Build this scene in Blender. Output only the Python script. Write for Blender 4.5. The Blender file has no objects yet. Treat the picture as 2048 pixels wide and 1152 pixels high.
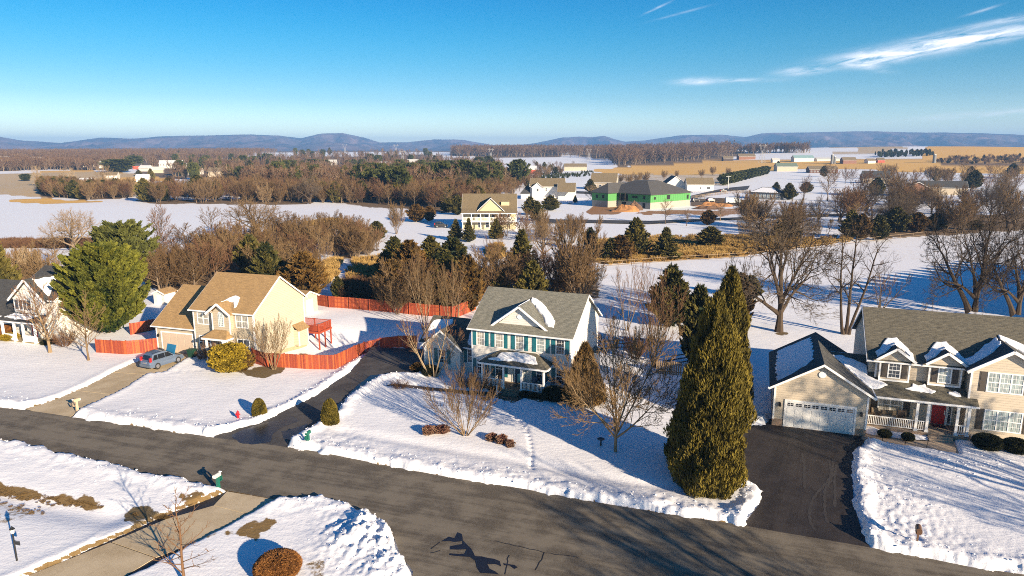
import bpy, math, random
import numpy as np
from mathutils import Vector, Matrix

C = bpy.context.scene.collection
SC = bpy.context.scene
# ------------------------------------------------------------ camera, world, sun, exposure
PITCH = 0.19950
cam_d = bpy.data.cameras.new("camera"); cam = bpy.data.objects.new("camera", cam_d); C.objects.link(cam)
cam_d.sensor_width = 36.0; cam_d.lens = 36.0 * 1365.0 / 2048.0
cam_d.clip_start = 0.5; cam_d.clip_end = 40000
cam.location = (0, 0, 23.0); cam.rotation_euler = (math.pi / 2 - PITCH, 0, 0)
SC.camera = cam

SUN_EL = math.radians(17.0); SUN_AZ = math.radians(140.0)      # azimuth clockwise from +Y
sun_d = bpy.data.lights.new("sun", 'SUN'); sun = bpy.data.objects.new("sun", sun_d); C.objects.link(sun)
sun_d.energy = 5.0; sun_d.angle = math.radians(0.5); sun_d.color = (1.0, 0.815, 0.59)
sdir = Vector((math.sin(SUN_AZ) * math.cos(SUN_EL), math.cos(SUN_AZ) * math.cos(SUN_EL), math.sin(SUN_EL)))
sun.rotation_euler = sdir.to_track_quat('Z', 'Y').to_euler(); sun.location = (60, -80, 60)

W = bpy.data.worlds.new("World"); SC.world = W; W.use_nodes = True
wn = W.node_tree.nodes; wl = W.node_tree.links; wn.clear()
def N(nt, typ, **kw):
    n = nt.nodes.new(typ)
    for k, v in kw.items():
        if k[0] == 'i' and k[1:].isdigit(): n.inputs[int(k[1:])].default_value = v
        elif k.startswith('in_'): n.inputs[k[3:].replace('_', ' ')].default_value = v
        else: setattr(n, k, v)
    return n
wt = W.node_tree
sky = N(wt, 'ShaderNodeTexSky', sky_type='NISHITA', sun_disc=False, sun_elevation=SUN_EL, sun_rotation=SUN_AZ,
        altitude=200.0, air_density=1.0, dust_density=0.35, ozone_density=2.2)
# deep winter blue: the clear sky's colour balance by height above the horizon, the same in every direction
tc0 = N(wt, 'ShaderNodeTexCoord'); sp0 = N(wt, 'ShaderNodeSeparateXYZ'); wl.new(tc0.outputs['Generated'], sp0.inputs[0])
rmp = N(wt, 'ShaderNodeValToRGB'); rmp.color_ramp.interpolation = 'B_SPLINE'
STOPS = ((0, (1.6, 1.62, 1.95)), (1.7, (1.15, 1.24, 1.52)), (4.0, (.475, .645, .83)), (7.8, (.17, .62, .76)), (11.2, (.025, .56, .76)), (30, (.03, .50, .72)))
el_ = rmp.color_ramp.elements
while len(el_) < len(STOPS): el_.new(.5)
for e_, (d_, c_) in zip(el_, STOPS): e_.position = math.sin(math.radians(d_)) * 2; e_.color = (*[v * .45 for v in c_], 1)
mz = wt.nodes.new('ShaderNodeMath'); mz.operation = 'MULTIPLY'; mz.inputs[1].default_value = 2.0; mz.use_clamp = True; wl.new(sp0.outputs[2], mz.inputs[0]); wl.new(mz.outputs[0], rmp.inputs[0])
hs = wt.nodes.new('ShaderNodeVectorMath'); hs.operation = 'MULTIPLY'
h0 = N(wt, 'ShaderNodeHueSaturation'); h0.inputs['Saturation'].default_value = 1.35; wl.new(sky.outputs[0], h0.inputs['Color'])
wl.new(h0.outputs[0], hs.inputs[0]); wl.new(rmp.outputs[0], hs.inputs[1])
# thin cirrus wisps, fixed by direction in the sky
tc = N(wt, 'ShaderNodeTexCoord'); sp = N(wt, 'ShaderNodeSeparateXYZ'); wl.new(tc.outputs['Generated'], sp.inputs[0])
def M(nt, op, a, b=None, c=None, clamp=False):
    m = nt.nodes.new('ShaderNodeMath'); m.operation = op; m.use_clamp = clamp
    for i, v in enumerate((a, b, c)):
        if v is None: continue
        if isinstance(v, (int, float)): m.inputs[i].default_value = v
        else: nt.links.new(v, m.inputs[i])
    return m.outputs[0]
azn = M(wt, 'ARCTAN2', sp.outputs[0], sp.outputs[1])            # radians, 0 = +Y
eln = M(wt, 'ARCSINE', sp.outputs[2])
def wisp(az0, el0, ra, re, tilt, amt):
    a = M(wt, 'SUBTRACT', azn, math.radians(az0)); e = M(wt, 'SUBTRACT', eln, math.radians(el0))
    ca, sa = math.cos(math.radians(tilt)), math.sin(math.radians(tilt))
    a2 = M(wt, 'ADD', M(wt, 'MULTIPLY', a, ca), M(wt, 'MULTIPLY', e, sa))
    e2 = M(wt, 'SUBTRACT', M(wt, 'MULTIPLY', e, ca), M(wt, 'MULTIPLY', a, sa))
    q = M(wt, 'ADD', M(wt, 'POWER', M(wt, 'ABSOLUTE', M(wt, 'DIVIDE', a2, math.radians(ra))), 2.0),
                    M(wt, 'POWER', M(wt, 'ABSOLUTE', M(wt, 'DIVIDE', e2, math.radians(re))), 2.0))
    return M(wt, 'MULTIPLY', M(wt, 'EXPONENT', M(wt, 'MULTIPLY', q, -1.0)), amt)
cv = N(wt, 'ShaderNodeCombineXYZ')
cr, srr = math.cos(math.radians(8)), math.sin(math.radians(8))
wl.new(M(wt, 'MULTIPLY', M(wt, 'ADD', M(wt, 'MULTIPLY', azn, cr), M(wt, 'MULTIPLY', eln, srr)), 9.0), cv.inputs[0])
wl.new(M(wt, 'MULTIPLY', M(wt, 'SUBTRACT', M(wt, 'MULTIPLY', eln, cr), M(wt, 'MULTIPLY', azn, srr)), 60.0), cv.inputs[1])
cn = N(wt, 'ShaderNodeTexNoise'); cn.inputs['Scale'].default_value = 2.3; cn.inputs['Detail'].default_value = 7; cn.inputs['Roughness'].default_value = 0.62; cn.inputs['Distortion'].default_value = 0.6
wl.new(cv.outputs[0], cn.inputs['Vector'])
cn2 = M(wt, 'MULTIPLY_ADD', cn.outputs[0], 3.4, -1.05, clamp=True)
tot = None
for w_ in ((30.0, 6.95, 4.6, .50, 6.5, 1.0), (33.5, 7.35, 3.4, .34, 6, .9), (27.0, 6.45, 2.6, .42, 4, .9), (26.4, 5.95, 1.3, .28, -14, .55), (22.2, 5.75, 1.5, .26, 2, .85), (14.6, 5.25, 1.5, .24, 1, .85), (17.8, 5.2, 2.6, .16, -1, .5),
           (35.0, 8.35, 4.4, .20, 8, .65), (11.4, 10.7, .9, .07, 22, .45), (13.0, 10.2, 1.6, .08, 12, .3), (34, 2.4, 6.0, .22, 4, .4), (33, 9.0, .8, .08, 14, .4),
           (60, 14, 9, 2.0, 8, .8), (-70, 20, 10, 1.5, 5, .5), (120, 25, 14, 2, 10, .5)):
    x_ = wisp(*w_); tot = x_ if tot is None else M(wt, 'ADD', tot, x_)
cf = M(wt, 'MULTIPLY', M(wt, 'MULTIPLY', tot, cn2), 0.85, clamp=True)
mx = N(wt, 'ShaderNodeMix', data_type='RGBA'); wl.new(cf, mx.inputs[0]); wl.new(hs.outputs[0], mx.inputs[6]); mx.inputs[7].default_value = (3.5, 3.5, 3.7, 1)
SKY_S = 0.160
bg = N(wt, 'ShaderNodeBackground'); bg.inputs[1].default_value = SKY_S; wl.new(mx.outputs[2], bg.inputs[0])
wo = N(wt, 'ShaderNodeOutputWorld'); wl.new(bg.outputs[0], wo.inputs[0])
SC.view_settings.view_transform = 'Standard'; SC.view_settings.look = 'None'
SC.view_settings.gamma = 1.0; SC.view_settings.use_curve_mapping = False
SC.view_settings.exposure = 1.28
SC.cycles.max_bounces = 6; SC.cycles.transparent_max_bounces = 8; SC.cycles.volume_bounces = 0
SC.cycles.use_denoising = False; SC.cycles.filter_width = 1.0

# ------------------------------------------------------------ materials
def newmat(name):
    m = bpy.data.materials.new(name); m.use_nodes = True; nt = m.node_tree
    b = nt.nodes['Principled BSDF']; return m, nt, b
def rgb(nt, c):
    n = nt.nodes.new('ShaderNodeRGB'); n.outputs[0].default_value = (*c, 1); return n.outputs[0]
def mixc(nt, f, a, b):
    m = nt.nodes.new('ShaderNodeMix'); m.data_type = 'RGBA'
    if isinstance(f, (int, float)): m.inputs[0].default_value = f
    else: nt.links.new(f, m.inputs[0])
    for i, v in ((6, a), (7, b)):
        if isinstance(v, tuple): m.inputs[i].default_value = (*v, 1)
        else: nt.links.new(v, m.inputs[i])
    return m.outputs[2]
def noise(nt, vec, scale, detail=4, rough=0.55, dist=0.0):
    n = nt.nodes.new('ShaderNodeTexNoise'); n.inputs['Scale'].default_value = scale; n.inputs['Detail'].default_value = detail
    n.inputs['Roughness'].default_value = rough; n.inputs['Distortion'].default_value = dist
    if vec is not None: nt.links.new(vec, n.inputs['Vector'])
    return n.outputs[0]
def obc(nt, which='Object'): return nt.nodes.new('ShaderNodeTexCoord').outputs[which]
def pos(nt): return nt.nodes.new('ShaderNodeNewGeometry').outputs['Position']
def bump(nt, b, h, strength=0.3, dist=0.02):
    n = nt.nodes.new('ShaderNodeBump'); n.inputs['Strength'].default_value = strength; n.inputs['Distance'].default_value = dist
    nt.links.new(h, n.inputs['Height']); nt.links.new(n.outputs[0], b.inputs['Normal'])
def scalev(nt, v, s):
    n = nt.nodes.new('ShaderNodeMapping'); n.inputs['Scale'].default_value = s; nt.links.new(v, n.inputs[0]); return n.outputs[0]
def plain(name, col, rough=0.6, metal=0.0, var=0.12, scale=1.5, spec=None):
    m, nt, b = newmat(name); p = pos(nt)
    f = noise(nt, p, scale, 6, 0.65)
    d = tuple(c * (1 - 2 * var) for c in col); l = tuple(min(1, c * (1 + 1.4 * var)) for c in col)
    nt.links.new(mixc(nt, f, d, l), b.inputs['Base Color'])
    b.inputs['Roughness'].default_value = rough; b.inputs['Metallic'].default_value = metal
    if spec is not None: b.inputs['Specular IOR Level'].default_value = spec
    return m
def siding(name, col, course=0.2):
    m, nt, b = newmat(name); o = obc(nt); s = nt.nodes.new('ShaderNodeSeparateXYZ'); nt.links.new(o, s.inputs[0])
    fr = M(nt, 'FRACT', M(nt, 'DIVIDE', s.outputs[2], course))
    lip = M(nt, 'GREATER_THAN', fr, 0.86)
    g = M(nt, 'MULTIPLY', lip, 0.35)  # darker groove painted in colour to strengthen each lap's shadow line
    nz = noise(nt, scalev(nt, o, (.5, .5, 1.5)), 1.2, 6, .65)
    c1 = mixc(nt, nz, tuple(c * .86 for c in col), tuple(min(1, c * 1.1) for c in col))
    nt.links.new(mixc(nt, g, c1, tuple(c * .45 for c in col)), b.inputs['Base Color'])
    b.inputs['Roughness'].default_value = 0.55
    bump(nt, b, M(nt, 'SUBTRACT', 1.0, fr), 0.5, 0.03)
    return m
def shingle(name, c1, c2, axis=0, k=1.9, moss=None):
    m, nt, b = newmat(name); o = obc(nt); s = nt.nodes.new('ShaderNodeSeparateXYZ'); nt.links.new(o, s.inputs[0])
    cv = nt.nodes.new('ShaderNodeCombineXYZ'); nt.links.new(s.outputs[axis], cv.inputs[0])
    nt.links.new(M(nt, 'MULTIPLY', s.outputs[2], k), cv.inputs[1])
    br = nt.nodes.new('ShaderNodeTexBrick'); nt.links.new(cv.outputs[0], br.inputs['Vector'])
    br.inputs['Scale'].default_value = 1.0; br.inputs['Brick Width'].default_value = 0.36; br.inputs['Row Height'].default_value = 0.16
    br.inputs['Mortar Size'].default_value = 0.012; br.inputs['Mortar Smooth'].default_value = 0.3; br.inputs['Bias'].default_value = 0.0
    br.inputs['Color1'].default_value = (*c1, 1); br.inputs['Color2'].default_value = (*c2, 1)
    br.inputs['Mortar'].default_value = (*[c * .42 for c in c1], 1)
    n = noise(nt, scalev(nt, cv.outputs[0], (1.1, 2.6, 1)), 2.0, 8, .9); n2 = noise(nt, o, .35, 4, .6)
    col = mixc(nt, M(nt, 'MULTIPLY_ADD', n, 7.0, -3.0, clamp=True), tuple(c * .5 for c in c1), tuple(min(1, c * 1.5) for c in c2))
    col = mixc(nt, 0.5, br.outputs[0], col)
    col = mixc(nt, M(nt, 'MULTIPLY_ADD', n2, 1.4, -.45, clamp=True), col, mixc(nt, .5, col, tuple(c * .8 for c in c1)))
    nt.links.new(col, b.inputs['Base Color']); b.inputs['Roughness'].default_value = 0.85
    h = M(nt, 'ADD', M(nt, 'MULTIPLY', br.outputs['Fac'], -1.0), M(nt, 'MULTIPLY', n, .8)); bump(nt, b, h, 0.7, 0.03)
    return m
def brickm(name, c1, c2, mortar, axis=0, bw=.22, rh=.075):
    m, nt, b = newmat(name); o = obc(nt); s = nt.nodes.new('ShaderNodeSeparateXYZ'); nt.links.new(o, s.inputs[0])
    cv = nt.nodes.new('ShaderNodeCombineXYZ'); nt.links.new(M(nt, 'ADD', s.outputs[0], s.outputs[1]), cv.inputs[0]); nt.links.new(s.outputs[2], cv.inputs[1])
    br = nt.nodes.new('ShaderNodeTexBrick'); nt.links.new(cv.outputs[0], br.inputs['Vector'])
    for k_, v_ in (('Scale', 1.0), ('Brick Width', bw), ('Row Height', rh), ('Mortar Size', .012)): br.inputs[k_].default_value = v_
    br.inputs['Color1'].default_value = (*c1, 1); br.inputs['Color2'].default_value = (*c2, 1); br.inputs['Mortar'].default_value = (*mortar, 1)
    nt.links.new(br.outputs[0], b.inputs['Base Color']); b.inputs['Roughness'].default_value = .85
    bump(nt, b, M(nt, 'MULTIPLY', br.outputs['Fac'], -1.0), .6, .02)
    return m
def glassm(name, col, rough=0.05):
    m, nt, b = newmat(name); o = obc(nt)
    f = noise(nt, scalev(nt, o, (3.0, 1, .35)), 2.0, 3)
    nt.links.new(mixc(nt, M(nt, 'MULTIPLY_ADD', f, 3.0, -1.0, clamp=True), tuple(c * .35 for c in col), col), b.inputs['Base Color'])
    b.inputs['Roughness'].default_value = rough; b.inputs['Specular IOR Level'].default_value = .9
    return m
def snowm(name):
    m, nt, b = newmat(name); p = pos(nt)
    n = noise(nt, p, 3.0, 8, .6); nt.links.new(mixc(nt, n, (.80, .80, .82), (.90, .90, .91)), b.inputs['Base Color'])
    b.inputs['Roughness'].default_value = .6; b.inputs['Specular IOR Level'].default_value = .3
    bump(nt, b, noise(nt, p, 7.0, 6, .65), .35, .06)
    return m
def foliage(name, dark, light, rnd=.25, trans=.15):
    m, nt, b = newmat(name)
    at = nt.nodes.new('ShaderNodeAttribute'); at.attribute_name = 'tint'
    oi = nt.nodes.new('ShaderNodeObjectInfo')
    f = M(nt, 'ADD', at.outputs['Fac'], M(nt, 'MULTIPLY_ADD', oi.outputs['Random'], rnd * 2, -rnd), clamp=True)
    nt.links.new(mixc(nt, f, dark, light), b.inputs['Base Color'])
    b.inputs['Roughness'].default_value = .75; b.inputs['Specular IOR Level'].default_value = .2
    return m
def barkm(name, c1, c2, c3=None):
    m, nt, b = newmat(name); oi = nt.nodes.new('ShaderNodeObjectInfo'); p = pos(nt)
    f = M(nt, 'MULTIPLY_ADD', noise(nt, scalev(nt, p, (3, 3, .8)), 2.0, 5, .7), .8, M(nt, 'MULTIPLY_ADD', oi.outputs['Random'], .7, -.25), clamp=True)
    nt.links.new(mixc(nt, f, c1, c2), b.inputs['Base Color']); b.inputs['Roughness'].default_value = .9; b.inputs['Specular IOR Level'].default_value = .15
    return m
MT = {}
MT['white'] = plain('white_paint', (.78, .77, .74), .45, var=.05)
MT['trimw'] = plain('white_trim', (.80, .79, .77), .4, var=.04)
MT['snow'] = snowm('snow_on_roof')
MT['glass'] = glassm('window_glass', (.05, .06, .075))
MT['glassb'] = glassm('window_glass_blind', (.42, .50, .50), .12)
MT['glassc'] = glassm('window_glass_curtain', (.46, .44, .38), .15)
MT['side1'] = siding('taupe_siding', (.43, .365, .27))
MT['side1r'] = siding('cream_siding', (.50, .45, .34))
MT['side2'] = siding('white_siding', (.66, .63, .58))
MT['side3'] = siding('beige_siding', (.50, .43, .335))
MT['stone1'] = brickm('tan_stone_veneer', (.42, .33, .17), (.33, .26, .15), (.4, .35, .25), bw=.3, rh=.12)
MT['brick3'] = brickm('brown_brick', (.25, .15, .09), (.34, .22, .13), (.35, .3, .25))
MT['roof1'] = shingle('tan_shingle', (.42, .27, .12), (.28, .175, .075), 0)
MT['roof1y'] = shingle('tan_shingle_cross', (.42, .27, .12), (.28, .175, .075), 1)
MT['roof2'] = shingle('grey_shingle', (.155, .155, .125), (.215, .205, .165), 0)
MT['roof2y'] = shingle('grey_shingle_cross', (.135, .14, .12), (.19, .185, .155), 1)
MT['roof3'] = shingle('charcoal_shingle', (.085, .08, .062), (.14, .125, .09), 0)
MT['roof3y'] = shingle('charcoal_shingle_cross', (.05, .052, .05), (.085, .082, .072), 1)
MT['roof4'] = shingle('black_shingle', (.045, .045, .045), (.07, .068, .062), 0)
MT['roof4y'] = shingle('black_shingle_cross', (.045, .045, .045), (.07, .068, .062), 1)
MT['teal'] = plain('teal_shutter_paint', (.012, .13, .16), .5, var=.1)
MT['navy'] = plain('navy_door_paint', (.012, .06, .11), .4, var=.05)
MT['brownsh'] = plain('dark_brown_shutter_paint', (.06, .048, .038), .6, var=.1)
MT['redd'] = plain('red_door_paint', (.42, .012, .012), .4, var=.05)
MT['gdoor'] = plain('garage_door_white', (.70, .70, .69), .4, var=.06)
MT['gdoor1'] = plain('garage_door_taupe', (.50, .40, .31), .5, var=.06)
MT['black'] = plain('black_metal', (.015, .015, .015), .4)
MT['fencer'] = plain('red_stained_board', (.33, .062, .022), .75, var=.34, scale=7)
MT['fencer2'] = plain('red_stained_board_worn', (.27, .045, .022), .8, var=.34, scale=7); MT['fencer3'] = plain('red_stained_board_pale', (.46, .11, .03), .75, var=.3, scale=7)
MT['deckr'] = plain('red_stained_deck', (.36, .06, .022), .7, var=.2, scale=3)
MT['woodg'] = plain('weathered_wood', (.22, .16, .10), .8, var=.25, scale=3)
MT['woodd'] = plain('dark_wood', (.07, .05, .04), .8, var=.25, scale=3)
MT['bark'] = barkm('grey_brown_bark', (.10, .07, .045), (.24, .18, .12))
MT['barkd'] = barkm('dark_bark', (.030, .022, .016), (.09, .065, .045))
MT['barkl'] = barkm('pale_bark', (.18, .125, .07), (.36, .27, .165))
MT['barkt'] = barkm('tan_bark', (.15, .10, .055), (.28, .20, .115))
MT['twig'] = barkm('brown_twig', (.095, .056, .026), (.20, .13, .06))
MT['twigr'] = barkm('reddish_twig', (.10, .050, .027), (.185, .105, .055))
MT['twigg'] = barkm('grey_tan_twig', (.14, .09, .045), (.25, .17, .09))
MT['twigd'] = barkm('dark_grey_twig', (.05, .038, .028), (.12, .09, .06))
MT['straw'] = barkm('dry_straw', (.27, .165, .05), (.48, .32, .11))
MT['farwood'] = barkm('far_twig', (.085, .045, .028), (.17, .10, .055))
MT['arb'] = foliage('golden_green_foliage', (.008, .013, .004), (.165, .125, .018), .05)
MT['bright'] = foliage('bright_green_foliage', (.012, .028, .005), (.17, .165, .02), .05)
MT['cedar'] = foliage('cedar_foliage', (.012, .022, .008), (.13, .105, .022), .25)
MT['cedarb'] = foliage('bronze_cedar_foliage', (.03, .022, .008), (.19, .105, .025), .15)
MT['pine'] = foliage('dark_pine_foliage', (.010, .020, .007), (.10, .105, .024), .2)
MT['gold'] = foliage('golden_shrub_foliage', (.05, .04, .006), (.34, .24, .02), .05)
MT['box'] = foliage('boxwood_foliage', (.01, .014, .006), (.06, .06, .022), .1)
MT['redball'] = foliage('russet_shrub_foliage', (.06, .025, .01), (.30, .13, .035), .05)
MT['sedum'] = foliage('dried_flower_head', (.10, .025, .025), (.26, .16, .10), .05)

# ------------------------------------------------------------ object helpers
def link(o, parent=None):
    C.objects.link(o)
    if parent is not None: o.parent = parent
    return o
def mesh(name, vs, fs, mat, parent=None, smooth=False, kind=None, mats=None, midx=None):
    me = bpy.data.meshes.new(name); me.from_pydata([tuple(v) for v in vs], [], fs)
    for m_ in (mats or [mat]): me.materials.append(m_ if not isinstance(m_, str) else MT[m_])
    if midx is not None: me.polygons.foreach_set('material_index', midx)
    if smooth: me.polygons.foreach_set('use_smooth', [True] * len(me.polygons))
    me.update()
    o = bpy.data.objects.new(name, me); link(o, parent)
    if kind: o['kind'] = kind
    return o
def tag(o, label, cat=None, group=None):
    o['label'] = label
    if cat: o['category'] = cat
    if group: o['group'] = group
    return o
def thing(name, label, cat, loc=(0, 0, 0), rz=0.0, group=None):
    o = bpy.data.objects.new(name, None); C.objects.link(o); o.empty_display_size = .3
    o.location = loc; o.rotation_euler = (0, 0, rz); return tag(o, label, cat, group)
class MB:
    def __init__(s): s.v = []; s.f = []; s.m = []
    def add(s, vs, fs, mi=0):
        n = len(s.v); s.v += [tuple(v) for v in vs]; s.f += [tuple(i + n for i in f) for f in fs]; s.m += [mi] * len(fs); return s
    def box(s, x0, x1, y0, y1, z0, z1, mi=0, fn=None):
        vs = [(x, y, z) for x in (x0, x1) for y in (y0, y1) for z in (z0, z1)]
        if fn: vs = [fn(*v) for v in vs]
        return s.add(vs, [(0, 1, 3, 2), (4, 6, 7, 5), (0, 4, 5, 1), (2, 3, 7, 6), (0, 2, 6, 4), (1, 5, 7, 3)], mi)
    def bar(s, p, q, w, h, mi=0):
        p, q = Vector(p), Vector(q); d = (q - p).normalized(); up = Vector((0, 0, 1))
        if abs(d.z) > .95: up = Vector((0, 1, 0))
        r = d.cross(up).normalized() * w / 2; u = r.cross(d).normalized() * h / 2
        vs = [a + sx * r + sz * u for a in (p, q) for sx, sz in ((-1, -1), (1, -1), (1, 1), (-1, 1))]
        return s.add(vs, [(0, 1, 2, 3), (7, 6, 5, 4), (0, 4, 5, 1), (1, 5, 6, 2), (2, 6, 7, 3), (3, 7, 4, 0)], mi)
    def tube(s, p, q, r0, r1, n=8, mi=0, cap=True):
        p, q = Vector(p), Vector(q); d = (q - p).normalized(); a = d.orthogonal().normalized(); b = d.cross(a)
        vs = [c + r * (math.cos(2 * math.pi * i / n) * a + math.sin(2 * math.pi * i / n) * b) for c, r in ((p, r0), (q, r1)) for i in range(n)]
        fs = [(i, (i + 1) % n, n + (i + 1) % n, n + i) for i in range(n)]
        if cap: fs += [tuple(range(n - 1, -1, -1)), tuple(range(n, 2 * n))]
        return s.add(vs, fs, mi)
    def lathe(s, prof, n=12, mi=0, c=(0, 0, 0)):
        vs = [(c[0] + r * math.cos(2 * math.pi * i / n), c[1] + r * math.sin(2 * math.pi * i / n), c[2] + z) for r, z in prof for i in range(n)]
        fs = [(j * n + i, j * n + (i + 1) % n, (j + 1) * n + (i + 1) % n, (j + 1) * n + i) for j in range(len(prof) - 1) for i in range(n)]
        return s.add(vs, fs, mi)
    def extr(s, prof, axis, a0, a1, mi=0):
        n = len(prof)
        g = {'x': lambda a, p: (a, p[0], p[1]), 'y': lambda a, p: (p[0], a, p[1]), 'z': lambda a, p: (p[0], p[1], a)}[axis]
        vs = [g(a, p) for a in (a0, a1) for p in prof]
        return s.add(vs, [tuple(range(n)), tuple(range(2 * n - 1, n - 1, -1))] + [(i, n + i, n + (i + 1) % n, (i + 1) % n) for i in range(n)], mi)
    def shell(s, vs, fs, t=.14, mi=0):
        n = len(vs); lo = [(x, y, z - t) for x, y, z in vs]
        ed = {}
        for f in fs:
            for i in range(len(f)):
                a, b = f[i], f[(i + 1) % len(f)]
                if (b, a) in ed: del ed[(b, a)]
                else: ed[(a, b)] = 1
        return s.add(list(vs) + lo, list(fs) + [tuple(n + i for i in reversed(f)) for f in fs] + [(b, a, n + a, n + b) for a, b in ed], mi)
    def obj(s, name, mat, parent=None, **k):
        o = mesh(name, s.v, s.f, mat, parent, **k)
        bm_fix(o); return o
import bmesh
def bm_fix(o):
    bm = bmesh.new(); bm.from_mesh(o.data); bmesh.ops.recalc_face_normals(bm, faces=bm.faces); bm.to_mesh(o.data); bm.free()
    return o
def box(name, x0, x1, y0, y1, z0, z1, mat, parent=None): return MB().box(x0, x1, y0, y1, z0, z1).obj(name, mat, parent)
rnd = random.Random(7)

# ------------------------------------------------------------ numpy noise and terrain
def vnoise(x, y, seed=0):
    xi = np.floor(x).astype(np.int64); yi = np.floor(y).astype(np.int64); xf = x - xi; yf = y - yi
    def h(a, b):
        n = (a * 374761393 + b * 668265263 + seed * 974634777) & 0x7fffffff
        n = ((n ^ (n >> 13)) * 1274126177) & 0x7fffffff
        n = (n ^ (n >> 16)) & 0xffff
        return n / 65535.0
    u = xf * xf * (3 - 2 * xf); v = yf * yf * (3 - 2 * yf)
    return (h(xi, yi) * (1 - u) + h(xi + 1, yi) * u) * (1 - v) + (h(xi, yi + 1) * (1 - u) + h(xi + 1, yi + 1) * u) * v
def fbm(x, y, oct=4, seed=0):
    s = 0; a = .5; t = 0
    for i in range(oct):
        s = s + a * vnoise(x, y, seed + i); t += a; x = x * 2.03 + 17.1; y = y * 2.03 + 5.3; a *= .5
    return s / t
def sst(a, b, x):
    t = np.clip((x - a) / (b - a), 0, 1); return t * t * (3 - 2 * t)
HILLS = [(11, 1700, 7, 450), (24, 1450, 9, 230), (38, 1450, 16, 300), (-14, 2000, 5, 450), (-32, 1500, 4, 350)]
def tz(x, y):
    D = np.hypot(x, y)
    z = 0.008 * np.clip(D - 700, 0, 2300)
    for az, d, a, s in HILLS:
        cx, cy = d * math.sin(math.radians(az)), d * math.cos(math.radians(az))
        z = z + a * np.exp(-((x - cx) ** 2 + (y - cy) ** 2) / (2 * s * s)) * sst(400, 900, D)
    z = z + 1.6 * sst(250, 700, D) * (fbm(x / 170.0, y / 170.0, 2, 3) - .5) * 2
    z = z - 1.7 * np.exp(-((x + 20.5) ** 2 + (y - 80.5) ** 2) / (2 * 4.2 ** 2)) * (y > 0)
    return z
def gz(x, y): return float(tz(np.float64(x), np.float64(y)))
POLY = {}
POLY['road'] = [(-56.8, 62.1), (-46.7, 58.8), (-43.4, 58.0), (-38.3, 56.4), (-30.5, 54.1), (-24.2, 52.1), (-18.4, 50.5), (-14.9, 49.4), (-9.8, 47.3), (-4.4, 45.2), (0.9, 43.5), (5.9, 41.6), (10.5, 40.1), (14.3, 38.9), (16.4, 38.1), (20.1, 36.8), (23.3, 35.6), (25.8, 34.5), (28.3, 33.8), (31.2, 32.3), (25.0, 22.6), (-3.6, 22.6), (-5.4, 31.1), (-5.5, 34.1), (-6.5, 35.8), (-7.1, 37.4), (-8.4, 39.5), (-10.6, 41.2), (-12.9, 42.3), (-15.6, 42.0), (-19.6, 43.3), (-21.8, 44.0), (-26.1, 45.6), (-31.0, 47.7), (-36.0, 49.6), (-41.5, 51.8), (-51.0, 55.3)]
POLY['drive_conc'] = [(-19.6, 43.3), (-15.6, 42.0), (-17.5, 39.3), (-18.7, 37.2), (-21.1, 33.5), (-23.0, 30.7), (-29.1, 30.7), (-26.7, 33.6), (-24.9, 36.4), (-23.5, 38.2), (-22.1, 40.4), (-20.8, 41.8)]
POLY['drive_tan'] = [(-44.2, 58.5), (-43.0, 56.5), (-38.1, 54.6), (-38.6, 55.9), (-38.9, 58.8), (-38.2, 62.7), (-38.1, 66.1), (-38.3, 68.1), (-36.6, 68.8), (-36.7, 72.9), (-36.1, 74.7), (-36.8, 76.8), (-41.2, 77.1), (-40.3, 74.8), (-41.4, 72.8), (-41.8, 71.8), (-42.1, 68.8), (-42.2, 65.0), (-42.7, 61.4), (-43.4, 59.8)]
POLY['drive_center'] = [(-24.4, 52.5), (-23.8, 50.8), (-17.5, 48.4), (-17.9, 50.0), (-17.5, 52.7), (-16.5, 55.0), (-15.7, 57.3), (-15.7, 60.7), (-14.8, 64.2), (-13.8, 67.8), (-9.9, 68.3), (-9.3, 69.4), (-6.6, 69.7), (-7.9, 77.1), (-13.3, 77.8), (-16.7, 78.3), (-17.1, 68.9), (-18.6, 62.8), (-19.9, 59.2), (-21.7, 55.3), (-23.3, 53.8)]
POLY['drive_right'] = [(13.5, 37.6), (20.7, 34.5), (21.0, 35.9), (21.6, 38.4), (22.6, 41.4), (24.6, 45.7), (26.5, 49.4), (27.7, 50.6), (29.0, 52.1), (29.5, 53.1), (22.5, 56.1), (21.6, 54.8), (19.4, 54.8), (18.0, 49.9), (16.8, 45.7), (17.0, 43.1), (16.4, 41.5)]
POLY['walk_center'] = [(-12.7, 64.7), (-8.0, 63.2), (-4.5, 62.1), (-1.8, 61.2), (0.0, 60.0), (0.8, 60.7), (0.5, 62.7), (-1.2, 62.8), (-4.1, 63.2), (-8.1, 64.2), (-11.8, 65.4)]
POLY['walk_right'] = [(28.3, 52.0), (29.7, 51.2), (32.5, 50.1), (34.5, 49.0), (35.9, 51.9), (34.7, 52.5), (33.7, 51.7), (31.2, 52.1), (29.0, 53.1)]
POLY['road_far'] = [(8.1, 216.3), (25.0, 218.1), (43.5, 214.7), (61.8, 224.2), (90.2, 234.2), (120.3, 243.2), (124.1, 251.1), (92.9, 241.3), (63.5, 230.6), (45.3, 223.9), (26.0, 227.4), (14.4, 228.9), (8.8, 235.7)]
POLY['road_far2'] = [(91.8, 351.4), (117.2, 397.4), (133.3, 421.1), (152.2, 440.7), (137.1, 400.8), (124.9, 392.5), (110.9, 375.8), (86.0, 328.9)]
POLY['road_far3'] = [(35.9, 391.7), (56.5, 377.6), (53.9, 359.9), (34.2, 373.4)]
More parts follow.
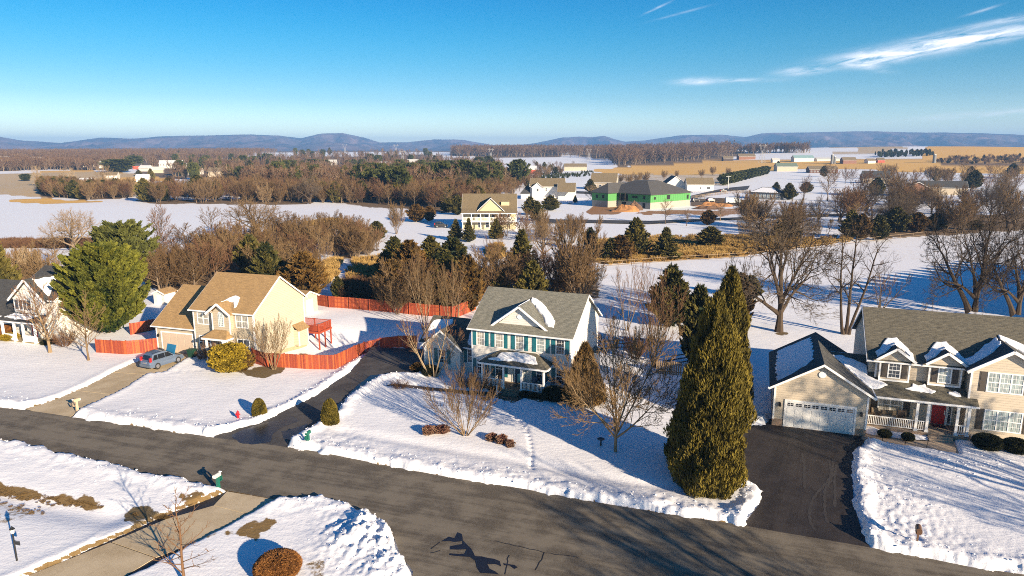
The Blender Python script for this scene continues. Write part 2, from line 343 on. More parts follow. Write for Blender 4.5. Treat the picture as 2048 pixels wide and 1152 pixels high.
COVER = [
(1, 'tan', [(85.2, 755.8), (141.3, 866.8), (208.6, 945.9), (268.4, 990.7), (336.9, 982.7), (421.2, 949.6), (492.2, 929.0), (546.5, 866.4), (566.0, 757.6), (449.7, 600.3), (383.7, 642.7), (345.2, 707.1), (308.2, 741.2), (243.2, 678.4), (168.7, 620.6), (124.9, 625.6), (88.9, 660.7)]),
(0.62, 'pale', [(84.2, 661.3), (168.7, 620.6), (234.4, 681.5), (133.4, 441.9), (66.8, 426.0), (65.2, 511.0)]),
(0.8, 'tan', [(510.2, 1153.1), (546.2, 1092.3), (527.5, 996.4), (512.5, 1087.1)]),
(1, 'brush', [(518.0, 860.2), (599.9, 920.3), (692.7, 929.8), (554.9, 742.5), (507.4, 751.6), (495.7, 803.2)]),
(1, 'reed', [(21.7, 172.0), (35.7, 182.1), (50.2, 181.4), (65.8, 187.8), (76.1, 179.2), (91.2, 183.2), (89.3, 175.2), (68.7, 161.5), (50.5, 149.6), (34.5, 142.8), (17.8, 136.4), (16.7, 154.8)]),
(1, 'reed', [(-31.5, 130.5), (-32.9, 145.3), (-27.2, 147.4), (-22.5, 121.1), (-20.7, 104.5), (-25.4, 104.3), (-28.7, 114.4)]),
(1, 'reed', [(-39.4, 137.6), (-38.0, 144.0), (-36.1, 141.5), (-32.2, 121.3), (-32.3, 115.6), (-34.7, 121.1)]),
(1, 'reed', [(-5.8, 159.0), (-3.0, 167.6), (-1.5, 147.5), (-4.1, 140.8)]),
(0.9, 'reed', [(-65.4, 216.5), (-60.7, 227.5), (-54.1, 221.0), (-54.0, 209.2), (-62.0, 209.2)]),
(1, 'tan', [(-246.2, 330.2), (-224.8, 330.5), (-189.0, 311.0), (-199.4, 299.2), (-229.7, 307.8)]),
(0.85, 'tan', [(-432.1, 594.9), (-461.3, 698.6), (-367.6, 665.9), (-292.7, 530.2), (-291.8, 455.0), (-331.2, 454.7)]),
(0.72, 'pale', [(-643.9, 625.6), (-357.5, 656.0), (-229.8, 456.5), (-190.0, 346.2), (-215.0, 337.9), (-388.7, 375.5)]),
(0.8, 'tan', [(-328.2, 536.7), (-311.7, 612.1), (-265.6, 528.3), (-275.4, 455.1)]),
(0.95, 'brush', [(-130.5, 169.4), (-95.2, 171.2), (-90.7, 163.2), (-123.8, 160.5)]),
(0.42, 'pale', [(104.4, 187.6), (177.3, 229.2), (110.2, 140.7), (71.6, 142.8), (66.0, 154.8), (84.5, 169.4)]),
(0.3, 'pale', [(17.6, 134.5), (52.0, 147.4), (72.1, 144.0), (55.6, 121.0), (23.1, 112.1)]),
(1, 'dirt', [(26.2, 259.3), (35.6, 290.5), (44.3, 307.0), (46.1, 292.6), (47.0, 272.7), (39.7, 248.8), (28.2, 246.8)]),
(0.7, 'dirt', [(44.3, 259.0), (69.7, 267.8), (80.8, 265.9), (98.0, 282.0), (94.7, 267.8), (74.0, 243.0), (65.3, 250.7), (40.9, 247.1)]),
(1, 'dirtd', [(83.5, 319.2), (101.7, 336.0), (109.6, 316.1), (103.3, 292.4), (85.7, 282.3), (75.4, 287.7)]),
(0.9, 'grass', [(-39.9, 45.7), (-33.6, 43.8), (-30.4, 42.8), (-27.3, 41.6), (-26.7, 40.8), (-30.1, 41.2), (-33.0, 42.0), (-38.4, 43.8)]),
(0.52, 'grass', [(-38.2, 43.1), (-33.3, 42.1), (-30.7, 41.1), (-30.0, 39.8), (-30.4, 38.4), (-34.7, 38.4)]),
(0.55, 'grass', [(-32.9, 36.5), (-29.7, 36.3), (-29.1, 35.3), (-31.9, 35.2)]),
(0.8, 'grass', [(-22.5, 41.8), (-22.4, 42.5), (-21.6, 42.5), (-21.0, 41.7), (-21.3, 41.3), (-22.0, 41.4)]),
(0.78, 'grass', [(-17.7, 37.6), (-17.4, 39.0), (-16.5, 39.2), (-15.2, 39.0), (-15.1, 38.3), (-15.4, 37.0), (-16.5, 36.7), (-17.2, 37.0)]),
(0.8, 'grassd', [(-24.4, 40.2), (-22.3, 40.0), (-21.9, 39.7), (-23.7, 39.7)]),
(0.55, 'grass', [(-12.1, 35.0), (-10.4, 35.2), (-9.8, 33.4), (-11.5, 33.2)]),
(0.9, 'grassd', [(-28.4, 68.8), (-26.2, 70.7), (-24.1, 70.1), (-24.2, 68.1), (-25.3, 66.8), (-27.3, 67.2)]),
(0.8, 'grassd', [(-25.1, 77.5), (-20.0, 81.0), (-20.2, 79.1), (-22.9, 74.4)]),
(0.9, 'grassd', [(-20.3, 68.9), (-18.5, 74.6), (-17.6, 72.4), (-19.2, 68.6)]),
(0.85, 'dirtd', [(-3.8, 62.1), (4.5, 60.8), (4.0, 60.0), (-3.0, 60.8)]),
(0.9, 'grassd', [(-34.3, 71.8), (-27.9, 69.4), (-28.4, 68.0), (-32.8, 69.7)]),
(0.75, 'brush', [(-29.4, 114.2), (-20.7, 104.5), (-21.2, 99.3), (-26.7, 100.3)]),
(0.8, 'grassd', [(32.9, 84.2), (35.2, 84.3), (34.9, 82.8), (32.1, 82.8)]),
(0.6, 'grass', [(21.5, 307.5), (33.7, 316.5), (32.9, 298.6), (20.1, 287.3)]),
(0.5, 'grassd', [(43.1, 104.3), (49.6, 97.6), (46.7, 88.8), (38.4, 91.6)]),
(0.92, 'leaf', [(-1636.3, 2140.4), (-896.5, 2293.6), (-458.9, 1171.8), (-565.8, 1030.7), (-406.8, 718.4), (-504.3, 755.9), (-505.2, 657.1)]),
(0.8, 'leaf', [(-565.8, 1030.7), (-318.2, 1365.2), (-174.2, 1573.9), (-122.3, 1102.8), (-14.1, 814.0), (-3.9, 381.7), (-27.0, 298.6), (-74.8, 316.7), (-121.0, 317.0), (-203.4, 506.6), (-336.1, 624.6)]),
(0.9, 'leaf', [(-322.3, 470.7), (-212.5, 385.2), (-189.7, 342.0), (-199.1, 323.9), (-239.5, 352.4)]),
(0.9, 'leaf', [(-179.3, 324.2), (-126.2, 330.6), (-88.7, 317.1), (-86.5, 293.4), (-157.8, 298.9)]),
(0.75, 'leaf', [(-95.2, 323.6), (-59.8, 310.7), (-6.0, 341.3), (-2.7, 268.0), (-27.1, 257.2), (-58.0, 279.8)]),
(0.9, 'leaf', [(-224.0, 2620.8), (205.8, 2702.6), (96.7, 1267.4), (-113.8, 1328.6)]),
(0.9, 'leaf', [(205.8, 2702.6), (553.0, 2789.2), (414.3, 1264.7), (353.6, 1077.7), (124.3, 836.4), (149.0, 1055.7), (108.7, 1426.0)]),
(0.85, 'leaf', [(-79.5, 144.2), (-71.0, 177.1), (-45.1, 159.0), (-32.9, 121.1), (-34.4, 108.2), (-44.1, 108.1), (-57.0, 108.1), (-67.3, 121.2)]),
(0.7, 'leaf', [(-53.1, 187.7), (-39.7, 177.2), (-31.0, 159.0), (-34.6, 144.0), (-40.0, 144.1)]),
(0.8, 'leaf', [(106.6, 228.8), (194.5, 256.8), (154.1, 202.5), (121.1, 187.8), (103.6, 181.3), (88.2, 177.1)]),
(0.6, 'leaf', [(76.6, 229.1), (103.4, 229.2), (85.2, 187.9), (62.2, 177.2)]),
(0.7, 'leaf', [(-5.8, 121.1), (15.9, 121.2), (14.6, 104.4), (-5.0, 104.5)]),
(0.8, 'leaf', [(-102.0, 128.8), (-94.4, 131.7), (-78.1, 108.2), (-83.3, 104.3)]),
(0.8, 'leaf', [(-21.7, 110.0), (-5.2, 108.1), (-5.4, 96.0), (-19.1, 100.1)]),
]
SLAB_A = [[(-19.6, 43.2), (-15.6, 42.0), (-16.5, 40.0), (-19.7, 41.3)], [(-19.7, 41.3), (-16.5, 40.0), (-17.6, 38.3), (-18.7, 37.1), (-20.5, 35.4), (-24.0, 37.0), (-22.0, 39.6)], [(-24.0, 37.0), (-20.5, 35.4), (-22.4, 31.1), (-27.8, 31.1), (-26.6, 33.8)]]
SLAB_B = [[(-44.2, 58.5), (-38.8, 55.9), (-38.9, 58.8), (-38.3, 62.1), (-42.6, 63.3), (-43.4, 59.8)], [(-42.6, 63.3), (-38.3, 62.1), (-38.1, 66.1), (-38.3, 68.1), (-42.1, 68.8), (-42.2, 65.0)], [(-42.1, 68.8), (-38.3, 68.1), (-36.6, 68.8), (-36.7, 72.9), (-36.1, 74.7), (-36.8, 76.8), (-41.2, 77.1), (-40.3, 74.8), (-41.4, 72.8), (-41.8, 71.8)]]
SLAB_C = [[(28.3, 51.8), (29.7, 51.1), (30.4, 52.6), (29.0, 53.1)], [(29.7, 51.1), (31.1, 50.5), (31.9, 51.7), (30.4, 52.6)], [(31.1, 50.5), (32.4, 49.9), (33.5, 51.4), (31.9, 51.7)], [(32.4, 49.9), (34.5, 49.0), (35.9, 51.9), (34.9, 52.7), (33.5, 51.4)]]
WET = [[(-23.1, 52.5), (-22.7, 53.5), (-21.5, 54.9), (-20.2, 56.1), (-19.3, 56.7), (-18.4, 55.6), (-18.8, 55.0), (-19.5, 54.0), (-19.7, 52.5), (-19.4, 51.2), (-20.7, 50.8), (-21.9, 51.1)], [(-19.2, 53.3), (-18.3, 54.0), (-17.5, 55.1), (-17.4, 53.2), (-17.9, 51.7), (-18.6, 52.0)], [(-16.5, 55.3), (-15.7, 57.3), (-15.7, 60.7), (-16.0, 60.0), (-16.3, 57.5), (-16.8, 56.1)], [(-15.7, 60.7), (-14.8, 64.2), (-13.6, 67.2), (-13.2, 68.3), (-14.8, 67.7), (-15.7, 62.8)], [(-4.2, 37.1), (-3.8, 37.6), (-3.4, 37.4), (-3.4, 38.0), (-3.1, 37.9), (-2.9, 37.2), (-2.6, 36.6), (-2.1, 35.5), (-1.4, 35.4), (-0.7, 35.1), (-0.6, 34.6), (-1.4, 34.8), (-1.3, 34.3), (-0.7, 33.8), (-1.8, 34.0), (-2.1, 35.1), (-2.5, 35.5), (-3.6, 35.6), (-3.6, 35.8), (-2.7, 35.8), (-2.7, 36.2), (-3.6, 36.2), (-3.6, 36.5), (-3.0, 36.7), (-3.0, 37.0), (-3.4, 37.0)], [(-0.5, 34.8), (0.1, 34.6), (0.3, 34.4), (0.2, 34.3), (-0.2, 34.6), (-0.5, 34.7)]]
CRACK = [[(-1.0, 37.1), (1.9, 35.9), (3.8, 35.4)], [(1.9, 35.9), (1.6, 34.9), (1.3, 34.2)], [(-4.8, 36.2), (-4.3, 37.0)], [(-4.8, 35.8), (-4.2, 36.1)], [(-0.2, 35.6), (-0.4, 33.8)]]
TRACK = [[(22.4, 49.1), (21.8, 47.3), (21.0, 45.4), (20.2, 43.4)], [(24.0, 48.2), (23.3, 46.2), (22.4, 44.7), (21.4, 43.6), (20.2, 42.1), (19.3, 40.5), (18.8, 39.2), (18.7, 38.3)], [(24.4, 48.2), (23.4, 46.2), (22.5, 44.6), (21.6, 43.4), (20.9, 41.9), (20.2, 40.3), (19.8, 39.0)], [(24.2, 47.3), (23.1, 45.2), (22.1, 43.0), (21.1, 40.9)]]
FENCE_LEFT = [(-47.8, 75.5), (-43.9, 74.8), (-41.0, 76.0)]
FENCE_LEFT2 = [(-48.1, 83.3), (-46.7, 85.2), (-46.2, 85.7)]
FENCE_MID = [(-28.5, 71.9), (-26.6, 70.4), (-22.1, 69.7), (-18.8, 69.6), (-18.0, 72.7), (-17.7, 78.7), (-15.9, 79.2), (-11.2, 77.5)]
FENCE_BACK = [(-29.4, 99.9), (-27.0, 98.5), (-23.8, 97.6), (-20.6, 96.3), (-17.5, 95.2), (-14.5, 94.1), (-11.5, 93.0), (-8.2, 91.5)]
FENCE_SIDE = [(-8.2, 91.5), (-7.0, 93.8), (-5.3, 97.0)]
RAILF = [(9.0, 76.1), (12.4, 77.1), (15.4, 77.6)]
RAILF2 = [(16.5, 70.5), (19.3, 71.8)]
FARF = [[(86.0, 328.9), (101.2, 351.1), (117.5, 370.5), (129.4, 374.0), (126.6, 365.8)], [(88.9, 328.9), (93.4, 315.8), (101.0, 303.9), (102.5, 295.3), (114.5, 292.9)], [(123.4, 387.8), (125.5, 378.7), (128.1, 366.2)]]
FIELDF = [[(-6.2, 121.1), (-1.3, 124.7), (7.2, 127.3), (17.6, 134.5), (31.9, 140.7), (52.0, 147.4), (66.6, 156.4), (87.9, 171.1), (112.9, 185.7)]]
SHR = {'gold': (-29.9, 69.4, 3.49, 4.25), 'gold2': (-28.4, 69.3, 2.87, 2.66), 'b1': (30.4, 52.2, 0.73, 0.98), 'b2': (31.9, 51.5, 0.77, 0.93), 'b3': (37.2, 49.9, 1.38, 1.96), 'b4': (38.9, 49.2, 1.36, 1.7), 'rb': (-12.8, 33.5, 1.62, 2.36), 's1': (-6.9, 52.6, 0.91, 0.99), 's2': (-5.8, 52.8, 0.83, 1.16), 's3': (-1.6, 51.3, 0.77, 0.88), 's4': (-0.8, 50.7, 0.95, 0.87), 's5': (-0.2, 50.1, 0.79, 0.71), 'bx1': (1.2, 61.2, 0.76, 1.04), 'bx2': (2.0, 61.0, 0.68, 0.85), 'bx3': (2.8, 60.8, 0.66, 0.85), 'bx4': (3.9, 60.5, 1.55, 2.06), 'gb': (-8.5, 67.7, 1.28, 1.77), 'gb2': (-10.0, 68.9, 1.23, 1.8), 'yl': (-61.6, 80.9, 1.14, 1.84), 'br': (-63.2, 82.3, 1.98, 1.75), 'dk': (-55.8, 79.3, 0.7, 1.69), 'tb1': (-3.1, 63.3, 1.68, 1.95), 'tb2': (-4.6, 63.8, 1.82, 2.46), 'tb3': (-1.9, 62.8, 0.99, 1.45), 'tb4': (-11.0, 63.6, 0.97, 1.96), 'tb5': (-33.3, 72.3, 2.56, 1.93), 'tb6': (-34.5, 72.9, 1.35, 1.39), 'tb7': (-53.1, 78.1, 2.45, 2.97), 'tb8': (-2.0, 79.2, 1.23, 1.81), 'rg1': (13.8, 73.2, 4.02, 3.35)}

TREES = [
 ('forked', 8.0, 49.2, 10.1, 10.1, 'wide bare tree with pale forked trunk on the snowy lawn right of the white house'),
 ('vaseA', -3.8, 52.3, 5.6, 6.1, 'vase-shaped bare shrub tree with many stems between the two rows of dried flower heads'),
 ('myrtle', -8.0, 66.8, 6.8, 7.2, 'leaning multi-stem crepe myrtle before the garage wing of the white house'),
 ('vaseB', -25.3, 69.4, 5.6, 4.5, 'tan multi-stem bare tree in a grass ring beside the golden shrub'),
 ('ovalA', -53.2, 75.6, 8.5, 5.5, 'reddish-brown bare tree before the porch of the dark-roofed house'),
 ('ovalB', -46.9, 72.5, 7.6, 5.8, 'spreading tan bare tree left of the concrete driveway with the parked car'),
 ('sapling', -17.6, 32.8, 5.5, 4.0, 'small reddish bare tree beside the concrete driveway, its base below the frame'),
 ('oakA', 34.2, 84.6, 15.4, 14.4, 'large dark bare oak with heavy low limbs left of the right-hand house'),
 ('stemsA', 42.1, 83.3, 14.0, 8.2, 'tall bare tree of three crooked stems between the oak and the grey roof'),
 ('oakB', 63.4, 91.5, 16.8, 13.1, 'twin-trunked huge bare tree behind the grey roof at right, its left trunk leaning'),
 ('oakB', 68.5, 90.2, 15.2, 10.9, 'huge bare tree behind the right end of the grey roof, cut by the frame'),
 ('vaseC', 53.8, 96.9, 6.9, 8.0, 'low rounded bare tree just behind the left end of the grey roof'),
 ('uprightA', 15.2, 70.1, 10.5, 5.8, 'upright dark bare tree by the wooden fence behind the forked lawn tree'),
 ('vaseC', 14.8, 85.2, 9.9, 5.2, 'pale slender bare tree on the snow right of the white house gable'),
 ('birchA', -11.4, 85.6, 8.8, 4.3, 'pale-stemmed bare birch clump behind the red fence, left one of two'),
 ('birchA', -7.9, 84.3, 9.3, 4.0, 'pale-stemmed bare birch clump behind the red fence, right one of two'),
 ('vaseC', 11.8, 77.1, 5.4, 4.1, 'small reddish bare shrub tree behind the gable of the white house'),
 ('oakm', -100.2, 154.9, 9.5, 12.0, 'wide bare tree on the snow edge behind the bright green conifer, at left'),
 ('oakm', -67.6, 179.3, 10.5, 17.8, 'broad bare tree standing out over the thicket against the white field'),
 ('ovalm', -82.5, 158.9, 10.3, 7.0, 'tall slim bare tree left in the thicket against the white field'),
 ('ovalm', -70.3, 158.9, 9.6, 7.0, 'thin bare tree between the slim one and the broad one in the thicket'),
 ('ovalm', -36.5, 157.2, 7.5, 8.7, 'bare brown tree left of the snowy path through the reeds'),
 ('rounds', -32.3, 190.0, 8.7, 5.3, 'compact rounded bare tree alone on the snow left of the yellow house'),
 ('ovalm', -98.7, 134.7, 4.5, 5.0, 'low bare tree by the brown field strip at the left edge'),
 ('sycam', -79.5, 110.2, 7.0, 4.9, 'grey bare tree behind the dark roof at the left edge'),
 ('ovalm', -92.8, 137.6, 6.1, 6.1, 'thin bare tree behind the dark-roofed house on the left'),
 ('oakm', 6.5, 144.1, 8.0, 9.1, 'thin bare tree in front of the farm road right of the yellow house'),
 ('rounds', 9.9, 100.2, 12.3, 9.0, 'big rounded brown bare thicket tree behind the white house roof'),
 ('ovalm', 7.8, 108.1, 7.3, 4.9, 'dark bare tree at the left flank of the rounded thicket tree'),
 ('uprightA', -3.3, 121.2, 8.1, 4.5, 'thin upright bare tree left of the tall green spruce'),
 ('vaseC', -1.8, 128.7, 2.9, 2.1, 'small russet-leaved tree by the field fence behind the white house'),
 ('ovalm', 48.6, 216.3, 7.6, 4.8, 'bare tree in front of the green-sheathed house, right of its corner'),
 ('ovalm', 53.9, 210.5, 4.9, 4.0, 'small bare tree on the snow right in front of the green-sheathed house'),
 ('ovalm', 68.8, 225.6, 6.9, 5.0, 'bare tree left of the brown cedar near the construction dirt'),
 ('sycam', 35.2, 298.3, 7.7, 7.4, 'pale bare tree on the snow left of the green-sheathed house'),
 ('sycam', 9.8, 216.2, 4.7, 3.5, 'small bare tree under the cedar pair below the white two-storey house'),
 ('ovalm', 145.2, 315.8, 12.9, 10.6, 'bare tree standing free right of the low grey house'),
 ('ovalm', 136.9, 322.5, 11.1, 8.0, 'bare tree next to the dark cedars right of the low grey house'),
 ('ovalm', 141.9, 280.0, 14.1, 12.3, 'dark bare tree at the left end of the brown wood on the right'),
 ('ovalm', 141.7, 287.2, 6.6, 5.4, "small bare tree on snow before the dark one at the wood's end"),
 ('rounds', 116.7, 530.0, 6.8, 6.1, 'tiny round bare tree on the tan field edge, leftmost of five spaced out'),
 ('rounds', 130.1, 546.1, 6.2, 4.0, 'tiny round bare tree on the tan field edge, second of five from left'),
 ('rounds', 154.6, 563.5, 6.4, 6.1, 'tiny round bare tree on the tan field edge, third of five from left'),
 ('rounds', 179.8, 620.1, 7.5, 6.7, 'tiny round bare tree on the tan field edge, fourth of five from left'),
 ('rounds', 186.2, 595.7, 6.8, 5.6, 'tiny round bare tree on the tan field edge, rightmost of five'),
 ('rounds', 74.6, 476.5, 6.8, 7.6, 'reddish round bare tree behind the green-sheathed house, left end of the row'),
 ('rounds', 79.7, 469.8, 6.7, 7.5, 'reddish round bare tree in the row behind the green-sheathed house, second from left'),
 ('rounds', 86.7, 476.4, 7.4, 8.3, 'reddish round bare tree in the row behind the green-sheathed house, third from left'),
 ('rounds', 93.0, 482.2, 7.5, 8.4, 'reddish round bare tree in the row behind the green-sheathed house, right end'),
 ('ovalm', 58.8, 158.8, 8.2, 14.1, 'broad bare tree over the reeds left of the dark oak'),
 ('ovalm', 69.4, 163.1, 8.4, 10.8, 'bare tree over the reeds behind the dark oak'),
 ('sycam', -312.7, 454.2, 12.7, 7.2, 'white-limbed sycamore in the tan field at far left, leftmost of four'),
 ('sycam', -277.1, 427.0, 11.6, 6.2, 'white-limbed sycamore in the tan field at far left, second from left'),
 ('sycam', -280.5, 440.7, 11.6, 5.8, 'white-limbed sycamore in the tan field at far left, third from left'),
 ('sycam', -268.4, 455.6, 13.3, 11.2, 'wide white-limbed sycamore before the round dark pine at far left'),
 ('oakm', -22.9, 316.8, 14.1, 12.0, 'large pale bare tree in front of the tall pines left of centre'),
 ('oakm', -88.0, 298.7, 13.5, 13.1, 'broad brown bare tree at the far edge of the white field'),
 ('arbA', 13.5, 43.7, 13.8, 4.4, 'tallest golden-green arborvitae, nearest the road beside the black driveway'),
 ('arbB', 18.7, 57.0, 13.3, 3.9, 'tall arborvitae right behind the nearest one, its top higher in the frame'),
 ('arbC', 13.4, 47.7, 7.1, 3.0, 'dark arborvitae in shade at the left of the tall pair'),
 ('cedA', 20.9, 87.6, 8.3, 6.1, 'dark spreading juniper behind the upright bare tree'),
 ('cedC', 19.9, 70.5, 9.0, 4.0, 'dark shaded cedar just behind the left flank of the tall arborvitae pair'),
 ('cedB', 30.1, 87.6, 7.3, 3.7, 'shaded dark cedar behind the tall arborvitae pair, on the right'),
 ('leyA', -51.4, 84.2, 11.4, 9.1, 'broad bright green conifer with many tips between the two left houses'),
 ('pineR', -65.7, 114.3, 10.8, 8.7, 'rounded green pine behind the bright green conifer'),
 ('weep', 6.7, 59.8, 5.7, 3.7, 'brown-shaded conical evergreen at the right corner of the white house'),
 ('coneA', -22.2, 56.6, 1.7, 1.1, 'small clipped conical evergreen on the left side of the black driveway'),
 ('coneA', -15.5, 54.8, 2.3, 1.3, 'clipped conical evergreen on the right side of the black driveway'),
 ('cedA', -80.6, 104.4, 10.2, 6.3, 'yellowish cedar at the left edge above the dark roof'),
 ('cedB', -32.5, 105.1, 7.5, 7.3, 'brown-green cedar right behind the tan roof'),
 ('cedA', -39.4, 108.2, 8.5, 6.5, 'dark cedar behind the ridge of the tan roof'),
 ('cedC', -46.8, 121.0, 8.2, 5.4, 'dark cedar deep in the thicket, left of the one behind the tan ridge'),
 ('cedC', -27.4, 105.1, 3.6, 2.2, 'small dark green cedar behind the red back fence'),
 ('cedA', -21.1, 121.1, 7.8, 6.5, 'olive cedar right of the golden reeds'),
 ('cedB', -17.0, 112.3, 8.4, 6.7, 'bronze cedar second from left in the clump behind the red fence'),
 ('cedA', -15.5, 128.9, 7.0, 5.8, 'dark cedar at the back of the clump behind the red fence'),
 ('cedC', -10.1, 116.5, 8.2, 7.0, 'green cedar right of centre in the clump behind the red fence'),
 ('cedB', -6.5, 96.3, 8.2, 5.5, 'bronze cedar nearest the white house in the clump behind the red fence'),
 ('cedB', -17.6, 98.1, 7.3, 5.6, 'dark cedar lowest at the left of the clump behind the red fence'),
 ('cedA', -9.8, 100.8, 8.0, 6.1, 'tall dark cedar between the two bare birch clumps behind the red fence'),
 ('cedC', -11.2, 96.9, 5.3, 5.8, 'dark cedar in the middle of the clump, behind the birches'),
 ('spruA', 1.7, 121.3, 9.2, 6.9, 'tall layered green conifer behind the ridge of the white house'),
 ('cedA', 3.0, 99.3, 7.0, 5.2, 'very dark cedar just above the white house ridge'),
 ('cedC', -1.9, 104.4, 4.7, 3.1, 'dark cedar touching the left of the white house ridge'),
 ('cedA', 26.8, 146.9, 8.7, 6.5, 'tall dark cedar in the reeds, left of the layered spruce'),
 ('cedB', 22.6, 140.8, 5.7, 6.3, 'bronze cedar joined to the left of the tall dark cedar in the reeds'),
 ('cedC', 20.7, 140.8, 5.1, 4.8, 'dark cedar at the left end of the reeds'),
 ('spruA', 32.7, 144.1, 7.0, 6.6, 'layered spruce standing in the golden reeds'),
 ('cedC', 47.3, 161.5, 5.2, 6.7, 'low wide dark spruce at the back of the reeds'),
 ('cedB', 61.4, 213.5, 4.7, 5.3, 'bronze cedar on the snow by the farm road'),
 ('cedC', 18.3, 159.0, 5.3, 3.5, 'narrow cedar behind the rounded thicket tree'),
 ('cedA', 6.5, 246.9, 6.6, 6.1, 'cedar left of two before the white two-storey house'),
 ('cedC', 8.1, 225.6, 6.6, 5.6, 'green cedar in front of the cedar pair by the white two-storey house'),
 ('cedA', 14.9, 265.5, 5.8, 7.8, 'wide cedar right of two before the white two-storey house'),
 ('spruA', 28.3, 307.6, 3.3, 2.2, 'tiny dark shrub at the end wall of the white two-storey house'),
 ('cedA', -19.7, 247.2, 7.1, 7.2, 'dark olive tree left of the yellow house'),
 ('cedB', -31.2, 222.7, 5.8, 6.9, 'bronze cedar on the snow, left one of the pair left of the yellow house'),
 ('cedB', -27.3, 225.9, 4.9, 4.6, 'bronze cedar on the snow, right one of the pair left of the yellow house'),
 ('cedC', -35.2, 177.0, 4.9, 5.2, 'leaning green cedar by the snowy path'),
 ('spruA', -14.6, 177.0, 5.5, 4.4, 'young spruce left of two below the yellow house'),
 ('spruA', -11.0, 173.1, 6.1, 3.6, 'young spruce right of two below the yellow house'),
 ('spruA', -4.2, 179.0, 5.4, 4.5, 'young spruce in front of the yellow house deck'),
 ('cedA', 43.4, 382.4, 7.4, 6.7, 'dark cedar left of the brown-roofed house'),
 ('cedA', -24.2, 256.9, 5.4, 5.6, 'dark cedar behind the olive tree left of the yellow house'),
 ('cedC', -9.2, 323.3, 5.1, 4.7, 'small cedar behind the yellow house roof'),
 ('pineT', -70.0, 341.1, 13.9, 8.9, 'tall dark pine, leftmost of the tall pine group left of centre'),
 ('pineT', -61.1, 330.3, 14.7, 9.6, 'tall dark pine, second in the pine group left of centre'),
 ('pineT', -51.7, 316.7, 15.4, 10.2, 'tall dark pine, rightmost and darkest of the left pine group'),
 ('pineT', -81.4, 368.3, 11.4, 7.0, 'smaller pine at the left edge of the left pine group'),
 ('pineT', -44.5, 406.2, 15.6, 8.9, 'tall pine, leftmost of the right pine group near centre'),
 ('pineT', -36.5, 368.7, 17.1, 9.7, 'tall pine, second of the right pine group near centre'),
 ('pineT', -26.1, 382.4, 17.4, 13.9, 'broad tall pine in the middle of the right pine group'),
 ('pineT', -16.3, 360.6, 15.0, 8.9, 'pine at the right end of the right pine group'),
 ('pineT', -49.7, 381.6, 12.3, 7.2, 'pine between the two tall pine groups'),
 ('pineT', 3.9, 450.6, 16.7, 13.1, 'green pine standing beside the long red barn'),
 ('pineR', -206.2, 714.9, 13.1, 19.6, 'round dark pine on the skyline wood, left one of two'),
 ('pineR', -203.6, 753.6, 11.7, 12.0, 'round dark pine on the skyline wood, right one of two'),
 ('pineR', -377.5, 663.8, 12.2, 25.9, 'dark round-topped pine behind the wide sycamore'),
 ('pineR', -446.6, 820.8, 13.3, 17.8, 'dark pine left of the small red barns'),
 ('pineR', -375.5, 533.2, 5.3, 7.0, 'round dark bush tree in the tan field at far left'),
 ('cedA', -272.2, 521.0, 9.7, 6.0, 'pointed cedar by the white farmhouse at far left'),
 ('cedA', -329.5, 610.6, 5.2, 6.2, 'cedar above the white farmhouse at far left'),
 ('cedB', -264.1, 506.9, 3.2, 4.0, 'small cedar on the snow right of the white farmhouse'),
 ('pineR', -124.5, 809.5, 10.3, 9.4, 'small dark pine before the tan field left of centre'),
 ('cedA', 309.8, 807.0, 6.8, 7.0, 'lone dark cedar left of the low brown farmhouse'),
 ('cedA', 144.9, 377.7, 5.7, 4.9, 'cedar behind the low grey house, left one'),
 ('cedA', 129.9, 322.4, 7.9, 7.5, 'large dark cedar touching the right of the low grey house'),
 ('cedC', 159.3, 372.7, 5.9, 7.0, 'dark cedar among bare trees right of the low grey house'),
 ('cedA', 89.3, 179.2, 7.6, 5.8, 'dark cedar at the left of the row under the brown wood'),
 ('cedB', 91.0, 177.0, 6.8, 5.2, 'bronze cedar in the row under the brown wood, second from left'),
 ('cedA', 95.3, 177.0, 6.5, 6.0, 'dark cedar in the row under the brown wood, third from left'),
 ('cedC', 108.4, 192.4, 7.3, 6.5, 'green cedar in the row under the brown wood, fourth from left'),
 ('cedB', 114.4, 192.5, 5.8, 6.2, 'bronze cedar in the row under the brown wood, fifth from left'),
 ('cedA', 122.6, 197.1, 5.3, 6.4, 'dark cedar in the row under the brown wood, rightmost'),
 ('cedA', 70.7, 178.9, 5.0, 5.3, 'dark cedar in the shade of the bare trees over the reeds, left one'),
 ('cedA', 73.2, 177.1, 4.2, 4.4, 'dark cedar in the shade of the bare trees over the reeds, right one'),
 ('cedC', 135.9, 199.7, 2.9, 4.4, 'dark cedar by itself under the wood near the right edge'),
 ('cedA', 37.5, 105.0, 3.8, 3.9, 'bronze cedar in the shade at the foot of the big oak'),
 ('pineT', 137.3, 447.5, 7.3, 6.5, 'ROW'),
 ('pineT', 143.0, 458.6, 7.2, 6.7, 'ROW'),
 ('pineT', 148.9, 470.0, 7.4, 6.5, 'ROW'),
 ('pineT', 153.2, 475.9, 7.5, 6.2, 'ROW'),
 ('pineT', 160.0, 489.7, 7.3, 6.4, 'ROW'),
 ('pineT', 166.8, 502.8, 7.5, 6.6, 'ROW'),
 ('pineT', 174.9, 518.3, 7.4, 6.4, 'ROW'),
 ('pineT', 183.0, 534.3, 7.2, 6.2, 'ROW'),
 ('pineT', 192.1, 553.0, 7.5, 6.4, 'ROW'),
 ('pineT', 202.1, 573.5, 7.3, 6.6, 'ROW'),
 ('pineT', 208.8, 584.2, 7.5, 6.3, 'ROW'),
 ('pineT', 219.5, 605.8, 7.8, 6.1, 'ROW'),
 ('pineT', 230.8, 628.3, 7.6, 6.4, 'ROW'),
]
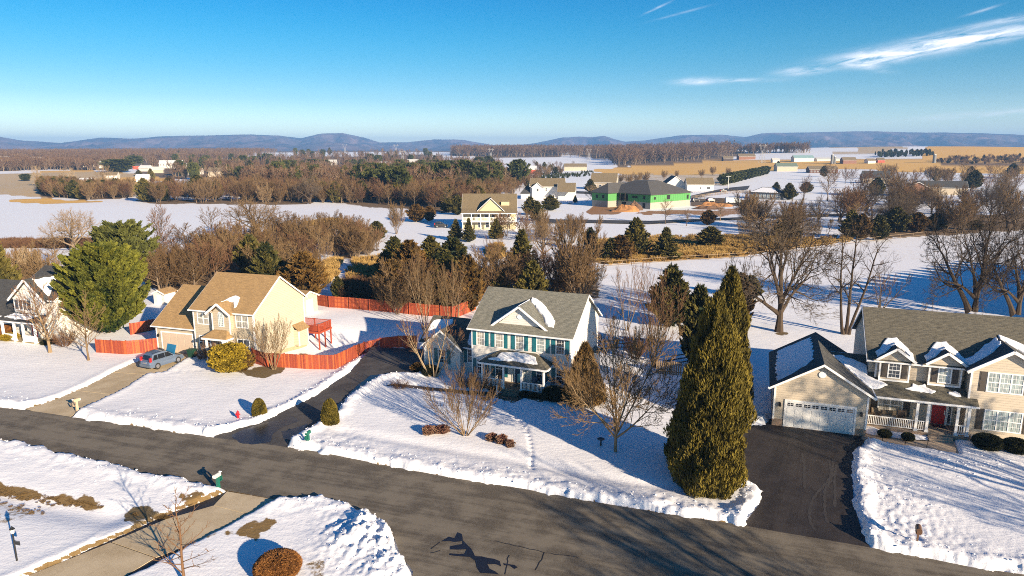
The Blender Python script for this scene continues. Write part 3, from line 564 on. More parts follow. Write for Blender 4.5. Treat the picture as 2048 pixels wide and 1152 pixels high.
THICK = [
 ('L', ['rounds', 'ovalm', 'thickm'], 90, [(-66.8, 121.2), (-74.1, 144.1), (-65.6, 163.2), (-60.5, 177.0), (-42.8, 159.0), (-33.8, 121.1), (-37.6, 108.1), (-50.1, 121.2), (-52.2, 108.1), (-57.9, 108.2)], (5, 8.5), 'brown bare tree in the dense thicket behind the tan-roofed house'),
 ('E', ['thickm', 'rounds'], 16, [(-83.7, 108.1), (-80.2, 110.0), (-74.1, 108.2), (-87.1, 121.2), (-97.1, 126.1)], (5, 7.5), 'yellowish bare tree in the clump behind the dark-roofed house'),
 ('M', ['ovalm', 'thickm', 'rounds'], 34, [(-50.6, 178.9), (-44.8, 187.9), (-31.0, 159.0), (-31.0, 147.5), (-39.0, 140.7)], (5, 8), 'brown bare tree in the thicket left of the snowy path'),
 ('C', ['ovalm', 'rounds'], 14, [(-21.4, 104.3), (-6.6, 104.4), (-5.1, 91.5), (-17.6, 91.7)], (5, 8), 'brown bare tree among the cedars behind the red fence'),
 ('N', ['thickm', 'rounds', 'ovalm'], 18, [(-4.7, 116.4), (15.0, 114.4), (15.0, 104.4), (-5.0, 104.5)], (5, 9), 'brown bare tree in the thicket behind the white house'),
 ('S', ['ovalm', 'rounds'], 12, [(-4.7, 187.8), (21.5, 187.7), (18.5, 172.1), (-3.0, 167.6)], (5, 8), 'bare tree by the farm road in front of the white two-storey house'),
 ('R', ['rounds', 'oakm2', 'ovalm', 'oakm2'], 62, [(129.8, 279.6), (164.6, 306.9), (270.1, 358.5), (154.1, 202.5), (121.1, 187.8), (107.1, 187.6), (89.4, 182.3)], (7.5, 12), 'brown bare tree in the broad wood at the right edge'),
 ('Q', ['oakm2', 'rounds'], 11, [(74.9, 229.2), (106.3, 235.7), (88.6, 192.3), (60.8, 176.9)], (7, 11), 'bare tree in the loose clump beyond the reeds on the right'),
]
WOODS = [
 ('bare_wood', 'far', 3600, [(-1662.1, 2134.1), (-896.5, 2293.6), (-716.1, 2148.1), (-439.3, 1121.3), (-548.1, 998.2), (-406.8, 718.4), (-482.7, 723.3), (-514.2, 656.4)], (10, 14), 'brown bare wood across the far left under the mountains'),
 ('bare_wood', 'mix', 1500, [(-565.8, 1030.7), (-453.7, 1359.2), (-187.2, 1691.3), (-122.3, 1102.8), (-14.1, 814.0), (-4.2, 416.0), (-35.7, 340.9), (-89.8, 381.4), (-119.2, 353.1), (-193.6, 481.9), (-327.7, 625.8)], (10, 15), 'mixed brown and green wood filling the middle distance left of centre'),
 ('bare_wood', 'mid', 420, [(-180.2, 323.7), (-176.3, 354.3), (-162.6, 411.6), (-107.9, 386.6), (-6.2, 352.4), (-5.2, 298.5), (-23.9, 263.2), (-57.5, 298.5), (-85.3, 304.7), (-120.9, 304.9), (-160.9, 304.9)], (7, 11), 'brown bare wood along the far edge of the white field'),
 ('bare_wood', 'mid', 200, [(-301.2, 439.7), (-210.0, 380.6), (-185.6, 334.5), (-199.1, 323.9), (-234.3, 344.7)], (6, 9), 'brown scrub wood in the hollow at far left'),
 ('bare_wood', 'far', 500, [(-166.1, 1942.1), (143.7, 1886.2), (99.8, 1308.6), (-116.5, 1360.9)], (16, 22), 'bare wood on the rise left of the twin hills'),
 ('bare_wood', 'far', 900, [(205.8, 2702.6), (553.0, 2789.2), (420.9, 1285.1), (365.0, 1112.8), (130.9, 881.0), (149.0, 1055.7), (102.6, 1345.7)], (16, 22), 'brown bare wood on the rise behind the tan field'),
 ('bare_wood', 'far', 120, [(408.6, 1247.1), (498.2, 1163.8), (477.0, 1113.7), (383.5, 1169.8)], (12, 18), 'bare trees along the snowy skyline on the right'),
 ('dark_wood', 'pine', 70, [(540.0, 1041.8), (612.8, 1020.0), (584.9, 961.2), (504.1, 951.6)], (5, 8), 'dark evergreen wood in the hollow under the right mountain'),
 ('bare_wood', 'mid', 260, [(518.0, 860.2), (594.0, 911.1), (679.1, 911.3), (576.2, 771.4), (524.8, 777.6), (501.6, 812.9)], (3, 5), 'red-brown brush belt under the golden hill'),
 ('bare_wood', 'mid', 90, [(-3.5, 341.3), (54.0, 704.3), (74.9, 823.8), (23.5, 904.7), (-7.2, 713.5)], (5, 8.5), 'brown trees around the red barn'),
 ('scrub_wood', 'low', 700, [(-135.5, 169.4), (-95.2, 171.2), (-90.7, 163.2), (-128.7, 160.7)], (1, 2), 'brown weeds along the ditch across the white field'),
 ('scrub_wood', 'low', 500, [(-28.6, 114.4), (-5.3, 110.0), (-5.6, 100.1), (-26.1, 104.3)], (1.2, 2.5), 'grey scrub behind the red back fence'),
 ('bare_wood', 'mid', 40, [(267.6, 600.5), (442.4, 602.0), (283.8, 380.5), (171.3, 328.5), (179.4, 376.3)], (9, 14), 'brown trees around the roofs at the right'),
 ('conifer_field', 'xmas', 230, [(17.3, 630.1), (47.1, 757.6), (85.1, 709.8), (68.7, 609.1), (38.1, 547.9), (17.8, 534.8)], (1.6, 2.3), 'rows of small dark nursery conifers on snow beside the red barn'),
]
# ------------------------------------------------------------ ground
def sdf(X, Y, poly):
    d2 = np.full(X.shape, 1e18); ins = np.zeros(X.shape, bool); n = len(poly)
    for i in range(n):
        ax, ay = poly[i]; bx, by = poly[(i + 1) % n]
        ex, ey = bx - ax, by - ay; L = ex * ex + ey * ey + 1e-9
        t = np.clip(((X - ax) * ex + (Y - ay) * ey) / L, 0, 1)
        d2 = np.minimum(d2, (X - ax - t * ex) ** 2 + (Y - ay - t * ey) ** 2)
        c = ((ay > Y) != (by > Y)) & (X < (bx - ax) * (Y - ay) / (by - ay + 1e-12) + ax)
        ins ^= c
    d = np.sqrt(d2); return np.where(ins, -d, d)
def line_d(X, Y, pts):
    d2 = np.full(X.shape, 1e18)
    for (ax, ay), (bx, by) in zip(pts, pts[1:]):
        ex, ey = bx - ax, by - ay; L = ex * ex + ey * ey + 1e-9
        t = np.clip(((X - ax) * ex + (Y - ay) * ey) / L, 0, 1)
        d2 = np.minimum(d2, (X - ax - t * ex) ** 2 + (Y - ay - t * ey) ** 2)
    return np.sqrt(d2)
az = np.concatenate([np.arange(-180, -44, 4.0), np.arange(-44, 44.01, 0.13), np.arange(48, 180, 4.0)])
dep = np.arange(43.0, 0.36, -0.1)
rad = np.concatenate([[2.0, 8.0, 15.0], 23.0 / np.tan(np.radians(dep)), [4200, 5200, 9000, 16000, 28000]])
A, R_ = np.meshgrid(np.radians(az), rad); GX = (R_ * np.sin(A)).ravel(); GY = (R_ * np.cos(A)).ravel()
GZ = tz(GX, GY)
GZ = np.where(np.hypot(GX, GY) > 4300, GZ * .5, GZ)
near = (np.hypot(GX, GY) < 150) & (GY > -5)
x, y = GX[near], GY[near]
wob = (fbm(x * .9, y * .9, 3, 11) - .5) * .9 + (fbm(x * 4, y * 4, 2, 21) - .5) * .35
dr = sdf(x, y, POLY['road']) + wob
dd = np.minimum(sdf(x, y, POLY['drive_center']), sdf(x, y, POLY['drive_right'])) + wob * .8
dt = np.minimum(sdf(x, y, POLY['drive_tan']), sdf(x, y, POLY['drive_conc'])) + wob * .35
dw = np.minimum(sdf(x, y, POLY['walk_center']), sdf(x, y, POLY['walk_right'])) + wob * .3
d = np.minimum(np.minimum(dr, dd), np.minimum(dt, dw))
cl = fbm(x * 1.5, y * 1.5, 4, 31) - .5; cl2 = fbm(x * 3.8, y * 3.8, 3, 41) - .5
lump = np.abs(fbm(x * 2.4, y * 2.4, 3, 51) - .5) * 2
h = .17 * sst(-.05, .28, d) - .09 * (1 - sst(-.12, .05, d))
plow = np.exp(-((np.clip(dr, 0, 9) - .7) / .75) ** 2) * .20 + np.exp(-((np.clip(dr, 0, 9) - 1.8) / 1.2) ** 2) * .08
plow = plow * (.5 + 1.1 * np.clip(cl + .45, 0, 1))
plowd = np.exp(-((np.clip(dd, 0, 9) - .55) / .55) ** 2) * .20 * (.4 + 1.4 * np.clip(cl + .45, 0, 1))
plowt = np.exp(-((np.clip(dt, 0, 9) - .5) / .5) ** 2) * .07 * (x < -25)
edge = np.exp(-np.clip(np.minimum(dr, dd), 0, 30) / 1.5)
tram = np.zeros_like(x)                                             # trampled snow
for cx, cy, s, a in ((25.0, 42.5, 2.6, 1.0), (24.5, 38.5, 1.8, 1.0), (-7.5, 64.5, 3.2, .9), (-10.5, 60.5, 2.2, .5), (-1.5, 60.0, 2.6, .5), (33, 48.0, 2.5, .5), (-7.5, 36.5, 2.4, 1.2), (-37, 66, 2.5, .35), (-14, 50.5, 2.0, .9), (40, 46, 2.0, .4)):
    tram = np.maximum(tram, a * np.exp(-((x - cx) ** 2 + (y - cy) ** 2) / (2 * s * s)))
out = sst(0, .3, d)
h = h + out * (plow + plowd + plowt + edge * (cl2 * .11 + (.5 - lump) * .05) + tram * (cl2 * .17 + (.4 - lump) * .07))
h = h + out * (fbm(x / 6, y / 6, 3, 61) - .5) * .14 + out * (fbm(x / 1.7, y / 1.7, 2, 71) - .5) * .025
mound = .75 * np.exp(-(((x + 8.9) / 2.1) ** 2 + ((y - 37.6) / 1.9) ** 2)) + .4 * np.exp(-(((x + 7.3) / 1.0) ** 2 + ((y - 34.6) / 1.5) ** 2))
h = h + out * mound * (.75 + .8 * cl + .5 * cl2)
swale = line_d(x, y, [(-14.0, 53.2), (-7, 50.5), (0.5, 47.6), (7.5, 44.6), (13, 43.0)])
h = h - .16 * np.exp(-(swale / .8) ** 2) * out
sw2 = line_d(x, y, [(-50, 47.5), (-40, 44.5), (-32, 41.5), (-25.5, 39.8)])
h = h - .30 * np.exp(-(sw2 / 1.3) ** 2) * out
fp = line_d(x, y, [(1.4, 46.2), (1.5, 50.5), (1.2, 53.5), (-.1, 57.2), (-.8, 60.2)])   # foot trail over the lawn
h = h - .16 * np.exp(-(fp / .16) ** 2) * (np.sin((x * .3 + y) * 9.0) > -.1) * out
fp2 = line_d(x, y, [(-38.5, 68.0), (-34, 68.8), (-31.5, 70.2), (-30.6, 71.8)])
h = h - .10 * np.exp(-(fp2 / .25) ** 2) * (np.sin((x + y) * 7.0) > -.2) * out
GZ[near] = GZ[near] + h
# cover: fraction and colour of bare ground
KEY = {'tan': (.92, .53, .11), 'pale': (.62, .46, .26), 'brush': (.11, .055, .03), 'reed': (.52, .32, .09), 'dirt': (.33, .15, .055), 'dirtd': (.12, .085, .06),
       'grass': (.21, .125, .035), 'grassd': (.12, .085, .035), 'leaf': (.135, .082, .045)}
cov = np.zeros(GX.size); col = np.tile(np.array([.21, .13, .05]), (GX.size, 1))
Dg = np.hypot(GX, GY); cov = .85 * sst(1700, 2600, Dg) + .22 * sst(900, 1500, Dg); col[Dg > 1500] = (.13, .075, .045)
for c_, k_, p_ in COVER:
    P_ = np.array(p_); x0, y0 = P_.min(0); x1, y1 = P_.max(0); w_ = .018 * np.hypot((x0 + x1) / 2, (y0 + y1) / 2)
    m = (GX > x0 - 3 * w_) & (GX < x1 + 3 * w_) & (GY > y0 - 6 * w_) & (GY < y1 + 6 * w_)
    xx, yy = GX[m], GY[m]; D_ = np.hypot(xx, yy)
    wv = (fbm(xx / (D_ * .02), yy / (D_ * .05), 3, 81) - .5) * .055 * D_ + (fbm(xx / 1.1, yy / 1.1, 3, 83) - .5) * 1.3 * (D_ < 120)
    s_ = sdf(xx, yy, p_) + wv * (.5 if c_ >= .9 else 1)
    sw_ = np.where(D_ < 120, .55, .004 * D_); f_ = c_ * (1 - sst(-sw_, sw_, s_))
    f0 = cov[m]; up = f_ > f0; f0[up] = f_[up]; cov[m] = f0
    cm = col[m]; cm[f_ > .03] = KEY[k_]; col[m] = cm
azg = np.degrees(np.arctan2(GX, GY)); wz = (fbm(GX / 90, GY / 90, 3, 85) - .5)
m = (azg + wz * 4 > 30.6) & (azg < 48) & (Dg + wz * 160 > 985) & (Dg < 1900); cov[m] = 1.0; col[m] = KEY['tan']
m = (azg + wz * 5 > 24.5) & (azg + wz * 4 < 29) & (Dg + wz * 200 > 1150) & (Dg < 1700); cov[m] = .7; col[m] = KEY['pale']
e_ = np.zeros(GX.size); gr = (d < -.13) * sst(.47, .56, fbm(x * .13, y * .13, 2, 97))
e_[near] = np.where(dr < dd + .5, gr, gr * .3) + .9 * (np.exp(-((dt - .08) / .16) ** 2) * (x > -31) * (x < -18) * (x < (y - 78) * .5))
up = e_ > cov; cov[up] = e_[up]; col[up] = (.17, .105, .035)
g2_ = np.zeros(GX.size); g2_[near] = .36 * edge * sst(.5, .62, fbm(x * 3, y * 3, 3, 95)) * np.exp(-(np.clip(dr, 0, 9) / 1.2) ** 2)
up = g2_ > cov; cov[up] = g2_[up]; col[up] = (.16, .12, .085)
nr, na = len(rad), len(az)
idx = np.arange(nr * na).reshape(nr, na); nxt = np.roll(idx, -1, 1)
q = np.stack([idx[:-1], idx[1:], nxt[1:], nxt[:-1]], -1).reshape(-1, 4)[:, ::-1]
gm = bpy.data.meshes.new('ground'); gm.vertices.add(GX.size); gm.vertices.foreach_set('co', np.stack([GX, GY, GZ], 1).ravel())
gm.loops.add(q.size); gm.loops.foreach_set('vertex_index', q.ravel().astype(np.int32)); gm.polygons.add(len(q))
gm.polygons.foreach_set('loop_start', np.arange(0, q.size, 4, dtype=np.int32)); gm.polygons.foreach_set('loop_total', np.full(len(q), 4, np.int32))
gm.polygons.foreach_set('use_smooth', np.ones(len(q), bool)); gm.update(calc_edges=True)
at = gm.attributes.new('cover', 'FLOAT', 'POINT'); at.data.foreach_set('value', cov.astype(np.float32))
at = gm.attributes.new('bare', 'FLOAT_COLOR', 'POINT'); at.data.foreach_set('color', np.concatenate([col, np.ones((GX.size, 1))], 1).astype(np.float32).ravel())
g_m, nt, b = newmat('snow_and_grass'); p = pos(nt)
ac = nt.nodes.new('ShaderNodeAttribute'); ac.attribute_name = 'cover'; ab = nt.nodes.new('ShaderNodeAttribute'); ab.attribute_name = 'bare'
n1 = noise(nt, p, 1.4, 9, .72); n2 = noise(nt, p, .012, 6, .6); n3 = noise(nt, p, 9.0, 6, .7); n4 = noise(nt, scalev(nt, p, (.03, .12, .1)), 1.0, 6, .65)
th = M(nt, 'ADD', M(nt, 'MULTIPLY', n1, .75), M(nt, 'MULTIPLY', n4, .25))
f = M(nt, 'MULTIPLY', M(nt, 'SUBTRACT', ac.outputs['Fac'], M(nt, 'MULTIPLY_ADD', th, 1.7, -.37)), 7.0, clamp=True)
rg_ = noise(nt, p, 3.2, 9, .8); f = M(nt, 'MULTIPLY', f, M(nt, 'MULTIPLY_ADD', M(nt, 'SUBTRACT', M(nt, 'MULTIPLY_ADD', ac.outputs['Fac'], .9, .14), rg_), 9.0, .5, clamp=True))
f = M(nt, 'MAXIMUM', f, M(nt, 'MULTIPLY', M(nt, 'GREATER_THAN', noise(nt, p, .9, 8, .8), .735), .6))
sc = mixc(nt, n3, (.80, .80, .83), (.89, .89, .91))
cfar = mixc(nt, M(nt, 'MULTIPLY_ADD', n2, 2.0, -.6, clamp=True), (.80, .80, .81), (.89, .89, .89)); sc = mixc(nt, .5, sc, cfar)
gn = mixc(nt, M(nt, 'MULTIPLY_ADD', n3, 1.8, -.4, clamp=True), mixc(nt, .26, ab.outputs['Color'], (.03, .018, .008)), mixc(nt, .25, ab.outputs['Color'], (.55, .42, .24)))
gn = mixc(nt, M(nt, 'MULTIPLY_ADD', n4, 1.6, -.5, clamp=True), gn, mixc(nt, .25, gn, (.09, .05, .02)))
nt.links.new(mixc(nt, f, sc, gn), b.inputs['Base Color'])
nt.links.new(M(nt, 'MULTIPLY_ADD', f, .35, .55), b.inputs['Roughness']); b.inputs['Specular IOR Level'].default_value = .25
hgt = M(nt, 'ADD', noise(nt, p, 5.0, 7, .62), M(nt, 'MULTIPLY', noise(nt, scalev(nt, p, (1, 2.2, 1)), 1.1, 4, .5), 1.2)); bump(nt, b, hgt, .45, .06)
gm.materials.append(g_m); ground = bpy.data.objects.new('ground', gm); C.objects.link(ground); ground['kind'] = 'structure'

# ------------------------------------------------------------ road, driveways, walks
def asphalt(name, c1, c2, ang=-18.0, streak=1.0, rough=.75):
    m, nt, b = newmat(name); p = pos(nt)
    mp = nt.nodes.new('ShaderNodeMapping'); mp.inputs['Rotation'].default_value = (0, 0, math.radians(-ang)); nt.links.new(p, mp.inputs[0])
    st = noise(nt, scalev(nt, mp.outputs[0], (.07, 1.3, 1)), 1.0, 7, .7); st2 = noise(nt, scalev(nt, mp.outputs[0], (.02, .35, 1)), 1.0, 4, .6)
    bl = noise(nt, p, .45, 6, .65); gr = noise(nt, p, 28.0, 3, .6)
    f = M(nt, 'ADD', M(nt, 'MULTIPLY', st, .9 * streak), M(nt, 'ADD', M(nt, 'MULTIPLY', st2, .5 * streak), M(nt, 'MULTIPLY', bl, 1.0)))
    f = M(nt, 'MULTIPLY_ADD', f, 4.5, -.5 * 4.5 * (1 + 1.4 * streak) + .5, clamp=True)
    c = mixc(nt, f, c1, c2); c = mixc(nt, M(nt, 'MULTIPLY_ADD', gr, 1.6, -.62, clamp=True), c, tuple(min(1, k * 1.7) for k in c2))
    cr = noise(nt, p, .8, 9, .85, .5); nt.links.new(mixc(nt, M(nt, 'MULTIPLY', M(nt, 'GREATER_THAN', cr, .72), .5), c, tuple(k * .5 for k in c1)), b.inputs['Base Color'])
    b.inputs['Roughness'].default_value = rough; b.inputs['Specular IOR Level'].default_value = .3
    bump(nt, b, gr, .25, .01); return m
MT['road'] = asphalt('worn_asphalt', (.068, .056, .041), (.17, .145, .108))
MT['blackd'] = asphalt('sealed_driveway', (.018, .0145, .013), (.040, .033, .029), 62, .8, .65)
MT['blackc'] = asphalt('old_black_driveway', (.035, .031, .028), (.08, .072, .064), 50, .5, .7)
MT['conc'] = asphalt('tan_concrete', (.34, .26, .155), (.47, .38, .25), 55, .25, .8)
MT['concw'] = asphalt('walk_concrete', (.28, .21, .15), (.38, .30, .22), 20, .2, .8)
MT['wet'] = plain('wet_asphalt', (.016, .013, .012), .28, var=.2); MT['tar'] = plain('crack_filler', (.02, .018, .016), .5)
def sheet(name, poly, z, mat, parent=None, thick=0.0):
    vs = [(a, b_, z) for a, b_ in poly]
    if thick: return MB().extr(list(poly), 'z', z - thick, z).obj(name, mat, parent)
    return mesh(name, vs, [tuple(range(len(vs)))], mat, parent)
def st(o): o['kind'] = 'structure'; return bm_fix(o)
def subdiv_wobble(poly, step=.5, amp=.06, seed=1):
    r_ = random.Random(seed); o = []
    for i in range(len(poly)):
        a, b_ = Vector(poly[i]), Vector(poly[(i + 1) % len(poly)]); n = max(1, int((b_ - a).length / step))
        for k in range(n):
            q_ = a.lerp(b_, k / n); o.append((q_.x + r_.uniform(-amp, amp), q_.y + r_.uniform(-amp, amp)))
    return o
st(sheet('road', POLY['road'], .024, 'road'))
st(sheet('driveway', POLY['drive_center'], .012, 'blackc')); st(sheet('driveway', POLY['drive_right'], .016, 'blackd'))
st(sheet('path', POLY['walk_center'], .008, plain('wet_brown_path', (.13, .08, .045), .6)))
for k_ in ('road_far', 'road_far2', 'road_far3'):
    st(mesh('farm_road', [(a, b_, gz(a, b_) + .25) for a, b_ in POLY[k_]], [tuple(range(len(POLY[k_])))], 'blackc'))
def shrink(poly, k=.985):
    cx = sum(a for a, b_ in poly) / len(poly); cy = sum(b_ for a, b_ in poly) / len(poly)
    return [(cx + (a - cx) * k, cy + (b_ - cy) * k) for a, b_ in poly]
for nm, base, S_, mt_, k_ in (('driveway', POLY['drive_conc'], SLAB_A, 'conc', .987), ('driveway', POLY['drive_tan'], SLAB_B, 'conc', .99), ('walkway', POLY['walk_right'], SLAB_C, 'concw', .97)):
    dw_ = st(sheet(nm, shrink(base, 1.0), -.02, 'tar'))
    for s_ in S_: MB().extr(shrink(s_, k_), 'z', -.018, .018).obj('slab', mt_, dw_)
rd = bpy.data.objects['road']
for i, w_ in enumerate(WET):
    q_ = subdiv_wobble(w_, .35, .07, i); o = sheet('wet_patch', q_, .031 + .001 * i if i > 3 else .0265 + .0005 * i, 'wet', rd if i > 3 else bpy.data.objects['driveway'])
    bm_fix(o)
for ln in CRACK:
    mb = MB()
    pts = [Vector((a, b_, .0325)) for a, b_ in ln]; r_ = random.Random(len(ln)); pp = []
    for a, b_ in zip(pts, pts[1:]):
        n = max(2, int((b_ - a).length / .3))
        pp += [a.lerp(b_, k / n) + Vector((r_.uniform(-.05, .05), r_.uniform(-.05, .05), 0)) for k in range(n)]
    pp.append(pts[-1])
    for a, b_ in zip(pp, pp[1:]):
        n_ = (b_ - a).cross(Vector((0, 0, 1))).normalized() * .03
        mb.add([a - n_, a + n_, b_ + n_, b_ - n_], [(0, 1, 2, 3)])
    mb.obj('crack', 'tar', rd)
# pale tyre tracks worn into the sealed driveway (flush film)
MT['dust'] = plain('dusty_tyre_track', (.047, .040, .035), .7, var=.3, scale=4)
for ti, ln in enumerate(TRACK):
    pp = [Vector((a, b_)) for a, b_ in ln]; q_ = []
    for i in range(len(pp) - 1):                                    # smooth curve through the points
        p0, p1, p2, p3 = pp[max(i - 1, 0)], pp[i], pp[i + 1], pp[min(i + 2, len(pp) - 1)]
        for k in range(8):
            t = k / 8; q_.append(.5 * ((2 * p1) + (p2 - p0) * t + (2 * p0 - 5 * p1 + 4 * p2 - p3) * t * t + (-p0 + 3 * p1 - 3 * p2 + p3) * t ** 3))
    vs = []
    for i, c in enumerate(q_):
        d_ = (q_[min(i + 1, len(q_) - 1)] - q_[max(i - 1, 0)]).normalized(); n_ = Vector((-d_.y, d_.x)) * (.09 + .03 * math.sin(i * 1.3)); zt = .0212 + ti * .0004
        vs += [(c.x - n_.x, c.y - n_.y, zt), (c.x + n_.x, c.y + n_.y, zt)]
    bm_fix(mesh('tyre_track', vs, [(2 * i, 2 * i + 1, 2 * i + 3, 2 * i + 2) for i in range(len(q_) - 1)], 'dust', bpy.data.objects['driveway.001']))
# ------------------------------------------------------------ house kit (local frame: x along the front, y to the back, z up)
def front(v): return lambda a, o, z: (a, v - o, z)
def right(u): return lambda a, o, z: (u + o, a, z)
def left(u): return lambda a, o, z: (u - o, -a, z)
def fb(mp, a0, a1, o0, o1, z0, z1, mb=None, mi=0):
    mb = mb or MB(); return mb.box(a0, a1, o0, o1, z0, z1, mi, mp)
def window(root, mp, a0, a1, z0, z1, cols=2, rows=4, glass='glass', hung=True, t=.09, frame='trimw', mun=True, units=1):
    f = MB()
    fb(mp, a0, a0 + t, 0, .05, z0, z1, f); fb(mp, a1 - t, a1, 0, .05, z0, z1, f)
    fb(mp, a0 + t, a1 - t, 0, .05, z1 - t, z1, f); fb(mp, a0 + t, a1 - t, 0, .065, z0, z0 + t, f)
    zm = (z0 + z1) / 2; wu = (a1 - a0 - 2 * t) / units
    for k in range(1, units): fb(mp, a0 + t + wu * k - .045, a0 + t + wu * k + .045, 0, .048, z0 + t, z1 - t, f)
    if hung: fb(mp, a0 + t, a1 - t, 0, .044, zm - .035, zm + .035, f)
    w = f.obj('window', frame, root)
    for k in range(units):
        x0 = a0 + t + wu * k + (.045 if k else 0); x1 = a0 + t + wu * (k + 1) - (.045 if k < units - 1 else 0)
        for (b0, b1) in (((z0 + t, zm - .035), (zm + .035, z1 - t)) if hung else ((z0 + t, z1 - t),)):
            fb(mp, x0, x1, .001, .02, b0, b1).obj('pane', glass, w)
            if mun:
                g = MB()
                for c_ in range(1, cols): xx = x0 + (x1 - x0) * c_ / cols; fb(mp, xx - .011, xx + .011, .02, .03, b0, b1, g)
                rr = rows // 2 if hung else rows
                for r_ in range(1, rr): zz = b0 + (b1 - b0) * r_ / rr; fb(mp, x0, x1, .021, .031, zz - .011, zz + .011, g)
                g.obj('muntin', frame, w)
    return w
def shutter(root, mp, a0, a1, z0, z1, mat):
    s = MB(); fb(mp, a0, a1, 0, .03, z0, z1, s); zm = (z0 + z1) / 2
    for b0, b1 in ((z0, zm), (zm, z1)):
        fb(mp, a0 + .07, a1 - .07, .03, .045, b0 + .09, b1 - .09, s)
    return s.obj('shutter', mat, root)
def column(root, x, y, z0, z1, w=.17, mat='trimw'):
    c = MB(); c.box(x - w / 2, x + w / 2, y - w / 2, y + w / 2, z0 + .16, z1 - .12)
    c.box(x - w * .72, x + w * .72, y - w * .72, y + w * .72, z0, z0 + .16); c.box(x - w * .68, x + w * .68, y - w * .68, y + w * .68, z1 - .12, z1)
    return c.obj('column', mat, root)
def railing(root, p, q, z, h=.85, mat='trimw', gap=.13, name='railing', bw=.045):
    r = MB(); P_, Q_ = Vector((*p, 0)), Vector((*q, 0)); L = (Q_ - P_).length; d_ = (Q_ - P_) / L
    r.bar(P_ + Vector((0, 0, z + h)), Q_ + Vector((0, 0, z + h)), .08, .06); r.bar(P_ + Vector((0, 0, z + .12)), Q_ + Vector((0, 0, z + .12)), .06, .05)
    n = int(L / gap)
    for k in range(1, n): c = P_ + d_ * (L * k / n); r.bar(c + Vector((0, 0, z + .14)), c + Vector((0, 0, z + h - .03)), bw, bw)
    return r.obj(name, mat, root)
def chev(c0, c1, ze, zr, t=.16, cm=None):
    cm = (c0 + c1) / 2 if cm is None else cm
    return [(c0, ze), (cm, zr), (c1, ze), (c1, ze - t), (cm, zr - t), (c0, ze - t)]
def gable(root, axis, a0, a1, c0, c1, ze, zr, mat, trim='trimw', ends=(1, 1), gut=(1, 1), cm=None):
    """roof with its ridge along axis from a0 to a1; eaves at c0 and c1"""
    r = MB().extr(chev(c0, c1, ze, zr, .13, cm), axis, a0, a1).obj('roof', mat, root)
    for e, a, s in ((ends[0], a0, -1), (ends[1], a1, 1)):
        if e: MB().extr(chev(c0 - .02, c1 + .02, ze - .03, zr - .03, .20, cm), axis, min(a, a + s * .05), max(a, a + s * .05)).obj('rake_board', trim, r)
    for g, c, s in ((gut[0], c0, -1), (gut[1], c1, 1)):
        if g:
            m_ = MB()
            if axis == 'x': m_.box(a0 - .05, a1 + .05, min(c, c + s * .12) , max(c, c + s * .12), ze - .16, ze - .03)
            else: m_.box(min(c, c + s * .12), max(c, c + s * .12), a0 - .05, a1 + .05, ze - .16, ze - .03)
            m_.obj('gutter', trim, r)
    return r
def snow_patch(root, pts, fn, t=.12, seed=0, inset=.16, amp=.07, step=.3):
    """pts: outline in plan (x,y); fn(x,y) roof height"""
    o = subdiv_wobble(pts, step, amp, seed); n = len(o)
    if sum(o[i][0] * o[(i + 1) % n][1] - o[(i + 1) % n][0] * o[i][1] for i in range(n)) < 0: o.reverse()
    vs = [(x_, y_, fn(x_, y_) + .012) for x_, y_ in o]; inn = []
    for i in range(n):
        a, b_, c = Vector(o[i - 1]), Vector(o[i]), Vector(o[(i + 1) % n]); d_ = (c - a)
        if d_.length < 1e-6: d_ = Vector((1, 0))
        d_.normalize(); nn = Vector((-d_.y, d_.x)); q_ = b_ + nn * inset; inn.append((q_.x, q_.y, fn(q_.x, q_.y) + t))
    mid = []
    for i in range(n):
        a, b_ = Vector(vs[i]), Vector(inn[i]); q_ = a.lerp(b_, .4); q_.z += t * .35; mid.append(tuple(q_))
    fs = [(i, (i + 1) % n, n + (i + 1) % n, n + i) for i in range(n)] + [(n + i, n + (i + 1) % n, 2 * n + (i + 1) % n, 2 * n + i) for i in range(n)] + [tuple(range(2 * n, 3 * n))]
    return bm_fix(mesh('snow_patch', vs + mid + inn, fs, 'snow', root, smooth=False))
def wall_lamp(root, mp, a, z):
    l = MB(); fb(mp, a - .06, a + .06, 0, .03, z - .05, z + .1, l); fb(mp, a - .09, a + .09, .06, .2, z - .16, z + .12, l); fb(mp, a - .05, a + .05, .02, .16, z + .12, z + .2, l)
    return l.obj('wall_lamp', 'black', root)

# ============================================================ white house with teal shutters
hC = thing('house', 'white two-storey house with teal shutters, grey roof and a snow-dusted front porch', 'house', (-4.04, 66.33, 0), math.radians(-22.3))
Rt = hC; ZE, ZR, VM = 5.6, 8.85, 4.85; SL = (ZR - ZE) / (VM + .38)
prof = [(0, 0), (0, ZE + SL * .38 - .12), (VM, ZR - .1), (9.7, ZE + SL * .38 - .12), (9.7, 0)]
MB().extr(prof, 'x', -.02, 10.4).obj('wall', 'side2', Rt)
gable(Rt, 'x', -.3, 10.72, -.38, 10.08, ZE, ZR, 'roof2')
for u_ in (-.03, 10.30): box('corner_board', u_, u_ + .12, -.03, .1, .1, ZE - .05, 'trimw', Rt)
box('corner_board', 10.39, 10.43, 9.6, 9.72, .1, ZE - .05, 'trimw', Rt)
box('frieze_board', .1, 10.29, -.025, .02, ZE - .22, ZE - .02, 'trimw', Rt)
box('foundation', -.04, 10.42, -.04, 9.74, -.3, .32, 'brick3', Rt)
F0 = front(0)
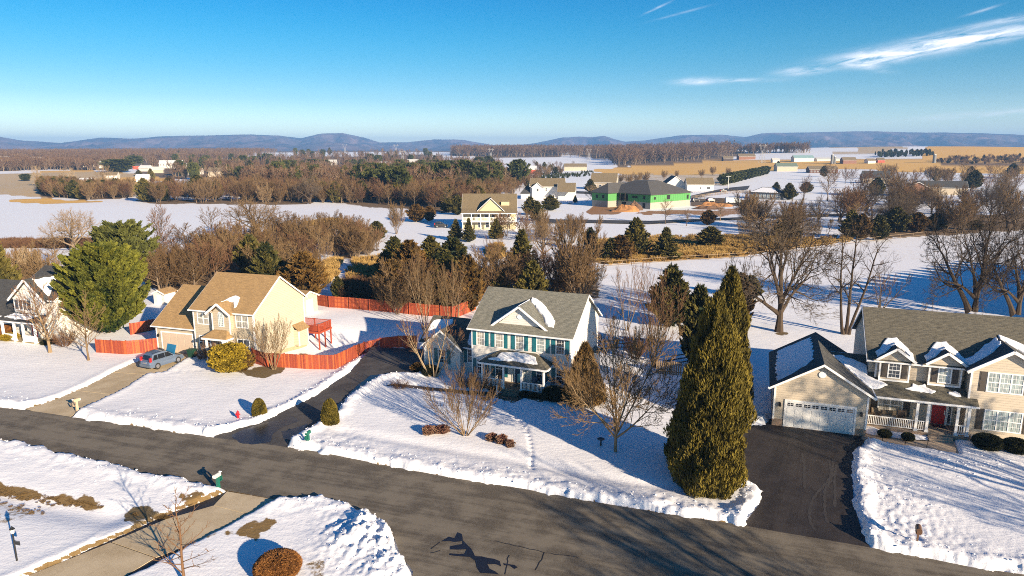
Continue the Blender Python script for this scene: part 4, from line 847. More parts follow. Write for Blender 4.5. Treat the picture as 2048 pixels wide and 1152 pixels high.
for i, (a, b_) in enumerate(((.52, 1.42), (2.52, 3.46), (4.70, 5.62), (6.92, 7.84), (8.89, 9.81))):
    window(Rt, F0, a, b_, 3.78, 5.33, 3, 4, ('glassc', 'glassc', 'glassc', 'glassb', 'glass')[i])
    shutter(Rt, F0, a - .44, a - .04, 3.78, 5.31, 'teal'); shutter(Rt, F0, b_ + .04, b_ + .44, 3.78, 5.31, 'teal')
for i, (a, b_) in enumerate(((.52, 1.42), (2.56, 3.47), (6.92, 7.80), (8.93, 9.84))):
    window(Rt, F0, a, b_, .78, 2.40, 3, 4, 'glass'); shutter(Rt, F0, a - .44, a - .04, .8, 2.38, 'teal'); shutter(Rt, F0, b_ + .04, b_ + .44, .8, 2.38, 'teal')
dr_ = box('door', 4.74, 5.40, -.05, .02, .42, 2.42, 'navy', Rt)
for z0, z1 in ((.55, 1.2), (1.35, 2.3)):
    for a in (4.80, 5.10): box('door_panel', a, a + .24, -.07, -.05, z0, z1, 'navy', dr_)
MB().lathe([(.0, 0), (.035, .01), (.035, .05), (0, .06)], 8, c=(4.82, -.1, 1.35)).obj('handle', 'black', dr_)
box('door_frame', 4.62, 4.73, -.055, .02, .4, 2.55, 'trimw', Rt); box('door_frame', 5.41, 5.6, -.055, .02, .4, 2.55, 'trimw', Rt); box('door_frame', 4.38, 6.1, -.05, .02, 2.43, 2.6, 'trimw', Rt)
window(Rt, F0, 4.36, 4.64, .42, 2.42, 1, 4, 'glassb', False, .06); window(Rt, F0, 5.66, 6.0, .42, 2.42, 1, 4, 'glassb', False, .06)
# roof gable
GX0, GX1, GXM, GZ0, GZR = 2.08, 7.92, 4.96, 5.98, 8.10
MB().extr([(GX0 + .25, GZ0 - .1), (GXM, GZR - .18), (GX1 - .25, GZ0 - .1)], 'y', .52, 1.2).obj('gable_wall', 'side2', Rt)
vb = (GZR - ZE) / SL - .38
rs = 0.62
roofg = MB(); sl_ = lambda z: (z - ZE) / SL - .38
roofg.shell([(GX0, .2, GZ0 - .02), (GXM, .2, GZR), (GXM, sl_(GZR) + .3, GZR), (GX0, sl_(GZ0) + .3, GZ0 - .02)], [(0, 1, 2, 3)], .12)
roofg.shell([(GX1, .2, GZ0 - .02), (GXM, .2, GZR), (GXM, sl_(GZR) + .3, GZR), (GX1, sl_(GZ0) + .3, GZ0 - .02)], [(3, 2, 1, 0)], .12)
rg = roofg.obj('roof', 'roof2y', Rt)
for s_ in ((GX0 - .03, GXM), (GX1 + .03, GXM)): MB().bar((s_[0], .17, GZ0 - .1), (s_[1], .17, GZR - .08), .06, .2).obj('rake_board', 'trimw', rg)
MB().tube((4.96, .53, 7.0), (4.96, .46, 7.0), .27, .25, 16).obj('round_vent', 'trimw', Rt)
gsl = (GZR - GZ0) / (GXM - GX0); gfl = lambda x_, y_: GZ0 + (x_ - GX0) * gsl; gfr = lambda x_, y_: GZ0 + (GX1 - x_) * gsl
snow_patch(Rt, [(2.1, .32), (2.4, .28), (4.85, .5), (4.9, 3.5), (4.4, 3.05), (3.2, 1.7), (2.15, .75)], gfl, .14, 1)
mfl = lambda x_, y_: max(ZE + (y_ + .38) * SL, gfr(x_, y_))
snow_patch(Rt, [(5.0, 3.3), (5.6, 2.9), (6.5, 2.1), (7.3, 1.3), (7.9, .6), (8.5, .65), (8.35, 1.3), (7.5, 2.2), (6.6, 3.1), (5.5, 3.75), (5.0, 3.8)], mfl, .13, 2)
# porch
PU0, PU1, PV, PZ = 1.75, 8.80, -2.28, 2.86; TU0, TU1, TZ = 3.3, 6.9, 3.62
pr = MB().shell([(PU0, PV, PZ), (PU1, PV, PZ), (PU1, .0, PZ), (TU1, .0, TZ), (TU0, .0, TZ), (PU0, .0, PZ)], [(0, 1, 3, 4), (1, 2, 3), (5, 0, 4)], .1).obj('porch_roof', 'roof3', Rt)
pb = MB(); pb.box(PU0, PU1, PV - .1, PV + .06, PZ - .17, PZ - .02); pb.box(PU1 - .06, PU1 + .1, PV + .06, -.01, PZ - .17, PZ - .02); pb.box(PU0 - .1, PU0 + .06, PV + .06, -.01, PZ - .17, PZ - .02); pb.obj('gutter', 'trimw', pr)
box('porch_ceiling', PU0 + .1, PU1 - .1, PV + .1, -.01, PZ - .26, PZ - .19, 'white', Rt)
pfn = lambda x_, y_: PZ + (y_ - PV) * (TZ - PZ) / (-PV)
snow_patch(Rt, [(2.6, -1.75), (3.3, -1.35), (3.5, -.55), (4.6, -.3), (6.2, -.3), (7.1, -.75), (7.6, -1.55), (7.3, -1.7), (5.3, -1.62), (3.6, -1.8)], pfn, .16, 3)
for u_ in (2.06, 4.30, 6.15, 8.42): column(Rt, u_, -2.0, .38, PZ - .15)
box('porch_floor', 1.9, 8.6, -2.15, -.05, -.1, .40, 'woodg', Rt)
railing(Rt, (2.14, -2.0), (4.22, -2.0), .40); railing(Rt, (6.23, -2.0), (8.34, -2.0), .40); railing(Rt, (8.42, -1.9), (8.42, -.1), .40); railing(Rt, (2.06, -1.9), (2.06, -.1), .4)
for k in range(2): box('step', 4.45, 6.0, -2.5 - .32 * k, -2.16 - .32 * k, -.1, .26 - .14 * k, 'woodg', Rt)
box('door_mat', 4.6, 5.7, -1.15, -.35, .405, .425, 'black', Rt)
box('newel_post', 3.95, 4.08, -2.95, -2.82, 0, .95, 'trimw', Rt)
# side bay and wires
sb = MB().extr([(7.6, .35), (8.9, .35), (8.9, 2.0), (7.6, 2.0)], 'x', 10.4, 10.95).obj('side_bay', 'side2', Rt)
MB().shell([(11.05, 7.5, 2.0), (11.05, 9.0, 2.0), (10.4, 9.0, 2.45), (10.4, 7.5, 2.45)], [(0, 1, 2, 3)], .08).obj('roof', 'roof2y', sb)
window(Rt, right(10.4), 4.0, 4.7, 3.7, 5.1, 2, 4, 'glassb')
# garage wing at left
MB().extr([(1.9, 0), (1.9, 3.1), (4.9, 4.95), (7.9, 3.1), (7.9, 0)], 'x', -6.7, -.02).obj('wall', 'side2', Rt)
gable(Rt, 'x', -7.0, -.05, 1.5, 8.3, 2.95, 5.1, 'roof3', ends=(1, 0))
MB().extr([(-6.1, 0), (-6.1, 2.9), (-4.0, 4.55), (-1.9, 2.9), (-1.9, 0)], 'y', 1.1, 2.5).obj('wall', 'side2', Rt)
g2 = gable(Rt, 'y', .75, 4.6, -6.45, -1.55, 2.75, 4.72, 'roof3y', ends=(1, 0), gut=(0, 0))
snow_patch(Rt, [(-6.8, 1.8), (-5.9, 2.2), (-4.2, 3.9), (-4.4, 4.6), (-5.2, 4.5), (-6.7, 4.2)], lambda x_, y_: 2.95 + (y_ - 1.5) * .632, .1, 5)
snow_patch(Rt, [(-1.3, 1.75), (-.2, 1.7), (-.2, 4.6), (-.9, 4.4), (-1.8, 3.1), (-1.6, 2.4)], lambda x_, y_: 2.95 + (y_ - 1.5) * .632, .1, 6)
F2 = front(1.9); F1 = front(1.1)
window(Rt, F2, -1.45, -.62, 1.15, 2.65, 3, 4, 'glass'); shutter(Rt, F2, -.58, -.2, 1.15, 2.65, 'teal'); shutter(Rt, F2, -1.84, -1.49, 1.15, 2.65, 'teal')
window(Rt, F1, -4.5, -3.5, 1.0, 2.55, 3, 4, 'glass'); shutter(Rt, F1, -4.95, -4.54, 1.0, 2.55, 'teal'); shutter(Rt, F1, -3.46, -3.05, 1.0, 2.55, 'teal')
box('corner_board', -6.13, -6.0, 1.07, 1.2, .05, 2.85, 'trimw', Rt)

# ============================================================ beige house with tan roof
hL = thing('house', 'beige two-storey house with tan shingle roof, arched window and red back deck', 'house', (-35.90, 74.71, 0), math.radians(-17.6))
Rt = hL; ZE, ZR, VM, WD_ = 5.55, 8.95, 4.65, 8.1; SL = (ZR - ZE) / (VM + .36)
MB().extr([(0, -.2), (0, ZE + SL * .36 - .12), (VM, ZR - .1), (9.3, ZE + SL * .36 - .12), (9.3, -2.2), (7.5, -2.2), (5, -.3)], 'x', 0, WD_).obj('wall', 'side1r', Rt)
MB().extr([(0.01, 0.05), (WD_ - .01, 0.05), (WD_ - .01, ZE), (0.01, ZE)], 'y', -.03, 0.0).obj('front_siding', 'side1', Rt)
gable(Rt, 'x', -.25, WD_ + .25, -.36, 9.66, ZE, ZR, 'roof1')
for u_, v0 in ((0, -.05), (WD_ - .12, -.05)): box('corner_board', u_ - .01, u_ + .13, v0, v0 + .12, .05, ZE - .08, 'trimw', Rt)
box('corner_board', WD_ - .01, WD_ + .03, -.05, .1, .1, ZE, 'trimw', Rt); box('corner_board', WD_ - .01, WD_ + .03, 9.2, 9.33, -1.6, ZE, 'trimw', Rt)
MB().extr([(3.5, -.9), (9.36, -2.3), (9.36, -.35), (3.5, .3)], 'x', WD_ - .2, WD_ + .035).obj('stone_base', 'stone1', Rt)
F0 = front(-.03)
for a, b_ in ((.58, 2.2), (5.75, 7.4)):
    window(Rt, F0, a, b_, 3.82, 5.28, 2, 4, 'glassc', units=2, mun=False); window(Rt, F0, a, b_, 1.0, 2.55, 2, 4, 'glass', units=2, mun=False)
# entry bay
MB().extr([(3.1, .4), (3.1, 5.45), (4.2, 6.42), (5.45, 5.45), (5.45, .4)], 'y', -.62, 0).obj('entry_bay', 'side1', Rt)
for u_ in (3.09, 5.36): box('corner_board', u_ - .01, u_ + .11, -.65, -.55, 2.9, 5.4, 'trimw', Rt)
sl_ = lambda z: (z - ZE) / SL - .36
rg = MB()
rg.shell([(2.66, -1.0, 5.42), (4.2, -1.0, 6.62), (4.2, sl_(6.62) + .3, 6.62), (2.66, sl_(5.6) + .3, 5.42)], [(0, 1, 2, 3)], .1)
rg.shell([(5.8, -1.0, 5.42), (4.2, -1.0, 6.62), (4.2, sl_(6.62) + .3, 6.62), (5.8, sl_(5.6) + .3, 5.42)], [(3, 2, 1, 0)], .1)
rgo = rg.obj('roof', 'roof1y', Rt)
for s_ in (2.62, 5.84): MB().bar((s_, -1.04, 5.33), (4.2, -1.04, 6.52), .09, .22).obj('rake_board', 'trimw', rgo)
snow_patch(Rt, [(3.3, .7), (4.2, .75), (4.9, .9), (5.5, .15), (5.7, .35), (5.3, 1.5), (4.6, 1.7), (4.0, 1.35)], lambda x_, y_: max(ZE + (y_ + .36) * SL, 6.62 - abs(x_ - 4.2) * .75), .12, 8, .1, .03, .2)
# arched window
aw = MB(); A0, A1, Z0_, Z1_ = 3.95, 4.68, 3.93, 5.27; cx = (A0 + A1) / 2; rr = (A1 - A0) / 2
arch = lambda r, z: [(cx - r, z), (cx + r, z)] + [(cx + r * math.cos(t_), Z1_ + r * math.sin(t_)) for t_ in np.linspace(0, math.pi, 13)]
aw.extr(arch(rr, Z0_), 'y', -.66, -.62); wf = aw.obj('window', 'trimw', Rt)
MB().extr(arch(rr - .08, Z0_ + .08), 'y', -.675, -.661).obj('pane', 'glassb', wf)
mu = MB()
for x_ in (cx - .095, cx + .095): mu.box(x_ - .013, x_ + .013, -.69, -.676, Z0_ + .08, Z1_)
for z_ in (4.2, 4.47, 4.74, 5.01, 5.27): mu.box(A0 + .08, A1 - .08, -.692, -.678, z_ - .013, z_ + .013)
for t_ in (.25, .5, .75): mu.bar((cx, -.684, Z1_), (cx + .27 * math.cos(t_ * math.pi), -.684, Z1_ + .27 * math.sin(t_ * math.pi)), .016, .026)
mu.obj('muntin', 'trimw', wf)
# porch
pz, pt = 2.86, 3.55
pr = MB().shell([(2.5, -1.75, pz), (5.75, -1.75, pz), (5.75, -.62, pz), (5.0, -.62, pt), (3.25, -.62, pt), (2.5, -.62, pz)], [(0, 1, 3, 4), (1, 2, 3), (5, 0, 4)], .1).obj('porch_roof', 'roof1', Rt)
pb = MB(); pb.box(2.5, 5.75, -1.85, -1.7, pz - .2, pz - .02); pb.box(5.69, 5.85, -1.7, -.63, pz - .2, pz - .02); pb.box(2.4, 2.56, -1.7, -.63, pz - .2, pz - .02); pb.obj('fascia', 'trimw', pr)
column(Rt, 3.0, -1.6, .3, pz - .15, .18); column(Rt, 5.3, -1.6, .3, pz - .15, .3)
box('porch_floor', 2.7, 5.6, -1.75, -.66, -.1, .32, 'woodg', Rt); railing(Rt, (3.1, -1.65), (3.6, -2.4), 0.0, .8); railing(Rt, (5.3, -1.65), (5.3, -.7), .3, .8)
d_ = box('door', 3.7, 4.55, -.67, -.6, .35, 2.35, plain('brown_door', (.28, .11, .06), .5), Rt); box('door_panel', 3.85, 4.4, -.69, -.67, 1.2, 2.2, 'glassc', d_)
window(Rt, front(-.63), 4.62, 4.95, .4, 2.35, 1, 4, 'glassb', False, .05)
# garage
GV = .4
MB().extr([(GV, 0), (GV, 3.35), (5.5, 6.8), (10.4, 3.35), (10.4, 0)], 'x', -5.9, -.01).obj('wall', 'side1', Rt)
gable(Rt, 'x', -6.2, -.02, .02, 10.9, 3.12, 6.95, 'roof1', ends=(1, 0), gut=(1, 1))
Fg = front(GV)
gd = fb(Fg, -5.1, -.75, .0, .03, 0.02, 2.3).obj('garage_door', 'gdoor1', Rt)
for r_ in range(4):
    for c_ in range(4): fb(Fg, -5.0 + c_ * 1.06, -4.05 + c_ * 1.06, .03, .045, .1 + r_ * .56, .55 + r_ * .56).obj('door_panel', 'gdoor1', gd)
gf = MB(); fb(Fg, -5.25, -5.1, 0, .06, 0, 2.45, gf); fb(Fg, -.75, -.6, 0, .06, 0, 2.45, gf); fb(Fg, -5.1, -.75, 0, .06, 2.3, 2.45, gf); gf.obj('door_frame', 'trimw', Rt)
box('corner_board', -5.93, -5.8, GV - .04, GV + .1, .05, 3.0, 'trimw', Rt); wall_lamp(Rt, Fg, -5.55, 1.9)
# side bump-out and deck
bo = MB().extr([(6.9, .05), (8.75, -.25), (8.75, 1.95), (6.9, 1.95)], 'x', WD_, WD_ + .75).obj('side_bay', 'side1r', Rt)
MB().shell([(9.0, 6.75, 1.95), (9.0, 8.9, 1.95), (WD_, 8.9, 2.6), (WD_, 6.75, 2.6)], [(0, 1, 2, 3)], .1).obj('roof', 'roof1y', bo)
for y_ in (6.88, 8.66): box('corner_board', WD_ + .66, WD_ + .78, y_, y_ + .1, 0, 1.94, 'trimw', bo)
dk = MB(); dk.box(5.2, 10.0, 9.34, 12.2, .95, 1.15); dk.obj('deck_floor', 'deckr', Rt)
for k in range(6): box('deck_board', 5.25, 9.95, 9.38 + k * .47, 9.81 + k * .47, 1.15, 1.185, 'deckr', Rt)
for x_, y_ in ((9.85, 9.5), (9.85, 10.8), (9.85, 12.1), (7.6, 12.1), (5.4, 12.1)):
    box('deck_post', x_ - .07, x_ + .07, y_ - .07, y_ + .07, -2.0, 2.15, 'deckr', Rt)
railing(Rt, (9.85, 9.55), (9.85, 12.1), 1.18, .9, 'deckr', .14, bw=.05); railing(Rt, (5.4, 12.1), (9.85, 12.1), 1.18, .9, 'deckr', .14, bw=.05); railing(Rt, (8.2, 9.5), (9.85, 9.5), 1.18, .9, 'deckr', .14, bw=.05)

# ============================================================ right-hand beige house with red door
hR = thing('house', 'beige house with red front door, white garage door and dark shingle roof at right', 'house', (23.069, 57.233, 0), math.radians(-20))
Rt = hR; GV = -2.6
MB().extr([(0, .6), (0, 3.62), (3.6, 5.72), (7.15, 3.62), (7.15, .6)], 'y', GV, 7.4).obj('wall', 'side3', Rt)
MB().box(-.02, 7.17, GV - .02, 7.42, -.2, .62).obj('brick_base', 'brick3', Rt)
r1 = gable(Rt, 'y', GV - .35, 7.7, -.42, 7.57, 3.5, 5.92, 'roof3y', cm=3.6)
Fg = front(GV)
gsl = (5.92 - 3.5) / 4.02
snow_patch(Rt, [(.15, GV + .3), (1.3, GV + .55), (2.3, GV + 1.3), (3.0, GV + 2.3), (3.1, 6.6), (.35, 6.7), (.1, 2.5)], lambda x_, y_: 3.5 + (x_ + .42) * gsl, .07, 11, .12, .12)
for u_ in (0, 7.05): box('corner_board', u_ - .02, u_ + .12, GV - .03, GV + .1, .6, 3.4, 'trimw', Rt)
gd = fb(Fg, 1.0, 6.2, 0, .03, .04, 2.3).obj('garage_door', 'gdoor', Rt)
for r_ in range(3):
    for c_ in range(8):
        x0 = 1.06 + c_ * .645; fb(Fg, x0, x0 + .55, .03, .045, .12 + r_ * .56, .56 + r_ * .56).obj('door_panel', 'gdoor', gd)
for c_ in range(8):
    x0 = 1.1 + c_ * .645; p_ = fb(Fg, x0, x0 + .46, .03, .036, 1.90, 2.16).obj('pane', 'glass', gd)
g_ = MB()
for c_ in range(8):
    x0 = 1.1 + c_ * .645; fb(Fg, x0 + .215, x0 + .245, .036, .05, 1.90, 2.16, g_); fb(Fg, x0, x0 + .46, .037, .051, 2.02, 2.045, g_)
g_.obj('muntin', 'trimw', gd)
gf = MB(); fb(Fg, .86, 1.0, 0, .07, .03, 2.45, gf); fb(Fg, 6.2, 6.34, 0, .07, .03, 2.45, gf); fb(Fg, 1.0, 6.2, 0, .07, 2.3, 2.45, gf); gf.obj('door_frame', 'trimw', Rt)
MB().tube((3.55, GV, 4.9), (3.55, GV - .07, 4.9), .3, .27, 16).obj('round_vent', 'trimw', Rt)
wall_lamp(Rt, Fg, .5, 1.95); wall_lamp(Rt, Fg, 6.7, 1.9)
# main body
MX0, MX1 = 7.45, 22.5; ZE, ZR, VM = 5.75, 9.1, 5.9; VE = .35; SL = (ZR - ZE) / (VM - VE)
MB().extr([(1.3, 0), (1.3, ZE + .3), (VM, ZR - .1), (11.1, ZE), (11.1, 0)], 'x', MX0, MX1).obj('wall', 'side3', Rt)
box('upper_wall', 7.9, 14.3, .85, 1.31, 3.4, 5.85, 'side3', Rt); box('corner_board', 7.88, 8.02, .82, .95, 4.0, 5.7, 'trimw', Rt)
gable(Rt, 'x', MX0 - .3, MX1 + .3, VE, 11.5, ZE, ZR, 'roof3', cm=VM)
box('foundation', MX0 - .03, MX1, 1.27, 11.12, -.2, .4, 'brick3', Rt)
# right projecting gable
BU0, BU1, BM, BV = 14.5, 20.1, 17.05, -.4
MB().extr([(BU0, 0), (BU0, 5.95), (BM, 7.55), (BU1, 5.95), (BU1, 0)], 'y', BV, 1.4).obj('wall', 'side3', Rt)
sl_ = lambda z: (z - ZE) / SL + VE
rb = MB()
rb.shell([(BU0 - .35, BV - .35, 5.85), (BM, BV - .35, 7.78), (BM, sl_(7.78) + .3, 7.78), (BU0 - .35, sl_(5.85) + .5, 5.85)], [(0, 1, 2, 3)], .12)
rb.shell([(BU1 + .35, BV - .35, 5.85), (BM, BV - .35, 7.78), (BM, sl_(7.78) + .3, 7.78), (BU1 + .35, sl_(5.85) + .5, 5.85)], [(3, 2, 1, 0)], .12)
rb = rb.obj('roof', 'roof3y', Rt)
for s_ in (BU0 - .38, BU1 + .38): MB().bar((s_, BV - .4, 5.75), (BM, BV - .4, 7.68), .09, .24).obj('rake_board', 'trimw', rb)
bs = (7.78 - 5.85) / (BM - BU0 + .35)
snow_patch(Rt, [(14.4, .2), (15.4, .35), (16.2, .8), (16.9, 1.6), (16.9, 3.5), (16.0, 2.7), (14.9, 1.5), (13.9, .95)], lambda x_, y_: max(5.85 + (x_ - BU0 + .35) * bs, ZE + (y_ - VE) * SL), .16, 12)
snow_patch(Rt, [(17.2, 3.2), (18.2, 2.5), (19.2, 1.7), (20.2, .9), (20.7, 1.1), (19.8, 2.2), (18.6, 3.2), (17.2, 3.9)], lambda x_, y_: max(7.78 - (x_ - BM) * bs, ZE + (y_ - VE) * SL), .14, 13)
FB = front(BV)
window(Rt, FB, 15.62, 18.10, 4.18, 5.85, 3, 4, 'glassb', units=3); shutter(Rt, FB, 15.1, 15.56, 4.2, 5.83, 'brownsh'); shutter(Rt, FB, 18.16, 18.62, 4.2, 5.83, 'brownsh')
window(Rt, FB, 15.75, 18.35, 1.0, 2.75, 3, 4, 'glassb', units=3); shutter(Rt, FB, 15.22, 15.69, 1.0, 2.75, 'brownsh'); shutter(Rt, FB, 18.41, 18.88, 1.0, 2.75, 'brownsh')
for u_ in (BU0, BU1 - .1): box('corner_board', u_ - .02, u_ + .12, BV - .03, BV + .08, .3, 5.75, 'trimw', Rt)
box('foundation', BU0 - .02, BU1 + .02, BV - .02, 1.2, -.2, .3, 'brick3', Rt)
# dormers
for u0, u1, gl in ((8.13, 10.4, 'glass'), (11.75, 14.1, 'glassb')):
    m_ = (u0 + u1) / 2
    MB().extr([(u0, 4.0), (u0, 5.85), (m_, 6.78), (u1, 5.85), (u1, 4.0)], 'y', .45, 1.6).obj('dormer_wall', 'side3', Rt)
    rb = MB(); zz_ = 6.98; ze_ = 5.92
    rb.shell([(u0 - .3, .1, ze_), (m_, .1, zz_), (m_, sl_(zz_) + .3, zz_), (u0 - .3, sl_(ze_) + .4, ze_)], [(0, 1, 2, 3)], .1)
    rb.shell([(u1 + .3, .1, ze_), (m_, .1, zz_), (m_, sl_(zz_) + .3, zz_), (u1 + .3, sl_(ze_) + .4, ze_)], [(3, 2, 1, 0)], .1)
    rb = rb.obj('roof', 'roof3y', Rt)
    for s_ in (u0 - .33, u1 + .33): MB().bar((s_, .06, ze_ - .08), (m_, .06, zz_ - .08), .08, .2).obj('rake_board', 'trimw', rb)
    ds = (zz_ - ze_) / (m_ - u0 + .3)
    snow_patch(Rt, [(u0 - .2, .45), (u0 + .4, .6), (m_ - .25, 1.2), (m_, 1.15), (m_ + .5, 1.35), (u1 - .1, .6), (u1 + .25, .55), (u1 + .3, 1.2), (u1 - .3, 1.9), (m_ + .3, 2.7), (m_ - .5, 2.6), (u0 + .3, 1.9), (u0 - .3, 1.2)],
               lambda x_, y_: max(zz_ - abs(x_ - m_) * ds, ZE + (y_ - VE) * SL), .17, 14)
    Fd = front(.45)
    window(Rt, Fd, m_ - .5, m_ + .47, 4.28, 5.68, 3, 4, gl); shutter(Rt, Fd, m_ - .98, m_ - .54, 4.3, 5.66, 'brownsh'); shutter(Rt, Fd, m_ + .51, m_ + .95, 4.3, 5.66, 'brownsh')
    for u_ in (u0, u1 - .1): box('corner_board', u_ - .01, u_ + .11, .42, .52, 4.15, 5.8, 'trimw', Rt)
    box('sill_board', u0, u1, .415, .45, 4.0, 4.15, 'trimw', Rt)
# porch roof and connector
p0, pv, cz, cv_ = 3.12, -1.15, 5.35, 3.2; ps = (cz - p0) / (cv_ - pv); wv = .86
MB().shell([(7.62, pv, p0), (15.15, pv, p0), (15.15, BV - .01, p0 + ps * (BV - pv)), (14.5, BV - .01, p0 + ps * (BV - pv)), (14.5, wv + .5, p0 + ps * (wv + .5 - pv)), (MX0 - .02, wv + .5, p0 + ps * (wv + .5 - pv)), (MX0 - .02, cv_, cz), (4.2, cv_, cz), (6.9, -.6, p0 + ps * (.5))],
           [(0, 1, 2, 3, 4, 5, 6, 7, 8)], .12).obj('porch_roof', 'roof3', Rt)
MB().shell([(4.2, cv_, cz), (MX0 - .02, cv_, cz), (MX0 - .02, 7.2, 3.6), (7.3, 7.2, 3.6)], [(0, 1, 2, 3)], .12).obj('roof', 'roof3', Rt)
box('gutter', 7.6, 15.2, pv - .1, pv + .04, p0 - .16, p0 - .02, 'trimw', Rt); box('porch_beam', 7.75, 15.0, pv + .3, pv + .46, p0 - .34, p0 - .13, 'trimw', Rt)
pfn = lambda x_, y_: max(p0 + (y_ - pv) * ps, 3.5 + (7.57 - x_) * .61)
snow_patch(Rt, [(4.6, 2.4), (6.0, .7), (7.3, -.75), (8.3, -.35), (8.9, .1), (8.0, .5), (7.42, .9), (7.4, 2.0), (6.4, 2.5), (5.2, 2.9)], pfn, .12, 15)
for i, pt_ in enumerate(([(10.1, -.15), (10.6, .1), (10.75, .5), (11.1, .35), (11.6, .5), (11.7, .15), (12.3, -.1), (12.0, -.35), (11.0, -.3)], [(13.2, -.05), (13.7, .1), (14.0, -.1), (14.1, -.35), (13.5, -.4), (13.2, -.25)])):
    snow_patch(Rt, pt_, lambda x_, y_: p0 + (y_ - pv) * ps, .1, 16 + i, .08, .04, .2)
snow_patch(Rt, [(4.5, 3.4), (7.3, 3.5), (7.3, 5.6), (6.2, 5.1)], lambda x_, y_: cz - (y_ - cv_) * .44, .08, 19)
# porch body
box('porch_floor', 7.2, 15.0, -1.0, 1.28, -.2, .36, 'brick3', Rt); box('porch_slab', 7.2, 14.45, -1.04, 1.27, .36, .42, 'concw', Rt)
for k in range(2): box('step', 11.9, 13.6, -1.36 - .3 * k, -1.04 - .3 * k, -.1, .28 - .13 * k, 'concw', Rt)
for u_ in (11.0, 11.78, 13.85, 14.62): column(Rt, u_, -.85, .42, p0 - .2, .2)
railing(Rt, (7.25, -.85), (10.9, -.85), .42); railing(Rt, (11.1, -.85), (11.68, -.85), .42); railing(Rt, (13.95, -.85), (14.52, -.85), .42)
F1 = front(1.3)
dr_ = fb(F1, 12.5, 13.5, .02, .06, .45, 2.55).obj('door', 'redd', Rt)
for a_ in (12.6, 13.03):
    for z0, z1 in ((.6, 1.15), (1.25, 1.9), (2.0, 2.4)): fb(F1, a_, a_ + .36, .06, .075, z0, z1).obj('door_panel', 'redd', dr_)
fb(F1, 13.4, 13.46, .075, .12, 1.3, 1.7).obj('handle', 'trimw', dr_)
dfm = MB(); fb(F1, 12.3, 12.49, 0, .09, .42, 2.7, dfm); fb(F1, 13.51, 13.62, 0, .09, .42, 2.7, dfm); fb(F1, 12.49, 13.51, 0, .09, 2.56, 2.7, dfm); dfm.obj('door_frame', 'trimw', Rt)
window(Rt, F1, 13.62, 13.98, .5, 2.65, 1, 5, 'glass', False, .08)
fb(F1, 12.5, 13.5, .3, .9, .425, .445).obj('door_mat', 'black', Rt)
window(Rt, F1, 8.45, 10.35, .75, 2.55, 3, 4, 'glassc', units=2); shutter(Rt, F1, 7.9, 8.4, .75, 2.55, 'brownsh'); shutter(Rt, F1, 10.4, 10.9, .75, 2.55, 'brownsh')
wall_lamp(Rt, F1, 11.9, 2.2); fb(F1, 14.2, 14.32, 0, .03, 1.5, 1.75).obj('house_number_plate', 'black', Rt)
MB().tube((15.2, -.5, .5), (15.0, -.85, .5), .04, .04, 6).tube((15.0, -.85, .52), (15.0, -.85, .05), .04, .04, 6).obj('downspout', 'trimw', Rt)

# ============================================================ dark-roofed house, far left
hD = thing('house', 'cream house with black shingle roof, big front gable and small porch at the left edge', 'house', (-60.25, 82.07, 0), math.radians(-17))
Rt = hD
MB().extr([(0, 0), (0, 5.3), (4.8, 8.2), (9.6, 5.3), (9.6, 0)], 'x', -1.4, 5.2).obj('wall', 'side2', Rt)
gable(Rt, 'x', -1.7, 5.5, -.35, 9.95, 5.25, 8.4, 'roof4')
MB().extr([(0, 0), (0, 2.9), (4.6, 6.0), (9.2, 2.9), (9.2, 0)], 'x', -13.5, -1.41).obj('wall', 'side2', Rt)
gable(Rt, 'x', -13.8, -1.75, -.4, 9.6, 2.8, 6.2, 'roof4', ends=(1, 0))
MB().extr([(-.9, 2.9), (-.9, 5.2), (1.7, 7.45), (4.2, 5.2), (4.2, 2.9)], 'y', -.5, 1.2).obj('gable_wall', 'side2', Rt)
rb = MB()
for s_ in (-1.25, 4.65): rb.shell([(s_, -.85, 5.05), (1.7, -.85, 7.72), (1.7, 3.6, 7.72), (s_, 1.2, 5.05)], [(0, 1, 2, 3) if s_ < 0 else (3, 2, 1, 0)], .12)
rb = rb.obj('roof', 'roof4y', Rt)
for s_ in (-1.3, 4.7): MB().bar((s_, -.9, 4.95), (1.7, -.9, 7.6), .1, .22).obj('rake_board', 'trimw', rb)
snow_patch(Rt, [(1.9, .2), (3.0, .1), (4.3, .2), (4.5, 1.0), (3.2, 2.2), (2.0, 3.0)], lambda x_, y_: 7.72 - (x_ - 1.7) * .905, .12, 31)
window(Rt, front(-.5), -.8, 2.0, 3.75, 5.15, 1, 2, 'glass', units=4, hung=False, mun=False)
bx_ = MB(); bx_.box(-1.3, -.85, -.55, 1.0, 5.2, 5.32); bx_.obj('eave_return', 'trimw', Rt)
MB().shell([(-2.0, -2.1, 2.75), (4.4, -2.1, 2.75), (4.4, -.5, 3.4), (-2.0, -.5, 3.4)], [(0, 1, 2, 3)], .12).obj('porch_roof', 'roof4', Rt)
box('gutter', -2.05, 4.45, -2.2, -2.06, 2.58, 2.73, 'trimw', Rt)
snow_patch(Rt, [(-1.3, -1.5), (.5, -1.7), (2.6, -1.6), (3.4, -.7), (-.6, -.7)], lambda x_, y_: 2.75 + (y_ + 2.1) * .406, .12, 32)
for u_ in (-1.4, .5, 1.9, 3.8): column(Rt, u_, -1.9, .2, 2.6, .22)
box('porch_floor', -1.7, 4.1, -2.05, -.05, -.1, .22, 'stone1', Rt); railing(Rt, (-1.3, -1.9), (.4, -1.9), .2); railing(Rt, (2.0, -1.9), (3.7, -1.9), .2)
window(Rt, front(0), -1.1, .2, .9, 2.3, 2, 4, 'glass', units=2, mun=False); window(Rt, front(0), 2.4, 3.6, .9, 2.2, 2, 4, 'glass', units=2, mun=False)
